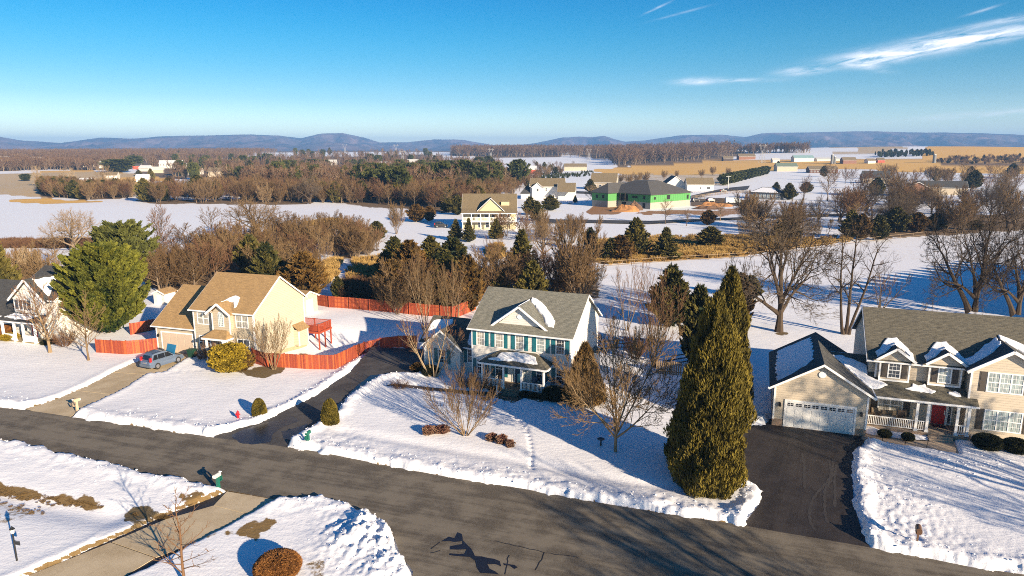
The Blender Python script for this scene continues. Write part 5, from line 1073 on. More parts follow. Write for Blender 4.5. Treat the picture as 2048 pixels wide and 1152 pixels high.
box('door', .9, 1.7, -.05, .01, .25, 2.3, 'redd', Rt); box('door_frame', .8, .89, -.06, .01, .25, 2.4, 'trimw', Rt)

# ------------------------------------------------------------ sheds
def shed(x, y, rz, w, d_, h, label, wall, roof):
    t = thing('shed', label, 'shed', (x, y, gz(x, y)), math.radians(rz))
    MB().extr([(0, 0), (0, h), (w / 2, h + w * .22), (w, h), (w, 0)], 'y', 0, d_).obj('wall', wall, t)
    gable(t, 'y', -.2, d_ + .2, -.2, w + .2, h + .04, h + w * .22 + .16, roof, gut=(0, 0)); box('door', w * .3, w * .7, -.04, 0, .1, h * .85, 'trimw', t); return t
shed(-54.0, 100.5, -14, 1.9, 2.4, 1.9, 'tall cream shed between the bright green conifer and the tan-roofed garage', 'side2', 'roof1y')
sh = shed(-29.6, 93.5, 66, 3.4, 3.6, 2.5, 'cream shed with a tan roof behind the deck of the tan-roofed house', 'side1r', 'roof1y')

# ------------------------------------------------------------ fences
def board_fence(pts, h, label, group=None, cap=True, back=False, gate=None):
    x0, y0 = pts[0]; t = thing('fence', label, 'fence', (x0, y0, gz(x0, y0)), 0)
    bw, gap = .14, .012; mats = 'fencer'; r_ = random.Random(int(abs(x0) * 10))
    for (ax, ay), (bx, by) in zip(pts, pts[1:]):
        L = math.hypot(bx - ax, by - ay); n = max(1, round(L / 2.4)); dx, dy = (bx - ax) / L, (by - ay) / L; nx, ny = dy, -dx
        for k in range(n):
            s0, s1 = L * k / n, L * (k + 1) / n; m_ = MB(); c = s0
            while c < s1 - .05:
                px, py = ax + dx * c, ay + dy * c; z = gz(px, py) - gz(x0, y0); hh_ = h + r_.uniform(-.02, .02); o_ = r_.uniform(-.008, .008)
                e = min(c + bw, s1)
                m_.extr([(px - x0 + nx * (.03 + o_), py - y0 + ny * (.03 + o_)), (px - x0 + dx * (e - c) + nx * (.03 + o_), py - y0 + dy * (e - c) + ny * (.03 + o_)),
                         (px - x0 + dx * (e - c) + nx * (.055 + o_), py - y0 + dy * (e - c) + ny * (.055 + o_)), (px - x0 + nx * (.055 + o_), py - y0 + ny * (.055 + o_))], 'z', z + .08, z + hh_)
                c += bw + gap
            pn = m_.obj('board_panel', 'fencer', t); [pn.data.materials.append(MT[q_]) for q_ in ('fencer2', 'fencer3')]; mi_ = [r_.choice((0, 0, 1, 2)) for _ in range(len(m_.f) // 6)]; pn.data.polygons.foreach_set('material_index', [mi_[i // 6] for i in range(len(pn.data.polygons))]); pn['kind'] = 'stuff'
            za = gz(ax + dx * s0, ay + dy * s0) - gz(x0, y0); zb_ = gz(ax + dx * s1, ay + dy * s1) - gz(x0, y0)
            for hz in (.35, h * .55, h - .3):
                MB().bar((ax + dx * s0 - x0, ay + dy * s0 - y0, za + hz), (ax + dx * s1 - x0, ay + dy * s1 - y0, zb_ + hz), .04, .09).obj('rail', mats, t)
            px, py = ax + dx * s0 - x0 - nx * .05 - (nx * -.12 if back else 0), ay + dy * s0 - y0 - ny * .05 - (ny * -.12 if back else 0)
            box('post', px - .055, px + .055, py - .055, py + .055, za, za + h + .05, mats, t)
    return t
board_fence(FENCE_LEFT, 1.75, 'red wooden fence between the bright green conifer and the tan-roofed garage')
board_fence(FENCE_LEFT2, 1.6, 'red wooden fence piece set back behind the left fence, beside the garage')
board_fence(FENCE_MID, 1.75, 'red wooden fence curving from the tan-roofed house to the black driveway')
board_fence(list(reversed(FENCE_BACK)), 1.85, 'long red wooden fence at the back of the yard, posts and rails showing')
board_fence(FENCE_SIDE, 1.9, 'red wooden fence section meeting the left roof edge of the white house')
def rail_fence(pts, h, label, step=2.4, rails=3, mat='woodd', r=.05):
    x0, y0 = pts[0]; t = thing('fence', label, 'fence', (x0, y0, gz(x0, y0)), 0)
    for (ax, ay), (bx, by) in zip(pts, pts[1:]):
        L = math.hypot(bx - ax, by - ay); n = max(1, round(L / step))
        for k in range(n + 1):
            px, py = ax + (bx - ax) * k / n, ay + (by - ay) * k / n
            if k < n or (bx, by) == pts[-1]: box('post', px - x0 - r, px - x0 + r, py - y0 - r, py - y0 + r, gz(px, py) - gz(x0, y0), gz(px, py) - gz(x0, y0) + h, mat, t)
        for j in range(rails):
            z = h * (.25 + .68 * j / max(1, rails - 1)); m_ = MB()
            m_.bar((ax - x0, ay - y0, gz(ax, ay) - gz(x0, y0) + z), (bx - x0, by - y0, gz(bx, by) - gz(x0, y0) + z), r * 1.1, r * 2.2); m_.obj('rail', mat, t)
    return t
rail_fence(RAILF, 1.25, 'dark post and rail fence on the snow right of the white house gable'); rail_fence(RAILF2, 1.25, 'short dark rail fence piece against the left of the tall arborvitae')
for f_, l_ in zip(FARF, ('grey rail fence along the driveway beyond the green-sheathed house, far side', 'grey rail fence behind the white van, near side', 'grey rail fence at the left end of the low grey house')): rail_fence(f_, 1.4, l_, 3.0, 3, 'woodg', .07)
rail_fence(FIELDF[0], 1.2, 'thin wire fence with wooden posts along the reeds across the field', 6.0, 2, 'woodg', .035)
gt = thing('gate', 'small brown picket gate before the upright dark bare tree', 'gate', (15.0, 68.0, 0), math.radians(-15))
for k in range(12): box('picket', k * .22, k * .22 + .15, -.02, .02, .08, 1.55 + .05 * math.sin(k), 'woodg', gt)
for z_ in (.4, 1.2): box('rail', 0, 2.6, .021, .06, z_, z_ + .1, 'woodg', gt)

# ------------------------------------------------------------ mailboxes, hydrant, lamp
def mailbox(x, y, rz, label, body, post, style=0):
    t = thing('mailbox', label, 'mailbox', (x, y, gz(x, y) + .05), math.radians(rz))
    if style == 0:                                                  # moulded post with newspaper holder
        MB().extr([(-.11, -.1), (.11, -.1), (.09, 1.0), (-.09, 1.0)], 'x', -.09, .09).obj('post', post, t)
        MB().extr([(-.11, .0), (.11, .0), (.11, .14)] + [(.11 * math.cos(a), .14 + .11 * math.sin(a)) for a in np.linspace(.3, 2.84, 7)] + [(-.11, .14)], 'y', -.30, .24).obj('box', body, t).location = (0, 0, 1.0)
        MB().box(-.1, .1, -.34, -.3, 1.02, 1.2).obj('door', 'trimw', t); MB().box(-.09, .09, .24, .34, 1.22, 1.27).obj('snow_cap', 'snow', t)
        m_ = MB(); m_.box(-.1, .1, .1, .34, .62, .66); m_.box(-.1, .1, .3, .34, .62, .98); m_.obj('newspaper_holder', post, t)
    else:
        MB().box(-.05, .05, -.05, .05, -.1, .98).obj('post', post, t)
        MB().extr([(-.16, .0), (.16, .0), (.16, .16)] + [(.16 * math.cos(a), .16 + .16 * math.sin(a)) for a in np.linspace(.3, 2.84, 7)] + [(-.16, .16)], 'y', -.34, .26).obj('box', body, t).location = (0, 0, 1.0)
        MB().box(-.12, .12, -.36, -.34, 1.03, 1.22).obj('door', body, t); MB().box(-.14, .14, -.2, .2, .86, .96).obj('newspaper_holder', body, t)
    return t
MT['mbg'] = plain('green_mailbox_plastic', (.01, .12, .085), .45, var=.06); MT['mbt'] = plain('tan_mailbox_plastic', (.46, .36, .24), .5, var=.1); MT['mbb'] = plain('brown_mailbox', (.13, .07, .04), .5, var=.1); MT['mbl'] = plain('grey_lid', (.5, .5, .47), .5)
mailbox(-38.84, 57.6, 150, 'tan mailbox at the corner of the concrete driveway with the parked car', 'mbt', 'mbt')
mailbox(-16.1, 50.46, 165, 'green mailbox with a brown top at the mouth of the black driveway', 'mbg', 'mbg')
mailbox(-20.2, 43.3, -20, 'teal green mailbox with a pale lid on the near side of the road', 'mbl', 'mbg')
mailbox(23.9, 36.5, -25, 'brown mailbox on a wooden post beside the right driveway', 'mbb', 'mbb', 1)
hy = thing('fire_hydrant', 'red fire hydrant in the snow left of the small conical evergreen', 'hydrant', (-23.8, 55.9, .1)); MT['hred'] = plain('hydrant_red', (.5, .012, .02), .4, var=.08)
MB().lathe([(0, 0), (.16, 0), (.16, .05), (.11, .06), (.11, .5), (.14, .52), (.14, .56), (.12, .62), (.07, .7), (.03, .72), (.03, .77), (0, .77)], 12).obj('body', 'hred', hy)
for a in (0, math.pi): MB().tube((.1 * math.cos(a), 0, .42), (.2 * math.cos(a), 0, .42), .06, .06, 8).obj('outlet', 'hred', hy)
MB().tube((0, -.1, .38), (0, -.2, .38), .075, .075, 8).obj('outlet', 'hred', hy)
lp = thing('street_lamp', 'black yard lamp post with a small hanging sign, at the lower left', 'lamp post', (-28.03, 34.82, .05))
MB().tube((0, 0, 0), (0, 0, .03), .2, .2, 12).tube((0, 0, .03), (0, 0, 1.85), .05, .04, 10).obj('post', 'black', lp)
MB().lathe([(.05, 1.85), (.09, 1.87), (.12, 2.1), (.1, 2.11)], 8).obj('lamp_glass', plain('frosted_glass', (.75, .74, .7), .3), lp)
MB().lathe([(.13, 2.1), (.15, 2.12), (.05, 2.24), (.02, 2.3), (0, 2.3)], 8).obj('lamp_cap', 'black', lp)
MB().bar((0, 0, 1.42), (.42, -.12, 1.42), .025, .025).obj('sign_arm', 'black', lp); MB().bar((.08, -.02, 1.28), (.42, -.12, 1.28), .02, .2).obj('sign_board', 'black', lp)
# wheeled bin
bn = thing('wheeled_bin', 'dark green wheeled bin by the tan-roofed garage', 'bin', (-35.9, 73.6, .05), math.radians(-17)); MT['bing'] = plain('bin_green', (.012, .05, .03), .45, var=.1)
for dx_ in (0,):
    b_ = MB(); b_.add([(-.28, -.3, .08), (.28, -.3, .08), (.28, .3, .08), (-.28, .3, .08), (-.36, -.38, 1.0), (.36, -.38, 1.0), (.36, .42, 1.0), (-.36, .42, 1.0)], [(0, 1, 2, 3), (4, 5, 6, 7), (0, 1, 5, 4), (1, 2, 6, 5), (2, 3, 7, 6), (3, 0, 4, 7)]); b_.obj('bin_body', 'bing', bn)
    MB().extr([(-.42, 1.0), (.46, 1.0), (.46, 1.06), (0, 1.13), (-.42, 1.06)], 'x', -.39, .39).obj('lid', 'bing', bn)
    for s_ in (-.3, .3): MB().tube((s_ - .04, .36, .13), (s_ + .04, .36, .13), .13, .13, 10).obj('wheel', 'black', bn)
    MB().bar((-.3, .47, .95), (.3, .47, .95), .03, .03).obj('handle', 'bing', bn)
bf = thing('bird_feeder', 'dark bird feeder on a thin pole right of the white house gable', 'bird feeder', (13.2, 85.7, 0))
MB().tube((0, 0, 0), (0, 0, 1.5), .02, .02, 6).obj('pole', 'black', bf); MB().lathe([(.02, 1.5), (.2, 1.52), (.2, 1.8), (.3, 1.82), (0, 2.05)], 8).obj('feeder_box', 'black', bf)
bb = thing('bird_bath', 'small dark bird bath at the foot of the forked lawn tree', 'bird bath', (7.0, 50.3, .1))
MB().tube((0, 0, 0), (0, 0, .5), .08, .06, 8).obj('pedestal', 'black', bb); MB().lathe([(.05, .5), (.28, .58), (.3, .62), (.24, .6), (0, .56)], 12).obj('bowl', 'black', bb)
# porch chairs
def chair(parent_loc, rz, label, m_, grp=None):
    t = thing('chair', label, 'chair', parent_loc, rz, grp)
    box('seat', -.28, .28, -.26, .26, .36, .42, m_, t)
    MB().extr([(.22, .40), (.28, .40), (.42, 1.0), (.36, 1.0)], 'x', -.28, .28).obj('backrest', m_, t)
    for x_ in (-.25, .25):
        for y_ in (-.22, .24): box('leg', x_ - .025, x_ + .025, y_ - .025, y_ + .025, 0, .36, m_, t)
        box('armrest', x_ - .04, x_ + .04, -.25, .3, .6, .64, m_, t)
    return t
def loc_of(h_, x, y, z): return tuple(Matrix.Translation(h_.location) @ Matrix.Rotation(h_.rotation_euler.z, 4, 'Z') @ Vector((x, y, z)))
rzC = hC.rotation_euler.z; rzR = hR.rotation_euler.z
chair(loc_of(hC, 3.4, -.9, .42), rzC, 'dark porch chair left of the navy door', 'woodd'); chair(loc_of(hC, 6.95, -.8, .42), rzC, 'navy blue porch chair right of the navy door, left one', 'navy'); chair(loc_of(hC, 7.8, -.8, .42), rzC, 'navy blue porch chair at the right porch post', 'navy')
chair(loc_of(hR, 8.3, .4, .43), rzR + .3, 'brown wicker porch chair nearest the garage of the right-hand house', 'woodg'); chair(loc_of(hR, 10.2, .4, .43), rzR, 'dark porch chair by the window shutter of the right-hand house', 'woodd')
bench = thing('bench', 'brown wicker porch settee with pale cushions under the front window', 'bench', loc_of(hR, 9.2, .35, .43), rzR)
box('seat', -.6, .6, -.3, .3, .3, .4, 'woodg', bench); box('backrest', -.6, .6, .25, .33, .4, .9, 'woodg', bench)
for x_ in (-.3, .3): box('cushion', x_ - .27, x_ + .27, -.28, .24, .405, .52, 'mbl', bench)
for x_ in (-.57, .57): box('leg', x_ - .03, x_ + .03, -.25, .25, 0, .3, 'woodg', bench)

# ------------------------------------------------------------ parked car with open bonnet
MT['paint'] = plain('silver_blue_paint', (.20, .26, .36), .28, .55, var=.04); MT['hood'] = plain('blue_bonnet_underside', (.02, .15, .30), .4, var=.1)
MT['cglass'] = plain('car_glass', (.012, .014, .018), .06, var=.02, spec=.9); MT['tyre'] = plain('tyre_rubber', (.018, .018, .018), .8); MT['rim'] = plain('alloy_rim', (.5, .5, .52), .3, .8); MT['tail'] = plain('tail_light_red', (.45, .01, .015), .2)
def loft(rings, name, mat, parent, closed=True):
    n = len(rings[0]); vs = [p_ for r_ in rings for p_ in r_]; fs = [(j * n + i, j * n + (i + 1) % n, (j + 1) * n + (i + 1) % n, (j + 1) * n + i) for j in range(len(rings) - 1) for i in range(n)]
    fs += [tuple(range(n - 1, -1, -1)), tuple(range((len(rings) - 1) * n, len(rings) * n))]
    o = mesh(name, vs, fs, mat, parent, smooth=False); return bm_fix(o)
def suv(x, y, rz, label, paint, openhood=False, L=4.5, cat='car', gl='cglass'):
    t = thing('parked_car', label, cat, (x, y, gz(x, y) + .03), rz)
    W_ = .90; H1 = .98                                              # x forward, origin at centre
    def ring(px, zb, zt, w, tw=.92): return [(px, -w, zb), (px, -w * 1.0, (zb + zt) * .55), (px, -w * tw, zt), (px, w * tw, zt), (px, w, (zb + zt) * .55), (px, w, zb)]
    loft([ring(-2.22, .42, .80, .74), ring(-2.12, .30, .96, .84), ring(-1.7, .28, .98, .90), ring(0, .28, .97, .91), ring(1.1, .28, .96, .90), ring(1.75, .28, .90 if not openhood else .80, .88), ring(2.1, .34, .78, .80), ring(2.22, .42, .66, .68)], 'body', paint, t)
    cab = [(-2.02, -2.02, .98, .74), (-1.72, -1.5, 1.62, .66), (-1.1, -1.1, 1.70, .66), (.05, .05, 1.66, .65), (1.15, .55, .98, .78)]
    loft([[(a, -.80, .96), (a2, -w_, z_), (a2, w_, z_), (a, .80, .96)] for (a, a2, z_, w_) in ((-2.05, -1.98, 1.0, .76), (-2.0, -1.72, 1.55, .64), (-1.7, -1.4, 1.66, .64), (-.3, -.4, 1.70, .65), (.45, .1, 1.62, .64), (1.2, 1.12, .99, .76))], 'cabin', paint, t)
    for s_ in (-1, 1):
        for a0, a1, b0, b1 in ((-1.78, -1.15, -1.52, -1.15), (-1.08, -.22, -1.08, -.25), (-.15, .82, -.18, .22)):
            z0, z1 = 1.04, 1.52; y0, y1 = .815 * s_, .70 * s_
            mesh('side_window', [(a0, y0, z0), (a1, y0, z0), (b1, y1, z1), (b0, y1, z1)], [(0, 1, 2, 3)], gl, t)
        for wx in (-1.32, 1.38):
            wh = MB().tube((wx, s_ * .70, .35), (wx, s_ * .93, .35), .35, .35, 18).obj('wheel', 'tyre', t)
            rm = MB().tube((wx, s_ * .925, .35), (wx, s_ * .945, .35), .22, .20, 10)
            rm.obj('rim', 'rim', wh)
        MB().box(.70, .86, s_ * .93 if s_ > 0 else -1.08, 1.08 if s_ > 0 else -.93, 1.0, 1.13).obj('wing_mirror', paint, t)
        MB().box(-2.17, -1.96, s_ * .76 - .1, s_ * .76 + .1, .92, 1.35).obj('tail_light', 'tail', t)
        MB().box(2.02, 2.2, s_ * .6 - .14, s_ * .6 + .14, .60, .74).obj('headlight', 'rim', t)
        MB().bar((-1.6, s_ * .58, 1.73), (0, s_ * .58, 1.74), .04, .04).obj('roof_rail', 'black', t)
    mesh('rear_window', [(-2.075, -.64, 1.10), (-2.075, .64, 1.10), (-1.86, .56, 1.54), (-1.86, -.56, 1.54)], [(0, 1, 2, 3)], gl, t)
    mesh('windscreen', [(1.16, -.70, 1.05), (1.16, .70, 1.05), (.30, .58, 1.58), (.30, -.58, 1.58)], [(0, 1, 2, 3)], gl, t)
    MB().box(-2.30, -2.08, -.82, .82, .36, .62).obj('bumper', paint, t); MB().box(2.1, 2.27, -.78, .78, .36, .58).obj('bumper', paint, t)
    MB().box(-2.25, -2.2, -.2, .2, .72, .84).obj('number_plate', 'rim', t)
    if openhood:
        MB().bar((1.08, 0, 1.03), (1.45, 0, 1.95), 1.42, .05).obj('bonnet', 'hood', t); MB().box(1.15, 1.95, -.62, .62, .7, .83).obj('engine_bay', 'black', t)
    t.scale = (.93, .97, 1.03)
    return t
cr_ = suv(-38.05, 71.25, math.radians(64), 'silver-blue car with its bonnet open, parked before the tan-roofed garage', 'paint', True)

# ------------------------------------------------------------ far buildings
def fh(x, y, rz, w, d_, e, r, label, wall, roof, wins=(), cat='house', name='house', side_w=(), axis='x', low=None):
    t = thing(name, label, cat, (x, y, gz(x, y)), math.radians(rz))
    if axis == 'x': MB().extr([(0, -.6), (0, e), (d_ / 2, r - .1), (d_, e), (d_, -.6)], 'x', 0, w).obj('wall', wall, t); gable(t, 'x', -.4, w + .4, -.45, d_ + .45, e, r, roof)
    else: MB().extr([(0, -.6), (0, e), (w / 2, r - .1), (w, e), (w, -.6)], 'y', 0, d_).obj('wall', wall, t); gable(t, 'y', -.4, d_ + .4, -.45, w + .45, e, r, roof)
    for (a, b_, z0, z1) in wins: window(t, front(0), a, b_, z0, z1, 2, 2, 'glass', True, .1, mun=False)
    for (a, b_, z0, z1) in side_w: window(t, right(w), a, b_, z0, z1, 2, 2, 'glass', True, .1, mun=False)
    return t
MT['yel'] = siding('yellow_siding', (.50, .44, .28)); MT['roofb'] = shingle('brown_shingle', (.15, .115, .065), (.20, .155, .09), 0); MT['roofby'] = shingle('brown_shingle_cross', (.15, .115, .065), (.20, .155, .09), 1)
# yellow house with wrap porch
yh = fh(-14.4, 201.5, 0, 15.5, 9.5, 5.9, 10.2, 'yellow house with a brown roof, front gable and long white upper deck', 'yel', 'roofb', [(2 + k * 2.1, 3.2 + k * 2.1, 3.4, 5.2) for k in range(6)] + [(4.3, 5.5, .4, 2.3), (6.5, 7.7, .4, 2.3)])
MB().extr([(4.6, 5.4), (8.2, 9.0), (11.8, 5.4)], 'y', -1.6, 4.5).obj('gable_wall', 'yel', yh); gable(yh, 'y', -2.0, 5.5, 4.2, 12.2, 5.6, 9.4, 'roofby', gut=(0, 0))
MB().shell([(-.4, -2.6, 5.0), (15.9, -2.6, 5.0), (15.9, -.4, 6.2), (-.4, -.4, 6.2)], [(0, 1, 2, 3)], .15).obj('porch_roof', 'roofb', yh)
box('fascia', -.5, 16.0, -2.75, -2.6, 4.75, 5.02, 'trimw', yh); box('deck_floor', -.3, 15.8, -2.6, 0, 2.35, 2.75, 'trimw', yh); railing(yh, (-.2, -2.5), (15.7, -2.5), 2.75, 1.0, gap=.35, bw=.08)
for k in range(7): column(yh, .0 + k * 2.6, -2.45, 2.75, 4.9, .25); 
for k in range(7): box('deck_post', k * 2.6 - .12, k * 2.6 + .12, -2.5, -2.26, -.4, 2.35, 'trimw', yh)
MB().extr([(11.2, 6.3), (11.2, 8.0), (13.6, 8.0), (13.6, 6.3)], 'y', .8, 3.0).obj('dormer_wall', 'yel', yh)
# white two-storey with garage
w2 = fh(8.8, 330.0, -8, 16, 9, 6.0, 9.8, 'white two-storey house with dark roof and gabled garage wing left of the green house', 'side2', 'roofb', [(7.2, 8.0, 3.8, 5.4), (13, 13.9, 3.8, 5.4), (9, 10, .8, 2.4), (11, 12, .8, 2.4)])
MB().extr([(1.0, 0), (1.0, 5.7), (3.6, 7.8), (6.2, 5.7), (6.2, 0)], 'y', -1.6, 1).obj('wall', 'side2', w2); gable(w2, 'y', -2.0, 4, .7, 6.5, 5.6, 8.0, 'roofby', gut=(0, 0)); window(w2, front(-1.6), 3.2, 4.2, 3.7, 5.1, 2, 2, 'glass', mun=False)
MB().extr([(-4.5, 0), (-4.5, 2.6), (0, 2.9), (0, 0)], 'y', -.5, 6).obj('wall', 'side2', w2); MB().shell([(-4.9, -.9, 2.7), (-.02, -.9, 2.7), (-.02, 3.5, 6.2), (-2.2, 3.5, 6.2)], [(0, 1, 2, 3)], .15).obj('roof', 'roof4', w2)
MB().extr([(-1.0, -.3), (-1.0, 3.9), (3.6, 7.6), (8.2, 3.9), (8.2, -.3)], 'x', 13.5, 21.5).obj('wall', 'side2', w2); gable(w2, 'x', 13.2, 21.8, -1.4, 8.6, 3.9, 7.9, 'roofb', gut=(0, 0)).location.y = -4.5
w2.children[-2].location.y = -4.5
window(w2, right(21.5), 1.0, 2.0, .6, 2.2, 2, 2, 'glass', mun=False)
# brown-roofed house with shed
br_ = fh(47, 412, -16, 15, 10, 4.2, 9.6, 'cream house with a steep brown roof between the white house and the green one', 'side1', 'roofb', [(2, 3.6, 1, 3), (5, 6.6, 1, 3), (8, 9.6, 1, 3), (11, 12.6, 1, 3)])
fh(58.2, 397, -16, 7, 4, 2.6, 4.4, 'small brown-roofed shed before the gable of the cream house', 'woodg', 'roofb', name='shed', cat='shed')
# house under construction, green sheathing
MT['sheath_d'] = plain('green_sheathing', (.075, .27, .07), .7, var=.1, scale=.8); MT['block'] = plain('concrete_block', (.34, .31, .26), .9, var=.1); MT['dark'] = plain('dark_opening', (.012, .012, .012), .9); MT['roofc'] = shingle('grey_new_shingle', (.065, .063, .062), (.095, .09, .082), 0); MT['seam'] = plain('sheathing_tape', (.03, .17, .05), .7)
gh = thing('house', 'unfinished house with bright green sheathing on a grey block base and grey hip roof', 'house', (54.6, 270.6, gz(54, 270)), math.radians(40))
# local x runs along the lit right-hand wall, y to the left-back
LX, LY = 26.0, 26.0; BZ, EZ = 2.6, 5.8
box('foundation', 0, LX, 0, LY, -.5, BZ, 'block', gh)
box('sheathing', -.05, LX + .05, -.05, LY + .05, BZ, EZ, 'sheath_d', gh)
for k in range(1, 21): box('sheathing_seam', k * 1.22 - .04, k * 1.22 + .04, -.065, -.05, BZ, EZ, 'seam', gh)
for k in range(1, 21): box('sheathing_seam', -.065, -.05, k * 1.22 - .04, k * 1.22 + .04, BZ, EZ, 'seam', gh)
hz_ = 10.6
MB().shell([(-.7, -.7, EZ), (LX + .7, -.7, EZ), (LX + .7, LY + .7, EZ), (-.7, LY + .7, EZ), (9.5, 9.5, hz_), (LX - 9.5, 9.5, hz_), (LX - 9.5, LY - 9.5, hz_), (9.5, LY - 9.5, hz_)], [(0, 1, 5, 4), (1, 2, 6, 5), (2, 3, 7, 6), (3, 0, 4, 7), (4, 5, 6, 7)], .2).obj('roof', 'roofc', gh)
for (a, w_, z0, z1) in ((2, 1.2, 3.7, 4.7), (10.2, 2.2, 3.5, 5.2), (23.5, 1.3, 3.1, 4.8)): box('window_opening', a, a + w_, -.09, -.05, z0, z1, 'dark', gh)
for (a, w_, z0, z1) in ((2.6, 1.0, 3.8, 5.0), (6.5, 1.2, 4.0, 4.9), (8.0, 1.2, 4.0, 4.9), (11.5, 5.0, 2.7, 5.3), (20.5, 1.0, 3.4, 5.0), (23, 1.0, 3.4, 5.0)): box('window_opening', -.09, -.05, a, a + w_, z0, z1, 'dark', gh)
for (a, w_) in ((2.5, 1.3), (7, 1.8), (12.5, 2.2), (18, 1.5), (23, 1.4)): box('window_opening', -.09, -.02, a, a + w_, .3, 2.2, 'dark', gh)
for a in (12.6, 15.2): column(gh, -.6, a, BZ, EZ - .1, .3, 'woodg')
wgr = MB(); wgr.box(-6, 0, 17, 25.9, BZ, EZ - .02); wgr.obj('wing_wall', 'sheath_d', gh); box('wing_foundation', -5.95, 0, 17.05, 25.8, -.5, BZ - .01, 'block', gh)
MB().shell([(-6.7, 16.3, EZ + .02), (-6.7, 26.7, EZ + .02), (-1.2, 21.5, 9.6), (9, 21.5, 9.6), (3, 16.3, EZ + .02), (3, 26.7, EZ + .02)], [(0, 1, 2), (0, 2, 3, 4), (1, 5, 3, 2)], .15).obj('roof', 'roofc', gh)
box('window_opening', -6.05, -6.0, 19, 20.2, 3.6, 4.9, 'dark', gh); box('window_opening', -6.05, -6.0, 22.5, 23.7, 3.6, 4.9, 'dark', gh)
# others
fh(100.5, 395, -3, 15, 9, 3.6, 7.4, 'long white barn-like house with an olive roof behind the green-sheathed one', 'side2', 'roofb', [(7, 7.9, 1, 2.2), (11, 13, 1, 2.3)])
wq = fh(90, 402, 0, 11, 12, 3.6, 8.2, 'grey gable-fronted wing with a snowy dark roof beside the olive-roofed barn house', 'mbl', 'roof4y', axis='y')
gl_ = thing('house', 'low grey house with a snow-covered hip roof and a row of windows', 'house', (114.6, 331, gz(114, 331)), math.radians(-38))
MT['greys'] = plain('grey_siding', (.17, .18, .19), .7)
box('wall', 0, 14, 0, 9, -.5, 3.1, 'greys', gl_); MB().shell([(-.5, -.5, 3.1), (14.5, -.5, 3.1), (14.5, 9.5, 3.1), (-.5, 9.5, 3.1), (4.2, 4.5, 5.6), (9.8, 4.5, 5.6)], [(0, 1, 5, 4), (1, 2, 5), (2, 3, 4, 5), (3, 0, 4)], .2).obj('roof', 'roof4', gl_)
snow_patch(gl_, [(.3, -.2), (13.2, -.2), (9.6, 3.9), (4.4, 3.9)], lambda x_, y_: 3.1 + (y_ + .5) * .5, .14, 41)
for k in range(7): window(gl_, front(0), .8 + k * 1.85, 1.8 + k * 1.85, .9, 2.5, 2, 2, 'glassb', mun=False)
MT['barnr'] = plain('barn_red', (.42, .07, .035), .7, var=.1); MT['white_roof'] = plain('pale_metal_roof', (.62, .62, .62), .5)
fh(3, 676, 2, 21, 12, 4.5, 8.2, 'long red barn with a white roof amid the nursery conifers', 'barnr', 'white_roof', cat='barn', name='barn')
fh(-414, 756, 15, 8, 6, 3.6, 6.2, 'small red barn with a dark roof on the far left hillside, left one', 'barnr', 'roof4', cat='barn', name='barn')
fh(-383, 722, 15, 7, 5, 3, 5, 'small red barn lower right of the other one on the far left hillside', 'barnr', 'roofb', cat='barn', name='barn')
fh(-279, 512, 12, 8.5, 5.5, 2.4, 5.8, 'white farmhouse with a pointed gable on the far left snowfield', 'side2', 'white_roof', [(1.2, 2.2, .6, 1.8), (4, 5, .6, 1.8), (6.6, 7.6, .6, 1.8)])
fh(-315, 500, 10, 11, 5, 2.2, 3.6, 'low white field shelter left of the farmhouse', 'side2', 'white_roof', [(5, 7, .2, 1.8)], cat='shed', name='shed')
fh(-402, 790, 12, 24, 9, 5.5, 9, 'long white house above the red barns on the far left', 'side2', 'white_roof', [(k * 3 + 1, k * 3 + 2.4, 3, 4.6) for k in range(7)])
fh(-352, 740, 12, 12, 8, 3.4, 6.5, 'small white house at the right end of the far left hillside', 'side2', 'mbl')
fh(-262, 596, 5, 14, 9, 4.5, 8, 'pale house half hidden in the wood left of centre', 'side1', 'roofb')
for i, (x, y, l_) in enumerate(((-700, 940, 'grey-roofed pale house at the far left edge, leftmost'), (-640, 920, 'grey-roofed pale house at the far left edge, second'), (-520, 840, 'brown house on the rise beyond the yellow field, left'), (-478, 800, 'white house on the rise beyond the yellow field, right'))):
    fh(x, y, 20, 18, 10, 4, 8, l_, 'side1' if i != 3 else 'side2', 'mbl' if i != 2 else 'roofb')
fh(-232, 850, 5, 16, 9, 5, 9, 'white house right of the round dark skyline pine', 'side2', 'mbl'); fh(-170, 868, 5, 26, 10, 3.6, 6.5, 'long low white building before the yellow strip left of centre', 'side2', 'white_roof')
fh(-130, 860, 5, 14, 10, 5.5, 9.5, 'white gabled house at the right end of the low white building', 'side2', 'mbl'); fh(56, 742, 0, 24, 10, 4, 7.5, 'tan farmhouse above the nursery conifers', 'side1', 'roofb')
fh(-4.5, 668, 2, 12, 8, 4, 6.8, 'red shed half hidden behind the green pine left of the long barn', 'barnr', 'roofb', cat='shed', name='shed')
fh(284, 660, -5, 26, 11, 3.2, 6.6, 'long low brown farmhouse at the edge of the tan field', plain('brown_wall', (.10, .05, .035), .8), 'roofb', [(k * 3 + 1, k * 3 + 2.2, .8, 2.2) for k in range(8)])
fh(268, 700, -5, 20, 12, 5, 8.5, 'pale shed with a green roof behind the low brown farmhouse', 'side1', plain('green_roof', (.16, .2, .15), .6), cat='shed', name='shed')
fh(372, 915, 0, 26, 11, 5, 8.5, 'teal-roofed farm building on the snowy hill at right', 'side2', plain('teal_roof', (.22, .34, .34), .5), cat='barn', name='barn'); fh(402, 915, 0, 30, 9, 3, 5, 'long low shed right of the teal-roofed farm building', 'mbl', 'mbl', cat='shed', name='shed')
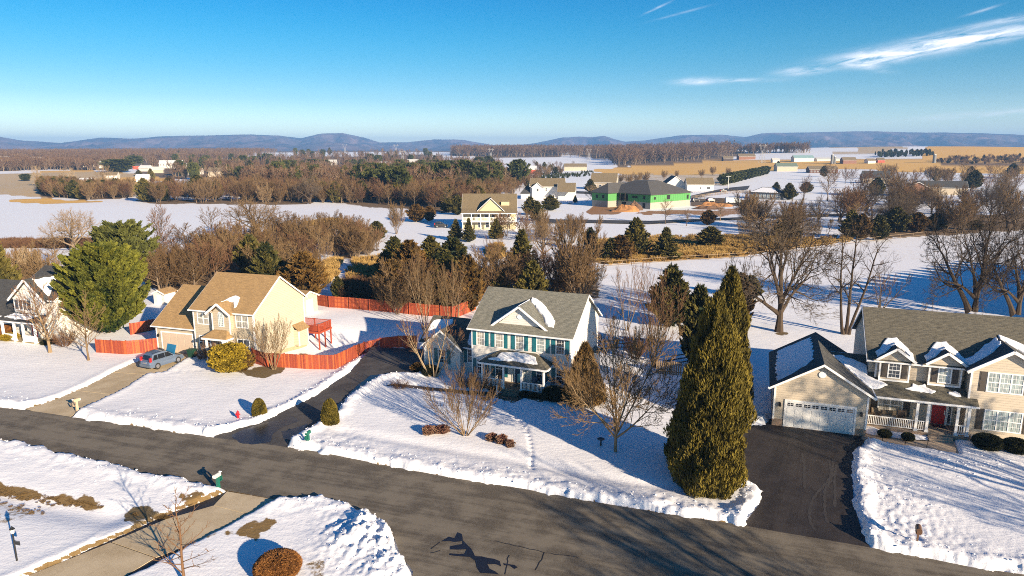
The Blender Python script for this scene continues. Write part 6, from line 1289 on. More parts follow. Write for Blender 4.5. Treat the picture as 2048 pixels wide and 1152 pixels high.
fh(330, 1010, 0, 24, 11, 5, 9, 'log-coloured house on the snowy skyline at right', plain('log_wall', (.22, .1, .05), .8), 'roofb'); fh(300, 985, 0, 14, 9, 4, 7, 'small dark house left of the log-coloured one on the skyline', 'woodd', 'roofb')
fh(402, 842, 0, 16, 9, 4.5, 8, 'brown barn between the silos on the right hill', plain('barn_brown', (.2, .1, .07), .8), 'roofb', cat='barn', name='barn')
for x, y, w_, rz_, wall_, roof_, l_ in ((-330, 560, 9, 10, 'side2', 'roofb', 'small white house below the red barns on the far left snowfield'), (-372, 690, 11, -10, 'side2', 'white_roof', 'pale house with a snowy roof right of the lower red barn'),
        (-340, 655, 9, 20, 'side1', 'mbl', 'small tan house with a pale roof on the far left snow slope'), (-300, 640, 12, 5, 'side2', 'roofb', 'white house with a brown roof at the wood edge far left of centre'), (-235, 610, 10, -5, 'side2', 'roof4', 'white house with a black roof in a gap of the middle-distance wood'),
        (-160, 640, 9, 12, 'side2', 'white_roof', 'small white shed-like house in the wood behind the pine groups'), (340, 905, 9, 0, 'side2', 'mbl', 'small pale house left of the teal-roofed farm building'), (430, 838, 10, 8, 'side2', 'roofb', 'low white farmhouse right of the brown barn'), (448, 850, 8, -6, 'barnr', 'roofb', 'little red outbuilding on the right hill beyond the low white farmhouse')):
    fh(x, y, rz_, w_, 7, 3.2, 6, l_, wall_, roof_)
def silo(x, y, r, h, label):
    t = thing('silo', label, 'silo', (x, y, gz(x, y))); MB().tube((0, 0, -1), (0, 0, h), r, r, 14).obj('tower', 'greys', t); MB().lathe([(r, h), (r * .7, h + r * .5), (0, h + r * .7)], 14).obj('dome', 'mbl', t)
silo(390, 846, 1.7, 10.5, 'tall dark silo on the right hill, left one of the pair'); silo(395, 850, 1.5, 8, 'shorter silo touching the tall dark one on the right hill'); silo(500, 822, 1.8, 9.5, 'lone dark silo at the foot of the golden hill')
fh(244, 480, -20, 17, 12, 3.6, 8.5, 'house with dark roof and snowy round-arched front among the brown trees at right', 'side1', 'roof4', [(2, 3.5, .8, 2.6), (6, 8, .8, 2.8), (11, 12.5, .8, 2.6)])
fh(196, 345, -24, 13, 10, 3.4, 7.4, 'brick house with a steep front gable hidden in the wood at the right', plain('brick_far', (.26, .13, .075), .8), 'roofby', [(3, 4.2, 1, 2.6), (8, 9.2, 1, 2.6)], axis='y')
fh(214, 362, -20, 22, 10, 3.6, 7, 'long dark-roofed house behind the steep brick gable at right', 'side1', 'roof4')
fh(374, 622, -10, 18, 8, 2.4, 4.2, 'low brown-roofed house at the edge of the tan field far right', 'side2', 'roofb')
# far vehicles
def simple_car(x, y, rz, label, paint, kind):
    return suv(x, y, math.radians(rz), label, paint, False, cat=kind)
MT['cblk'] = plain('black_paint', (.02, .018, .018), .3); MT['vanp'] = plain('white_van_paint', (.62, .66, .68), .35)
simple_car(117, 381, 5, 'black pickup-like car on the farm driveway beyond the green-sheathed house', 'cblk', 'car'); simple_car(83.5, 312, 20, 'dark car at the right end of the green-sheathed house, left one', 'cblk', 'car'); simple_car(90, 310.5, 10, 'dark car at the right end of the green-sheathed house, right one', 'cblk', 'car')
simple_car(-21.5, 206, 10, 'dark car half hidden at the left of the yellow house', 'cblk', 'car')
vn = thing('cargo_trailer', 'white box van parked on the dirt right of the green-sheathed house', 'van', (96.8, 300.6, gz(97, 300) + .05), math.radians(-5))
MB().extr([(-3.2, .4), (2.8, .4), (3.2, 1.2), (2.6, 1.5), (2.2, 2.6), (-3.2, 2.6)], 'y', -1.05, 1.05).obj('body', 'vanp', vn)
for wx in (-2.1, 2.0):
    for s_ in (-1, 1): MB().tube((wx, s_ * .9, .38), (wx, s_ * 1.08, .38), .38, .38, 12).obj('wheel', 'tyre', vn)
MB().box(2.3, 3.0, -.9, .9, 1.5, 1.52).obj('windscreen', 'cglass', vn)
# dirt mounds
def mound(x, y, rx, ry, h_, label, mat, seed):
    n, m_ = 28, 9; vs = [(0, 0, h_)]; fs = []
    for j in range(1, m_ + 1):
        for i in range(n):
            a = 2 * math.pi * i / n; q_ = j / m_; w_ = float(fbm(np.float64(math.cos(a) * q_ * 3 + 9), np.float64(math.sin(a) * q_ * 3 + 9), 3, seed))
            vs.append((rx * q_ * math.cos(a) * (.8 + .4 * w_), ry * q_ * math.sin(a) * (.8 + .4 * w_), max(-.3, h_ * (1 - q_ ** 1.5) * (.4 + 1.2 * w_) - (.3 if j == m_ else 0))))
    fs = [(0, 1 + i, 1 + (i + 1) % n) for i in range(n)] + [(1 + (j - 1) * n + i, 1 + j * n + i, 1 + j * n + (i + 1) % n, 1 + (j - 1) * n + (i + 1) % n) for j in range(1, m_) for i in range(n)]
    o = mesh('dirt_mound', vs, fs, mat, None, smooth=False); o.location = (x, y, gz(x, y)); bm_fix(o); return tag(o, label, 'dirt mound')
MT['dirt'] = plain('orange_clay', (.36, .17, .06), .9, var=.3, scale=.5); MT['dirt2'] = plain('dark_soil', (.13, .075, .045), .9, var=.3, scale=.5)
mound(43.5, 262, 6, 3.5, 2.4, 'orange clay mound before the left end of the green-sheathed house', 'dirt', 1); mound(48, 268, 4, 3, 3.0, 'dark soil mound against the front of the green-sheathed house', 'dirt2', 2)
mound(84, 286, 9, 3.5, 1.6, 'long pale dirt mound right of the green-sheathed house', 'dirt', 3); mound(78, 272, 7, 3, 1.2, 'low brown dirt mound in front of the construction parking', 'dirt2', 4)
# pylons and poles
MT['steel'] = plain('galvanised_steel', (.26, .26, .27), .6, .2)
def pylon(x, y, h, label, base=True):
    t = thing('power_pylon', label, 'pylon', (x, y, gz(x, y)), 0.3); m_ = MB(); w_ = h * .009
    a, b_, c = h * .13, h * .05, h * .16
    for sx in (-1, 1):
        for sy in (-1, 1): m_.bar((sx * a, sy * a, 0), (sx * b_, sy * b_, h * .6), w_, w_); m_.bar((sx * b_, sy * b_, h * .6), (sx * c, sy * b_ * .6, h * .9), w_, w_)
    for k in range(5):
        q0, q1 = k / 5, (k + 1) / 5; r0, r1 = a + (b_ - a) * q0, a + (b_ - a) * q1
        for sy in (-1, 1): m_.bar((-r0, sy * r0, h * .6 * q0), (r1, sy * r1, h * .6 * q1), w_ * .6, w_ * .6); m_.bar((r0, sy * r0, h * .6 * q0), (-r1, sy * r1, h * .6 * q1), w_ * .6, w_ * .6)
    m_.bar((-h * .26, 0, h * .9), (h * .26, 0, h * .9), w_ * 1.6, w_ * 1.6); m_.bar((-c, 0, h * .9), (-c * .8, 0, h), w_, w_); m_.bar((c, 0, h * .9), (c * .8, 0, h), w_, w_); m_.bar((-h * .26, 0, h * .9), (-c * .8, 0, h), w_, w_); m_.bar((h * .26, 0, h * .9), (c * .8, 0, h), w_, w_)
    m_.obj('tower', 'steel', t)
pylon(-156, 990, 19, 'steel power pylon over the wood left of centre'); pylon(-33, 1090, 19, 'steel power pylon near the centre of the skyline'); pylon(119, 1075, 18, 'steel power pylon under the twin hills right of centre'); pylon(324, 900, 24, 'tall lattice tower on the snowy skyline at right'); pylon(-360, 1500, 22, 'small pale pylon under the left mountains, left one'); pylon(-250, 1500, 22, 'small pale pylon under the left mountains, right one')
pl = thing('utility_pole', 'pale wooden utility pole with crossarm before the conifer row', 'pole', (127, 405, gz(127, 405)))
MB().tube((0, 0, 0), (0, 0, 8), .25, .2, 8).obj('pole', 'mbl', pl); MB().bar((-1.4, 0, 7.6), (1.4, 0, 7.6), .2, .2).obj('crossarm', 'mbl', pl)
MT['marker'] = plain('pale_stake', (.6, .6, .62), .6)
pq = thing('utility_pole', 'thin pale pole standing in the field between the three-stemmed tree and the grey roof', 'pole', (45, 85.2, 0)); MB().tube((0, 0, 0), (0, 0, 2.6), .05, .04, 6).obj('pole', 'marker', pq)

# ------------------------------------------------------------ mountains
SKY = [(-400,282),(-200,276),(-60,285),(0,280),(40,274),(90,282),(160,286),(235,276),(300,278),(360,273),(420,272),(520,270),(580,272),(620,277),(660,268),(700,267),(740,275),(770,285),(820,285),(880,279),(930,280),(990,291),(1030,290),(1060,288),(1120,276),(1150,274),(1180,275),(1200,273),(1240,284),(1280,281),(1340,272),(1420,270),(1470,275),(1500,268),(1540,266),(1650,265),(1720,264),(1800,266),(1900,267),(1980,270),(2048,274),(2200,270),(2500,278)]
aza = np.array([math.atan2(p_[0] - 1024, 1365 * math.cos(PITCH)) for p_ in SKY]); ela = np.array([(300 - p_[1]) / 1365 * 1.0 for p_ in SKY]) / np.sqrt(1 + ((np.array([p_[0] for p_ in SKY]) - 1024) / 1365) ** 2)
azm = np.radians(np.arange(-60, 60.01, .11)); rm = np.linspace(4300, 9000, 64); AA, RR = np.meshgrid(azm, rm)
ridge_r = 6600.0; hr = 23 + ridge_r * np.interp(azm, aza, ela)
XX, YY = RR * np.sin(AA), RR * np.cos(AA)
prof_ = np.where(RR < ridge_r, sst(4300, ridge_r, RR) ** .85, 1 - .8 * sst(ridge_r, 9000, RR))
sp_ = fbm(XX / 330, YY / 700, 4, 201); sp2 = fbm(XX / 150, YY / 260, 3, 301)
edge_ = np.clip(np.abs(RR - ridge_r) / 500, 0, 1)
ZZ = 10 + (hr[None, :] - 10) * prof_ * (1 - edge_ * (.85 * np.clip(np.abs(sp_ - .5) * 4, 0, 1) + .25 * sp2)) - 14 * (prof_ < .01) + (1 - edge_) * ((sp2 - .5) * 6 + (fbm(XX / 60, YY / 200, 2, 401) - .5) * 4)
nr_, nc_ = ZZ.shape; idx = np.arange(nr_ * nc_).reshape(nr_, nc_); q = np.stack([idx[:-1, :-1], idx[:-1, 1:], idx[1:, 1:], idx[1:, :-1]], -1).reshape(-1, 4)
mm = bpy.data.meshes.new('mountain'); mm.vertices.add(ZZ.size); mm.vertices.foreach_set('co', np.stack([XX.ravel(), YY.ravel(), ZZ.ravel()], 1).ravel())
mm.loops.add(q.size); mm.loops.foreach_set('vertex_index', q.ravel().astype(np.int32)); mm.polygons.add(len(q)); mm.polygons.foreach_set('loop_start', np.arange(0, q.size, 4, dtype=np.int32)); mm.polygons.foreach_set('loop_total', np.full(len(q), 4, np.int32)); mm.polygons.foreach_set('use_smooth', np.ones(len(q), bool)); mm.update(calc_edges=True)
m_, nt, b = newmat('winter_forest_slope'); p = pos(nt); n1 = noise(nt, scalev(nt, p, (1, .5, 1)), .006, 8, .7); n2 = noise(nt, p, .03, 6, .75)
c = mixc(nt, M(nt, 'MULTIPLY_ADD', n1, 4.5, -1.75, clamp=True), (.03, .028, .04), (.22, .14, .125)); c = mixc(nt, M(nt, 'MULTIPLY', M(nt, 'MULTIPLY_ADD', n2, 6.0, -3.7, clamp=True), M(nt, 'MULTIPLY_ADD', n1, 3, -1.1, clamp=True)), c, (.55, .53, .55))
nt.links.new(c, b.inputs['Base Color']); b.inputs['Roughness'].default_value = 1; b.inputs['Specular IOR Level'].default_value = 0; bump(nt, b, noise(nt, p, .02, 6, .7), .6, 12)
mm.materials.append(m_); mo = bpy.data.objects.new('mountain', mm); C.objects.link(mo); mo['kind'] = 'structure'
# haze
hz = MB().box(-9500, 9500, -600, 11500, -6, 222).obj('haze', 'white'); hz['kind'] = 'stuff'
hm = bpy.data.materials.new('haze_air'); hm.use_nodes = True; nt = hm.node_tree; nt.nodes.clear()
o_ = nt.nodes.new('ShaderNodeOutputMaterial'); v_ = nt.nodes.new('ShaderNodeVolumePrincipled'); v_.inputs['Color'].default_value = (.25, .52, 1.0, 1); v_.inputs['Density'].default_value = 0.00016; v_.inputs['Anisotropy'].default_value = 0.0
nt.links.new(v_.outputs[0], o_.inputs['Volume']); hz.data.materials.clear(); hz.data.materials.append(hm)
# ------------------------------------------------------------ vegetation
def basis(d):
    a = d.orthogonal().normalized(); return a, d.cross(a)
class Tree:
    def __init__(s, seed): s.r = random.Random(seed); s.v = []; s.f = []; s.m = []
    def seg(s, p, q, r0, r1, n, mi):
        d = q - p
        if d.length < 1e-5: return
        d.normalize(); a, b_ = basis(d); k = len(s.v)
        for c, r in ((p, r0), (q, r1)):
            for i in range(n):
                t = 2 * math.pi * i / n; s.v.append(tuple(c + (a * math.cos(t) + b_ * math.sin(t)) * r))
        for i in range(n): s.f.append((k + i, k + (i + 1) % n, k + n + (i + 1) % n, k + n + i)); s.m.append(mi)
    def chain(s, pts, rs, n, mi):
        k = len(s.v)
        for j, (c, r) in enumerate(zip(pts, rs)):
            d = (pts[min(j + 1, len(pts) - 1)] - pts[max(j - 1, 0)]).normalized(); a = Vector((1, 0, 0)) if abs(d.x) < .8 else Vector((0, 1, 0)); a = (a - d * a.dot(d)).normalized(); b_ = d.cross(a)
            for i in range(n):
                t = 2 * math.pi * i / n; s.v.append(tuple(c + (a * math.cos(t) + b_ * math.sin(t)) * r))
        for j in range(len(pts) - 1):
            for i in range(n): s.f.append((k + j * n + i, k + j * n + (i + 1) % n, k + (j + 1) * n + (i + 1) % n, k + (j + 1) * n + i)); s.m.append(mi)
    def twig(s, p, q, w):
        d = q - p; a, b_ = basis(d.normalized() if d.length > 0 else Vector((0, 0, 1))); t = s.r.uniform(0, math.pi); n = (a * math.cos(t) + b_ * math.sin(t)) * w / 2
        k = len(s.v); s.v += [tuple(p - n), tuple(p + n), tuple(q)]; s.f.append((k, k + 1, k + 2)); s.m.append(1)
    def grow(s, p, d, L, r, lev, P):
        R = s.r; last = lev >= P['levels']
        ns = P['nseg'][min(lev, len(P['nseg']) - 1)]; pts = [p.copy()]; dirs = []; dd = d.copy()
        for i in range(ns):
            j = P['wob'] * (1 if lev else .5)
            dd = (dd + Vector((R.uniform(-j, j), R.uniform(-j, j), R.uniform(-j, j) + P['up'][min(lev, len(P['up']) - 1)] / ns))).normalized()
            pts.append(pts[-1] + dd * (L / ns)); dirs.append(dd.copy())
        if last:
            for i in range(ns): s.twig(pts[i], pts[i + 1] + (pts[i + 1] - pts[i]) * .3, P['tw'] * (1 - .3 * i))
        else:
            tip = P['taper'][min(lev, len(P['taper']) - 1)]; rs = [max(P['tw'] * .5, r * (1 - (1 - tip) * (i / ns) ** .9)) for i in range(ns + 1)]
            if lev == 0 and P.get('flare', 1): rs[0] *= 1.35
            s.chain(pts, rs, (7, 5, 4, 3)[min(lev, 3)], 0 if lev < 2 else (0 if rs[0] > P['tw'] * 2.2 else 1))
        if last: return
        nch = P['kids'][min(lev, len(P['kids']) - 1)]; st_ = P['start'][min(lev, len(P['start']) - 1)]
        for c in range(nch):
            t = st_ + (1 - st_) * (c + R.uniform(.1, .9)) / nch; x = t * ns; i = min(int(x), ns - 1); b0 = pts[i].lerp(pts[i + 1], x - i)
            a, b_ = basis(dirs[i]); ph = c * 2.4 + R.uniform(-.5, .5) + s.ph
            an = math.radians(P['ang'][min(lev, len(P['ang']) - 1)] * R.uniform(.75, 1.25)); cd = (dirs[i] * math.cos(an) + (a * math.cos(ph) + b_ * math.sin(ph)) * math.sin(an)).normalized()
            kl = P['len'][min(lev, len(P['len']) - 1)] * L * (1 - P.get('short', .45) * t) * R.uniform(.75, 1.2)
            s.grow(b0, cd, kl, max(P['tw'] * .8, r * (1 - t * .7) * P['rr']), lev + 1, P)
        if lev < P['levels'] - 1 or True:
            for c in range(2): s.grow(pts[-1], (dirs[-1] + Vector((R.uniform(-.5, .5), R.uniform(-.5, .5), R.uniform(-.1, .4)))).normalized(), L * P['len'][min(lev, len(P['len']) - 1)] * .55, max(P['tw'] * .8, r * .3), lev + 1, P)
def gen_bare(seed, P, stems):
    """stems: list of (base xyz, direction, length, radius); returns V,F,M normalised to height 1, radius .5"""
    t = Tree(seed); t.ph = 0
    for i, (b_, d, L, r) in enumerate(stems): t.ph = i * 1.3; t.grow(Vector(b_), Vector(d).normalized(), L, r, 0, P)
    V = np.array(t.v); 
    V[:, 2] -= V[:, 2].min() if V[:, 2].min() < -.3 else 0
    return V, t.f, t.m
BASE = dict(levels=3, nseg=(6, 5, 3, 2), wob=.12, up=(.1, .25, .3, .2), taper=(.25, .2, .3), kids=(9, 7, 6), start=(.35, .2, .15), ang=(50, 42, 38), len=(.62, .5, .42), rr=.55, tw=.022)
def S_(*a): return list(a)
def fan(n, tilt, L, r, seed, spread=.12, jit=.25):
    R = random.Random(seed); o = []
    for i in range(n):
        a = 2 * math.pi * i / n + R.uniform(-jit, jit); t = math.radians(tilt * R.uniform(.5, 1.15))
        o.append(((spread * math.cos(a), spread * math.sin(a), 0), (math.sin(t) * math.cos(a), math.sin(t) * math.sin(a), math.cos(t)), L * R.uniform(.8, 1.1), r * R.uniform(.7, 1.1)))
    return o
def P_(**k): d = dict(BASE); d.update(k); return d
def forked(seed):
    P = P_(levels=4, kids=(6, 6, 5, 5), nseg=(6, 5, 3, 2, 1), wob=.10, len=(.62, .5, .45, .5), ang=(42, 38, 35, 32), up=(.15, .25, .25, .2), tw=.02, start=(.22, .15, .15, .1))
    st_ = [((0, 0, 0), (.01, 0, 1), 7.6, .17)]
    for a, tl, L in ((20, 42, 6.8), (80, 48, 6.2), (140, 52, 6.4), (200, 55, 6.6), (255, 50, 6.2), (315, 55, 6.4), (345, 30, 7.6)):
        t = math.radians(tl); st_.append(((0, 0, 1.3 + (a % 7) * .12), (math.sin(t) * math.cos(math.radians(a)), math.sin(t) * math.sin(math.radians(a)), math.cos(t)), L, .10))
    P['flare'] = 0; P['kids'] = (10, 7, 6, 4); return gen_bare(seed, P, st_)
def oak(seed, lv=4, kd=(5, 6, 5, 5), twin=False, tw=.034):
    P = P_(levels=lv, kids=kd, nseg=(6, 7, 5, 3, 1), wob=.26, len=(.85, .55, .5, .5), ang=(50, 48, 45, 40), up=(.0, .12, .15, .1), tw=tw, start=(.35, .2, .15, .1), rr=.62, taper=(.3, .15, .3), short=.3)
    st_ = [((0, 0, 0), (.02, 0, 1), 9.0, .62)]
    for a, z_, tl, L in ((10, 2.2, 55, 7), (170, 2.0, 60, 7.2), (80, 2.9, 45, 7), (250, 2.6, 55, 6.5), (200, 3.8, 40, 7), (340, 3.4, 38, 7.2)):
        t = math.radians(tl); st_.append(((0, 0, z_), (math.sin(t) * math.cos(math.radians(a)), math.sin(t) * math.sin(math.radians(a)), math.cos(t)), L, .29))
    if twin: st_[0] = ((.5, 0, 0), (.12, 0, 1), 10, .55); st_.append(((-.8, 0, 0), (-.5, .1, 1), 10, .55))
    P['flare'] = 1; return gen_bare(seed, P, st_)
PROT = {}
def proto(name, VFM, mats, split=None):
    V, f, m = VFM; V = V.copy(); h_ = np.percentile(V[:, 2], 99.6); r_ = np.percentile(np.hypot(V[:, 0], V[:, 1]), 97)
    V[:, 2] /= h_; V[:, :2] /= 2 * r_; out = []
    m = np.array(m)
    if split:                                                       # trunk and crown meshes
        for nm, sel in (('trunk', m == 0), ('crown', m == 1)):
            fs = [f[i] for i in np.nonzero(sel)[0]]; used = sorted({i for q_ in fs for i in q_}); mp = {u: k for k, u in enumerate(used)}
            me = bpy.data.meshes.new(name + '_' + nm); me.from_pydata([tuple(V[u]) for u in used], [], [tuple(mp[i] for i in q_) for q_ in fs]); me.materials.append(MT[mats[0 if nm == 'trunk' else 1]]); me.update(); out.append((nm, me))
    else:
        me = bpy.data.meshes.new(name); me.from_pydata([tuple(v) for v in V], [], f)
        for k in mats: me.materials.append(MT[k])
        me.polygons.foreach_set('material_index', m.astype(np.int32)); me.update(); out.append(('tree', me))
    PROT[name] = out
proto('forked', forked(3), ('barkl', 'twig'), 1)
proto('vaseA', gen_bare(5, P_(levels=3, kids=(9, 7, 5), nseg=(6, 4, 2, 1), wob=.09, up=(.12, .25, .3), ang=(28, 30, 30), len=(.45, .45, .4), tw=.019, start=(.3, .2, .1)), fan(17, 46, 5.6, .055, 5, .2)), ('barkt', 'twig'), 1)
proto('vaseB', gen_bare(6, P_(levels=3, kids=(8, 6, 5), nseg=(6, 4, 2, 1), wob=.10, up=(.3, .3, .3), ang=(30, 30, 30), len=(.45, .45, .4), tw=.02, start=(.3, .2, .1)), fan(13, 28, 5.4, .06, 6, .15)), ('barkt', 'twigg'), 1)
proto('vaseC', gen_bare(7, P_(levels=3, kids=(7, 6, 5), nseg=(6, 4, 2, 1), wob=.14, up=(.1, .2, .3), ang=(38, 35, 35), len=(.5, .45, .4), tw=.022, start=(.25, .2, .1)), fan(5, 30, 6, .09, 7, .15)), ('bark', 'twigr'), 1)
proto('myrtle', gen_bare(8, P_(levels=3, kids=(7, 7, 6), nseg=(7, 4, 2, 1), wob=.13, up=(.15, .3, .3), ang=(35, 35, 35), len=(.42, .45, .4), tw=.024, start=(.4, .2, .1)),
      [((.1, 0, 0), (.25, .1, 1), 6.5, .13), ((-.5, 0, 0), (-.75, .1, 1), 6.2, .14), ((.15, .1, 0), (.7, -.1, 1), 5.5, .10), ((-.4, .1, 0), (-.25, .2, 1), 6.8, .11), ((.0, 0, 0), (.05, -.3, 1), 6.0, .09), ((-.5, 0, 0), (-.5, -.2, 1), 6, .1)]), ('barkl', 'twigr'), 1)
proto('ovalA', gen_bare(9, P_(levels=4, kids=(22, 6, 5, 4), nseg=(7, 5, 3, 2, 1), wob=.08, up=(.0, .45, .3, .2), ang=(38, 30, 30, 28), len=(.62, .45, .42, .4), tw=.022, start=(.2, .15, .15, .1), short=.55), [((0, 0, 0), (0, 0, 1), 7.5, .16)]), ('barkt', 'twigr'), 1)
proto('ovalB', gen_bare(10, P_(levels=4, kids=(20, 6, 4, 4), nseg=(7, 5, 3, 2, 1), wob=.09, up=(.0, .3, .25, .2), ang=(48, 32, 30, 28), len=(.75, .45, .42, .4), tw=.022, start=(.24, .15, .15, .1), short=.6), [((0, 0, 0), (0, 0, 1), 6.5, .15)]), ('barkt', 'twigg'), 1)
proto('sapling', gen_bare(11, P_(levels=3, kids=(22, 6, 4), nseg=(8, 4, 2, 1), wob=.10, up=(.0, .25, .2), ang=(50, 35, 30), len=(.36, .42, .4), tw=.012, start=(.15, .2, .1), short=.75), [((0, 0, 0), (0, 0, 1), 5.4, .06)]), ('twigr', 'twigr'), 1)
proto('oakA', oak(12), ('barkd', 'twigd'), 1)
proto('oakB', oak(13, twin=True), ('barkd', 'twigd'), 1)
proto('stemsA', gen_bare(14, P_(levels=3, kids=(9, 7, 7), nseg=(9, 5, 3, 2), wob=.2, up=(.2, .0, .1), ang=(60, 50, 42), len=(.33, .5, .5), tw=.028, start=(.35, .15, .1), taper=(.3, .2, .3), short=.2), [((-.4, 0, 0), (-.22, 0, 1), 12, .30), ((.1, .2, 0), (.12, 0, 1), 13, .34), ((.5, 0, 0), (.36, .05, 1), 12, .30)]), ('barkd', 'twigd'), 1)
proto('uprightA', gen_bare(15, P_(levels=3, kids=(9, 6, 6), nseg=(7, 4, 2, 1), wob=.07, up=(.2, .5, .3), ang=(24, 26, 28), len=(.5, .45, .4), tw=.024, start=(.15, .15, .1)), fan(6, 13, 9.5, .10, 15, .15)), ('barkd', 'twigr'), 1)
proto('birchA', gen_bare(16, P_(levels=3, kids=(9, 6, 6), nseg=(7, 4, 2, 1), wob=.09, up=(.1, .2, .3), ang=(34, 34, 32), len=(.34, .45, .45), tw=.022, start=(.4, .15, .1)), fan(6, 20, 9, .09, 16, .2)), ('barkl', 'twig'), 1)
mid = dict(nseg=(5, 3, 2, 1), tw=.048)
proto('oakm', oak(21, 3, (6, 9, 7), tw=.05), ('bark', 'twigg'))
proto('oakm2', oak(22, 3, (5, 8, 7), tw=.05), ('barkd', 'twigd'))
proto('ovalm', gen_bare(23, P_(levels=3, kids=(13, 8, 6), up=(0, .3, .2), ang=(40, 36, 32), len=(.55, .5, .45), start=(.25, .15, .1), **mid), [((0, 0, 0), (0, 0, 1), 9, .18)]), ('bark', 'twig'))
proto('ovalm2', gen_bare(24, P_(levels=3, kids=(11, 8, 6), up=(0, .3, .2), ang=(46, 36, 32), len=(.6, .5, .45), start=(.25, .15, .1), **mid), fan(2, 12, 8, .14, 3)), ('barkd', 'twigr'))
proto('rounds', gen_bare(25, P_(levels=3, kids=(10, 9, 8), up=(.1, .3, .2), ang=(35, 34, 34), len=(.55, .5, .45), start=(.15, .1, .1), **mid), fan(7, 30, 7, .10, 9, .3)), ('bark', 'twig'))
proto('thickm', gen_bare(26, P_(levels=3, kids=(9, 9, 8), up=(.1, .2, .2), ang=(45, 40, 38), len=(.6, .5, .45), start=(.1, .1, .1), **mid), fan(8, 42, 5, .07, 19, .8)), ('bark', 'twigg'))
proto('sycam', oak(27, 3, (4, 6, 4), tw=.09), ('barkl', 'barkl'))
far = dict(nseg=(3, 2, 1), tw=.22)
proto('far1', gen_bare(31, P_(levels=2, kids=(12, 9), up=(0, .3, .3), ang=(42, 40), len=(.5, .5), start=(.25, .1), **far), [((0, 0, 0), (0, 0, 1), 12, .3)]), ('bark', 'farwood'))
proto('far2', gen_bare(32, P_(levels=2, kids=(10, 10), up=(0, .3, .3), ang=(46, 42), len=(.55, .5), start=(.2, .1), **far), fan(3, 16, 11, .25, 4)), ('bark', 'farwood'))

# evergreen builder: sprays of small leaves filling a crown profile
def evergreen(name, seed, prof, n, leaf, mat, lobes=.12, up=.5, shell=.35, droop=0.0, aspect=.35, core=.62, tips=(), k=3, tintb=.45, trunk=True):
    """prof(t) -> radius at height fraction t (height 1, radius max .5)"""
    R = np.random.RandomState(seed); t = R.rand(n * 3); r = np.array([prof(x) for x in t]); keep = R.rand(n * 3) < (r / r.max()) ** .8 * 1.0; t = t[keep][:n]; r = r[keep][:n]; n = len(t)
    th = R.rand(n) * 2 * math.pi
    lob = fbm(np.cos(th) * 1.7 + 5 + t * 3, np.sin(th) * 1.7 + 5 + t * 6, 3, seed); lob2 = fbm(th * 4 / math.pi * 2, t * 14, 2, seed + 5)
    rr = r * (1 + lobes * 2 * (lob - .5) * 2 + lobes * (lob2 - .5) * 2)
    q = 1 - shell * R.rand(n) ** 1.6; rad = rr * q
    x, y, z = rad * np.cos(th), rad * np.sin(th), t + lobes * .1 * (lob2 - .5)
    tint = np.clip(tintb + (lob2 - .5) * .9 + (lob - .5) * .7 + (q - .85) * 1.6 + R.randn(n) * .10, 0, 1)  # inner sprays tinted darker, crown shade painted in, plus random clump tone
    V = np.zeros((n * k, 3, 3)); T = np.zeros((n * k, 3)); ii = 0
    for j in range(k):
        a = th + R.randn(n) * .7; upv = up + R.randn(n) * .35 - droop
        d = np.stack([np.cos(a), np.sin(a), upv * 1.2], 1); d /= np.linalg.norm(d, axis=1)[:, None]
        s = np.cross(d, R.randn(n, 3)); s /= np.linalg.norm(s, axis=1)[:, None] + 1e-9
        L = leaf * (.6 + .8 * R.rand(n))[:, None]; c = np.stack([x, y, z], 1) + R.randn(n, 3) * leaf * .25
        V[j * n:(j + 1) * n, 0] = c - s * L * aspect; V[j * n:(j + 1) * n, 1] = c + s * L * aspect; V[j * n:(j + 1) * n, 2] = c + d * L; T[j * n:(j + 1) * n] = tint[:, None]
    verts = V.reshape(-1, 3); tv = T.ravel(); faces = [(3 * i, 3 * i + 1, 3 * i + 2) for i in range(n * k)]
    # added inner core blocks light in the crown; dark tint paints shade
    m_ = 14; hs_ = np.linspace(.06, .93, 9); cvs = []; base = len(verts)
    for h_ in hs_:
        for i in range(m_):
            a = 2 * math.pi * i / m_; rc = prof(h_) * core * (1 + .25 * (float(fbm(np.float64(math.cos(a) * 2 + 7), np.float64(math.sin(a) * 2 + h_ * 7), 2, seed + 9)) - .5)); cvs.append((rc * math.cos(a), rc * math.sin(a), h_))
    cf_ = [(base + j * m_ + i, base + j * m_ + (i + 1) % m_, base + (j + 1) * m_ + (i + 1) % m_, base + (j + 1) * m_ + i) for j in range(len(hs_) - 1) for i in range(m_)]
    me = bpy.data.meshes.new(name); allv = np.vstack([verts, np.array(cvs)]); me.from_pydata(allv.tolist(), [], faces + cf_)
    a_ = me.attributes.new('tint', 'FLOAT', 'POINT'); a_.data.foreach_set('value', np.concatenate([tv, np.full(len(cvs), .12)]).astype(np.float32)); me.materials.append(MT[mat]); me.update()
    out = []
    if trunk:
        mb = MB().tube((0, 0, -.02), (0, 0, .85), .028, .004, 6); tm = bpy.data.meshes.new(name + '_trunk'); tm.from_pydata(mb.v, [], mb.f); tm.materials.append(MT['bark']); tm.update(); out.append(('trunk', tm))
    out.append(('crown', me)); PROT[name] = out; return me
cone = lambda t: .5 * min(1, (t + .02) / .10) * (1 - t) ** .62 if t < 1 else 0
arbp = lambda t: .5 * (min(1, .78 + t * 1.6)) * max(0, 1 - max(0, (t - .10) / .90) ** 1.7) ** .78
egg = lambda t: .5 * max(0, math.sin(math.pi * min(1, (t + .12) / 1.12) ** .8)) ** .6
roundp = lambda t: .5 * max(0, 1 - abs((t - .52) / .48) ** 2.4) ** .5
cedp = lambda t: .5 * min(1, (t + .03) / .12) * max(0, 1 - t) ** .75
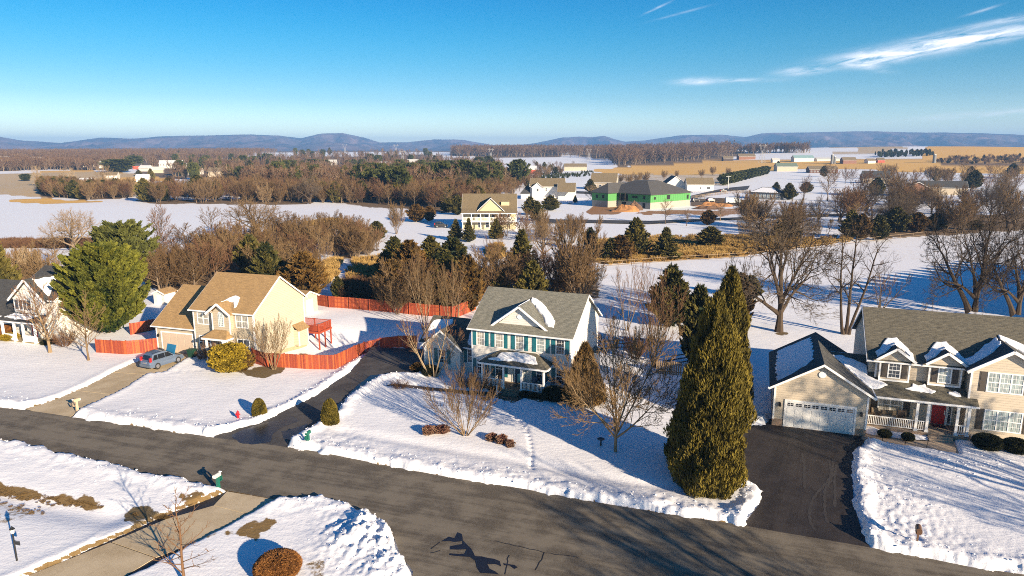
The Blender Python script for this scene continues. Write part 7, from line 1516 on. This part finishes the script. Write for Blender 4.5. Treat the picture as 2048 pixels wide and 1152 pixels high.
evergreen('arbA', 41, arbp, 30000, .026, 'arb', lobes=.19, up=.7, shell=.45, core=.62, aspect=.24, tintb=.40)
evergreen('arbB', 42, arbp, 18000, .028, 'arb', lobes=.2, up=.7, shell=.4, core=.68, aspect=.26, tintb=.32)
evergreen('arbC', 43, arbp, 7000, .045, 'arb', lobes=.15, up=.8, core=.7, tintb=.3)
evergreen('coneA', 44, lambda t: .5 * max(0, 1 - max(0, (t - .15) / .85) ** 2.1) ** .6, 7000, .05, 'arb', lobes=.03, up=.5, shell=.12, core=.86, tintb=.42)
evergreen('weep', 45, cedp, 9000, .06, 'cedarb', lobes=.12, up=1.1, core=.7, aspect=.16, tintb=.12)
def layered(name, seed, prof, nbr, mat, leaf, per=26, rise=.25, tintb=.45, lift=0.0, aspect=.3, sw=1.0, core=.5):
    """branches carrying leaf sprays: clear tiers, gaps and pointed tips"""
    R = np.random.RandomState(seed); VV = []; TT = []
    for b_ in range(nbr):
        t = .03 + .95 * (b_ + R.rand()) / nbr; th = b_ * 2.399 + R.randn() * .3; L = prof(t) * (.72 + .42 * R.rand()); tb = np.clip(tintb + R.randn() * .16, 0, 1)
        n = max(6, int(per * (L / .5) + 6)); s = np.sqrt(R.rand(n)) * L; w_ = sw * (.28 * L) * (1 - s / L * .75) * R.randn(n) * .8
        zz = t + rise * s * (1 + .8 * s / .5) + lift * s + R.randn(n) * .008 - .02; x = s * math.cos(th) - w_ * math.sin(th); y = s * math.sin(th) + w_ * math.cos(th); c = np.stack([x, y, zz], 1)
        for j in range(3):
            a = th + R.randn(n) * .75; d = np.stack([np.cos(a), np.sin(a), .45 + rise + R.randn(n) * .35], 1); d /= np.linalg.norm(d, axis=1)[:, None]
            sd = np.cross(d, R.randn(n, 3)); sd /= np.linalg.norm(sd, axis=1)[:, None] + 1e-9; l_ = leaf * (.6 + .8 * R.rand(n))[:, None]
            VV.append(np.stack([c - sd * l_ * aspect, c + sd * l_ * aspect, c + d * l_], 1)); TT.append(np.repeat(np.clip(tb + (s / L - .7) * .95 + R.randn(n) * .08, 0, 1), 3))  # tint darkens towards the trunk, painting the crown's inner shade
    V = np.concatenate(VV).reshape(-1, 3); T = np.concatenate(TT); faces = [(3 * i, 3 * i + 1, 3 * i + 2) for i in range(len(V) // 3)]
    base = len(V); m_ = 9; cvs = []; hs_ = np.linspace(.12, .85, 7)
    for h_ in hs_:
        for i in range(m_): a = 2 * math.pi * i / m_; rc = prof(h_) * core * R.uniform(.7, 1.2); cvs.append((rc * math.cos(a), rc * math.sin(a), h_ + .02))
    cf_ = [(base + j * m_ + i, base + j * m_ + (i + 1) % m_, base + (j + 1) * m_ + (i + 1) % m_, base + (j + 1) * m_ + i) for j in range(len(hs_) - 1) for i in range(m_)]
    me = bpy.data.meshes.new(name); me.from_pydata(np.vstack([V, np.array(cvs)]).tolist(), [], faces + cf_); a_ = me.attributes.new('tint', 'FLOAT', 'POINT'); a_.data.foreach_set('value', np.concatenate([T, np.full(len(cvs), .05)]).astype(np.float32))  # added core blocks light; its dark tint stands for inner shade
    me.materials.append(MT[mat]); me.update(); mb = MB().tube((0, 0, -.02), (0, 0, .9), .025, .003, 6); tm = bpy.data.meshes.new(name + '_trunk'); tm.from_pydata(mb.v, [], mb.f); tm.materials.append(MT['bark']); tm.update()
    PROT[name] = [('trunk', tm), ('crown', me)]
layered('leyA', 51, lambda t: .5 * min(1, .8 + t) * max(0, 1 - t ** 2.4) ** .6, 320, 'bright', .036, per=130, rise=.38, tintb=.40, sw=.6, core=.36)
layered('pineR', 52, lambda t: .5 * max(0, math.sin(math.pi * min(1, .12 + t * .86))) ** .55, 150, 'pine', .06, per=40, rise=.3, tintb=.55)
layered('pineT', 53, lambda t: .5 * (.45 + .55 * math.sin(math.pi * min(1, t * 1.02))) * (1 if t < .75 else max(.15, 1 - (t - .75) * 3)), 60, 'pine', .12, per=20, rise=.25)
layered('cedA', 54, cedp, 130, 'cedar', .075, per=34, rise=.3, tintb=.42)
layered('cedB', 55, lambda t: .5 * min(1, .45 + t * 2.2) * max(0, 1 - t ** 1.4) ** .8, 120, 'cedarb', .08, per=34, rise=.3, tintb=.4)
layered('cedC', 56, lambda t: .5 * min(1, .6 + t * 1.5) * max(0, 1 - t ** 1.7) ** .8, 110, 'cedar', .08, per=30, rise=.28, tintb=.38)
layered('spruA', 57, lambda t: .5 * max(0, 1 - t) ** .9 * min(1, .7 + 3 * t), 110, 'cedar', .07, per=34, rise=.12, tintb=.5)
layered('xmas', 58, lambda t: .5 * max(0, 1 - t), 30, 'pine', .22, per=6, rise=.1)
evergreen('goldbush', 61, roundp, 9000, .05, 'gold', lobes=.2, up=.7, shell=.4, core=.6, trunk=False)
evergreen('ballbush', 62, roundp, 6500, .055, 'box', lobes=.05, up=.4, shell=.15, core=.85, trunk=False)
evergreen('redball', 63, roundp, 14000, .04, 'redball', lobes=.03, up=.3, shell=.12, core=.9, trunk=False)
evergreen('sedumb', 64, lambda t: .5 * max(0, 1 - abs((t - .6) / .45) ** 2) ** .5, 900, .13, 'sedum', lobes=.3, up=.8, core=.5, trunk=False)
proto('twigbush', gen_bare(65, P_(levels=2, kids=(10, 7), nseg=(4, 2, 1), wob=.15, up=(.2, .2), ang=(35, 35), len=(.5, .5), tw=.02, start=(.1, .1)), fan(22, 45, 1.6, .02, 65, .25)), ('twigr', 'twigr'))
proto('grasst', gen_bare(66, P_(levels=1, kids=(6,), nseg=(3, 1), wob=.1, up=(.1,), ang=(15,), len=(.5,), tw=.05, start=(.05,)), fan(60, 25, 1.6, .02, 66, .45)), ('straw', 'straw'))
PROT['grassd'] = [('tree', PROT['grasst'][0][1].copy())]; PROT['grassd'][0][1].materials.clear(); PROT['grassd'][0][1].materials.append(plain('dead_lawn_grass', (.16, .10, .035), .9, var=.35)); PROT['grassd'][0][1].materials.append(PROT['grassd'][0][1].materials[0])
def plant(kind, x, y, h, w, rz, label, cat='tree', group=None, name=None, z=0.0):
    parts = PROT[kind]; nm = name or {'tree': 'bare_tree', 'conifer': 'conifer', 'shrub': 'shrub'}.get(cat, 'tree')
    if len(parts) == 1:
        o = bpy.data.objects.new(nm, parts[0][1]); C.objects.link(o); o.location = (x, y, gz(x, y) + z); o.rotation_euler = (0, 0, rz); o.scale = (w, w, h); return tag(o, label, cat, group)
    t = thing(nm, label, cat, (x, y, gz(x, y) + z), rz, group); t.scale = (w, w, h)
    for pn, me in parts: o = bpy.data.objects.new(pn, me); link(o, t)
    return t
CON = {'arbA', 'arbB', 'arbC', 'cedA', 'cedB', 'cedC', 'leyA', 'pineR', 'pineT', 'weep', 'coneA', 'spruA'}
FIX = {'stemsA': 0.0, 'oakB': 0.0, 'myrtle': -.3, 'forked': .3, 'oakA': .2, 'vaseA': 0}
rt = random.Random(99)
for k, x, y, h, w, lab in TREES:
    con = k in CON; ml = 1.06 if not con else 1.0
    if k in ('oakm', 'ovalm') and rt.random() < .5: kk = k + '2'
    else: kk = k
    tilt = 0.0
    if lab == 'ROW': plant(kk, x, y, h, w * 1.15, rt.uniform(0, 6), 'dark conifer in the planted row that climbs the snowy slope right of centre', 'conifer', 'conifers in the planted row on the slope')
    else: plant(kk, x, y, h * ml, w * (1.12 if con else 1.0), FIX.get(k, rt.uniform(0, 6)), lab, 'conifer' if con else 'tree')
def inpoly(x, y, P):
    c = False
    for (ax, ay), (bx, by) in zip(P, P[1:] + P[:1]):
        if (ay > y) != (by > y) and x < (bx - ax) * (y - ay) / (by - ay) + ax: c = not c
    return c
BLD = [(math.atan2(o_.location.x, o_.location.y) + 7 / math.hypot(o_.location.x, o_.location.y), math.hypot(o_.location.x, o_.location.y)) for o_ in C.objects if o_.get('category') in ('house', 'barn', 'shed') and o_.parent is None and math.hypot(o_.location.x, o_.location.y) > 450]
def sample(P, n, rnd_):
    A_ = [math.atan2(a, b_) for a, b_ in P]; I_ = [1 / math.hypot(a, b_) for a, b_ in P]; o = []; tries = 0
    while len(o) < n and tries < n * 60:
        tries += 1; a = rnd_.uniform(min(A_), max(A_)); D = 1 / rnd_.uniform(min(I_), max(I_)); x, y = D * math.sin(a), D * math.cos(a)
        if inpoly(x, y, P) and not any(abs(math.atan2(x, y) - ba) * D < 11 and -14 < bd - D < 75 for ba, bd in BLD): o.append((x, y))
    return o
def sublab(lab, x, y, P):
    A_ = [math.atan2(a, b_) for a, b_ in P]; D_ = [math.hypot(a, b_) for a, b_ in P]
    t = (math.atan2(x, y) - min(A_)) / (max(A_) - min(A_)); s = (math.hypot(x, y) - min(D_)) / (max(D_) - min(D_))
    k = ('far left', 'left', 'middle', 'right', 'far right')[min(4, int(t * 5))]; f = 'front' if s < .5 else 'rear'
    l = lab + f', {f} {k}'; return l, 'tree', 'bare trees: ' + lab.split(' in ')[-1].split(' among ')[-1] + f', {f}, {k}'
for code, kinds, n, P, (h0, h1), lab in THICK:
    for x, y in sample(P, n, rt):
        k = rt.choice(kinds); h = rt.uniform(h0, h1)
        if k == 'ovalm' and rt.random() < .5: k = 'ovalm2'
        if k == 'thickm': h *= .75
        plant(k, x, y, h, h * rt.uniform(.75, 1.1), rt.uniform(0, 6), *sublab(lab, x, y, P))
# shrubs
def shrub(kind, x, y, h, w, label, group=None, z=0.02): return plant(kind, x, y, h, w, rt.uniform(0, 6), label, 'shrub', group, 'shrub', z)
A_ = lambda k: SHR[k]
def sb_(k, kind, label, group=None, hs=.85, name='shrub'):
    x, y, h, w = SHR[k]; return plant(kind, x, y, h * hs, w, rt.uniform(0, 6), label, 'shrub', group, name, .02)
SHR['gold'] = (-29.7, 68.9, 3.5, 3.75); sb_('gold', 'goldbush', 'large golden-yellow evergreen shrub before the porch of the tan-roofed house', hs=.86)
sb_('gold2', 'cedB', 'dark evergreen shrub right of the golden shrub')
sb_('b1', 'ballbush', 'small round dark shrub in snow by the brick porch, nearest the garage'); sb_('b2', 'ballbush', 'small round dark shrub in snow by the brick porch, nearest the steps')
sb_('b3', 'ballbush', 'large round dark shrub right of the porch steps, fully in view'); sb_('b4', 'ballbush', 'large round dark shrub at the right edge under the lower window')
sb_('rb', 'redball', 'large russet clipped ball shrub at the bottom edge')
for k_, l_ in (('s1', 'left clump'), ('s2', 'right clump')): sb_(k_, 'sedumb', f'dried reddish flower heads in snow left of the vase-shaped tree, {l_}', None, .8)
for k_, l_ in (('s3', 'farthest clump'), ('s4', 'middle clump'), ('s5', 'nearest clump')): sb_(k_, 'sedumb', f'dried reddish flower heads in snow right of the vase-shaped tree, {l_}', None, .8)
for k_, l_ in (('bx1', 'left'), ('bx2', 'middle'), ('bx3', 'right')): sb_(k_, 'ballbush', f'low brown-green box shrub under the white porch rail, {l_} one of three')
sb_('bx4', 'ballbush', 'larger dark shrub at the right corner of the white porch'); sb_('gb', 'ballbush', 'dark shrub at the foot of the crepe myrtle'); sb_('gb2', 'cedB', 'brownish shrub at the corner of the garage wing of the white house')
sb_('yl', 'goldbush', 'low bright yellow shrub at the porch of the dark-roofed house'); sb_('br', 'redball', 'rounded brown shrub at the left edge behind the yellow one'); sb_('dk', 'ballbush', 'low green shrub right of the porch of the dark-roofed house')
for k_, l_ in (('tb1', 'bare reddish shrub before the left porch rail of the white house'), ('tb2', 'bare reddish shrub at the left front corner of the white house'), ('tb3', 'small bare shrub by the newel post of the white porch'), ('tb4', 'thin bare shrub at the bend of the black driveway'),
               ('tb5', 'bare tan shrub between the garage and porch of the tan-roofed house'), ('tb6', 'small bare shrub beside the green bin'), ('tb7', 'bare brown shrub under the reddish-brown tree at left'), ('tb8', 'bare shrub behind the left end of the white house'), ('rg1', 'bare grey shrub on the snow by the wooden gate')):
    sb_(k_, 'twigbush', l_, hs=1.0)
# trees standing outside the frame whose shadows fall into it
plant('oakA', 50, 27, 17, 15, 1.0, 'large bare tree outside the frame at right', 'tree')
for i_, (x_, y_) in enumerate([(79 + 3.0 * k_, 86 + 2.1 * k_) for k_ in range(14)]): plant('cedC', x_, y_, 11.5, 7, i_, 'unseen evergreen in a row added for its shadow, outside the frame at right', 'conifer', 'added evergreens outside the frame at right')  # unseen row added to throw one continuous band of shade on the field
plant('oakB', 30, 11, 15, 14, 2.0, 'bare tree outside the frame near the right bottom corner', 'tree')
# woods as scatters of one object each
def gn_scatter(name, pts, protos, hr_, ws, label, seed):
    R = np.random.RandomState(seed); n = len(pts); me = bpy.data.meshes.new(name); me.vertices.add(n)
    P3 = np.array([(a, b_, gz(a, b_)) for a, b_ in pts]); me.vertices.foreach_set('co', P3.ravel())
    h = R.uniform(hr_[0], hr_[1], n); w = h * R.uniform(ws[0], ws[1], n)
    a = me.attributes.new('scl', 'FLOAT_VECTOR', 'POINT'); a.data.foreach_set('vector', np.stack([w, w, h], 1).astype(np.float32).ravel())
    a = me.attributes.new('rot', 'FLOAT_VECTOR', 'POINT'); a.data.foreach_set('vector', np.stack([0 * h, 0 * h, R.uniform(0, 6.28, n)], 1).astype(np.float32).ravel())
    a = me.attributes.new('pick', 'INT', 'POINT'); a.data.foreach_set('value', R.randint(0, len(protos), n).astype(np.int32)); me.update()
    o = bpy.data.objects.new(name, me); C.objects.link(o); o['kind'] = 'stuff'; tag(o, label)
    ng = bpy.data.node_groups.new(name, 'GeometryNodeTree'); ng.interface.new_socket('Geometry', in_out='INPUT', socket_type='NodeSocketGeometry'); ng.interface.new_socket('Geometry', in_out='OUTPUT', socket_type='NodeSocketGeometry')
    gi = ng.nodes.new('NodeGroupInput'); go = ng.nodes.new('NodeGroupOutput'); ip = ng.nodes.new('GeometryNodeInstanceOnPoints'); jn = ng.nodes.new('GeometryNodeJoinGeometry')
    for p_ in reversed(protos):
        oi = ng.nodes.new('GeometryNodeObjectInfo'); oi.inputs['Object'].default_value = p_; oi.inputs['As Instance'].default_value = True; ng.links.new(oi.outputs['Geometry'], jn.inputs[0])
    def na(nm, dt):
        k = ng.nodes.new('GeometryNodeInputNamedAttribute'); k.data_type = dt; k.inputs['Name'].default_value = nm; return k.outputs['Attribute']
    ng.links.new(gi.outputs[0], ip.inputs['Points']); ng.links.new(jn.outputs[0], ip.inputs['Instance']); ip.inputs['Pick Instance'].default_value = True
    ng.links.new(na('pick', 'INT'), ip.inputs['Instance Index']); ng.links.new(na('rot', 'FLOAT_VECTOR'), ip.inputs['Rotation']); ng.links.new(na('scl', 'FLOAT_VECTOR'), ip.inputs['Scale'])
    ng.links.new(ip.outputs[0], go.inputs[0]); m = o.modifiers.new('scatter', 'NODES'); m.node_group = ng
    return o
def pobj(k): return bpy.data.objects.new('source_' + k, PROT[k][-1][1])
src = {k: pobj(k) for k in ('far1', 'far2', 'ovalm', 'ovalm2', 'rounds', 'thickm', 'pineT', 'pineR', 'cedA', 'cedC', 'xmas', 'twigbush', 'grasst', 'grassd')}
MIX = {'far': (['far1', 'far2', 'far1'], (.55, .85)), 'mix': (['far1', 'far2', 'far1', 'far2', 'far1', 'far1', 'far2', 'far1', 'far2', 'far1', 'cedA', 'far1', 'far2', 'far1', 'pineR', 'far2'], (.6, .85)), 'mid': (['ovalm', 'ovalm2', 'rounds', 'thickm', 'ovalm', 'ovalm2', 'rounds', 'cedC'], (.7, 1.0)),
       'pine': (['pineT', 'cedA'], (.4, .6)), 'low': (['twigbush'], (.8, 1.6)), 'xmas': (['xmas'], (.6, .75))}
for i, (nm, mixk, n, P, hr_, lab) in enumerate(WOODS):
    gn_scatter(nm, sample(P, n, rt), [src[k] for k in MIX[mixk][0]], hr_, MIX[mixk][1], lab, 500 + i)
# reeds: dry grass tufts
rp = []
for c_, k_, p_ in COVER:
    if k_ == 'reed': rp += sample(p_, int(380 * max(.25, min(2.2, (max(a for a, b_ in p_) - min(a for a, b_ in p_)) / 30))), rt)
gn_scatter('reed_bed', rp, [src['grasst']], (.8, 1.4), (1.2, 2.2), 'golden dry reeds and tall grass across the middle of the fields', 900)
gp = []
for c_, k_, p_ in COVER:
    if k_ in ('grass', 'grassd') and max(math.hypot(*q_) for q_ in p_) < 90: gp += sample(p_, int(260 * c_), rt)
gn_scatter('dry_grass', gp, [src['grassd']], (.05, .12), (1.6, 4), 'short dry grass poking through the melted patches of the near lawns', 901)
# snow chunks thrown along the plowed edges
sc_ = []
rs_ = random.Random(5)
ico = MB(); 
bm = bmesh.new(); bmesh.ops.create_icosphere(bm, subdivisions=1, radius=.5)
for v in bm.verts: v.co *= rs_.uniform(.7, 1.15)
cm_ = bpy.data.meshes.new('snow_lump'); bm.to_mesh(cm_); bm.free(); cm_.materials.append(MT['snow'])
edgepts = []
for nm_, wd, dens in (('road', 1.5, 6), ('drive_center', 1.1, 6), ('drive_right', 1.0, 5)):
    P = POLY[nm_]
    for (ax, ay), (bx, by) in zip(P, P[1:] + P[:1]):
        L = math.hypot(bx - ax, by - ay)
        if math.hypot(ax, ay) > 95 or ay < 24: continue
        for k in range(int(L * dens)):
            t = rs_.random(); o_ = rs_.gauss(.6, .5) * wd; nx, ny = (by - ay) / L, -(bx - ax) / L
            for s in (1, -1):
                x_, y_ = ax + (bx - ax) * t + nx * o_ * s, ay + (by - ay) * t + ny * o_ * s
                if not any(inpoly(x_, y_, POLY[q_]) for q_ in ('road', 'drive_center', 'drive_right', 'drive_tan', 'drive_conc')): edgepts.append((x_, y_)); break
for cx, cy, s in ((25.0, 42.5, 2.2), (-7.0, 64.5, 2.4), (-7.8, 36.6, 1.8), (-1.5, 60.2, 2.0), (34, 47.6, 1.6)):
    for k in range(110): edgepts.append((rs_.gauss(cx, s), rs_.gauss(cy, s * .8)))
edgepts = [q_ for q_ in edgepts if not any(inpoly(q_[0], q_[1], POLY[z_]) for z_ in ('road', 'drive_center', 'drive_right', 'walk_center', 'walk_right'))]
gtree = None
from mathutils.bvhtree import BVHTree
V_ = np.stack([GX, GY, GZ], 1)
def gheight(x_, y_):
    a_ = math.degrees(math.atan2(x_, y_)); r_ = math.hypot(x_, y_); j = int(np.argmin(np.abs(az - a_))); i = int(np.argmin(np.abs(rad - r_))); return float(GZ[i * na + j])
lsrc = bpy.data.objects.new('source_lump', cm_)
so = gn_scatter('snow_lumps', edgepts, [lsrc], (.03, .12), (1.0, 1.6), 'loose lumps of plowed snow along the road and driveway edges', 950)
co = np.array([(a, b_, gheight(a, b_) + .01) for a, b_ in edgepts]); so.data.vertices.foreach_set('co', co.ravel()); so.name = 'snow_lump_scatter'
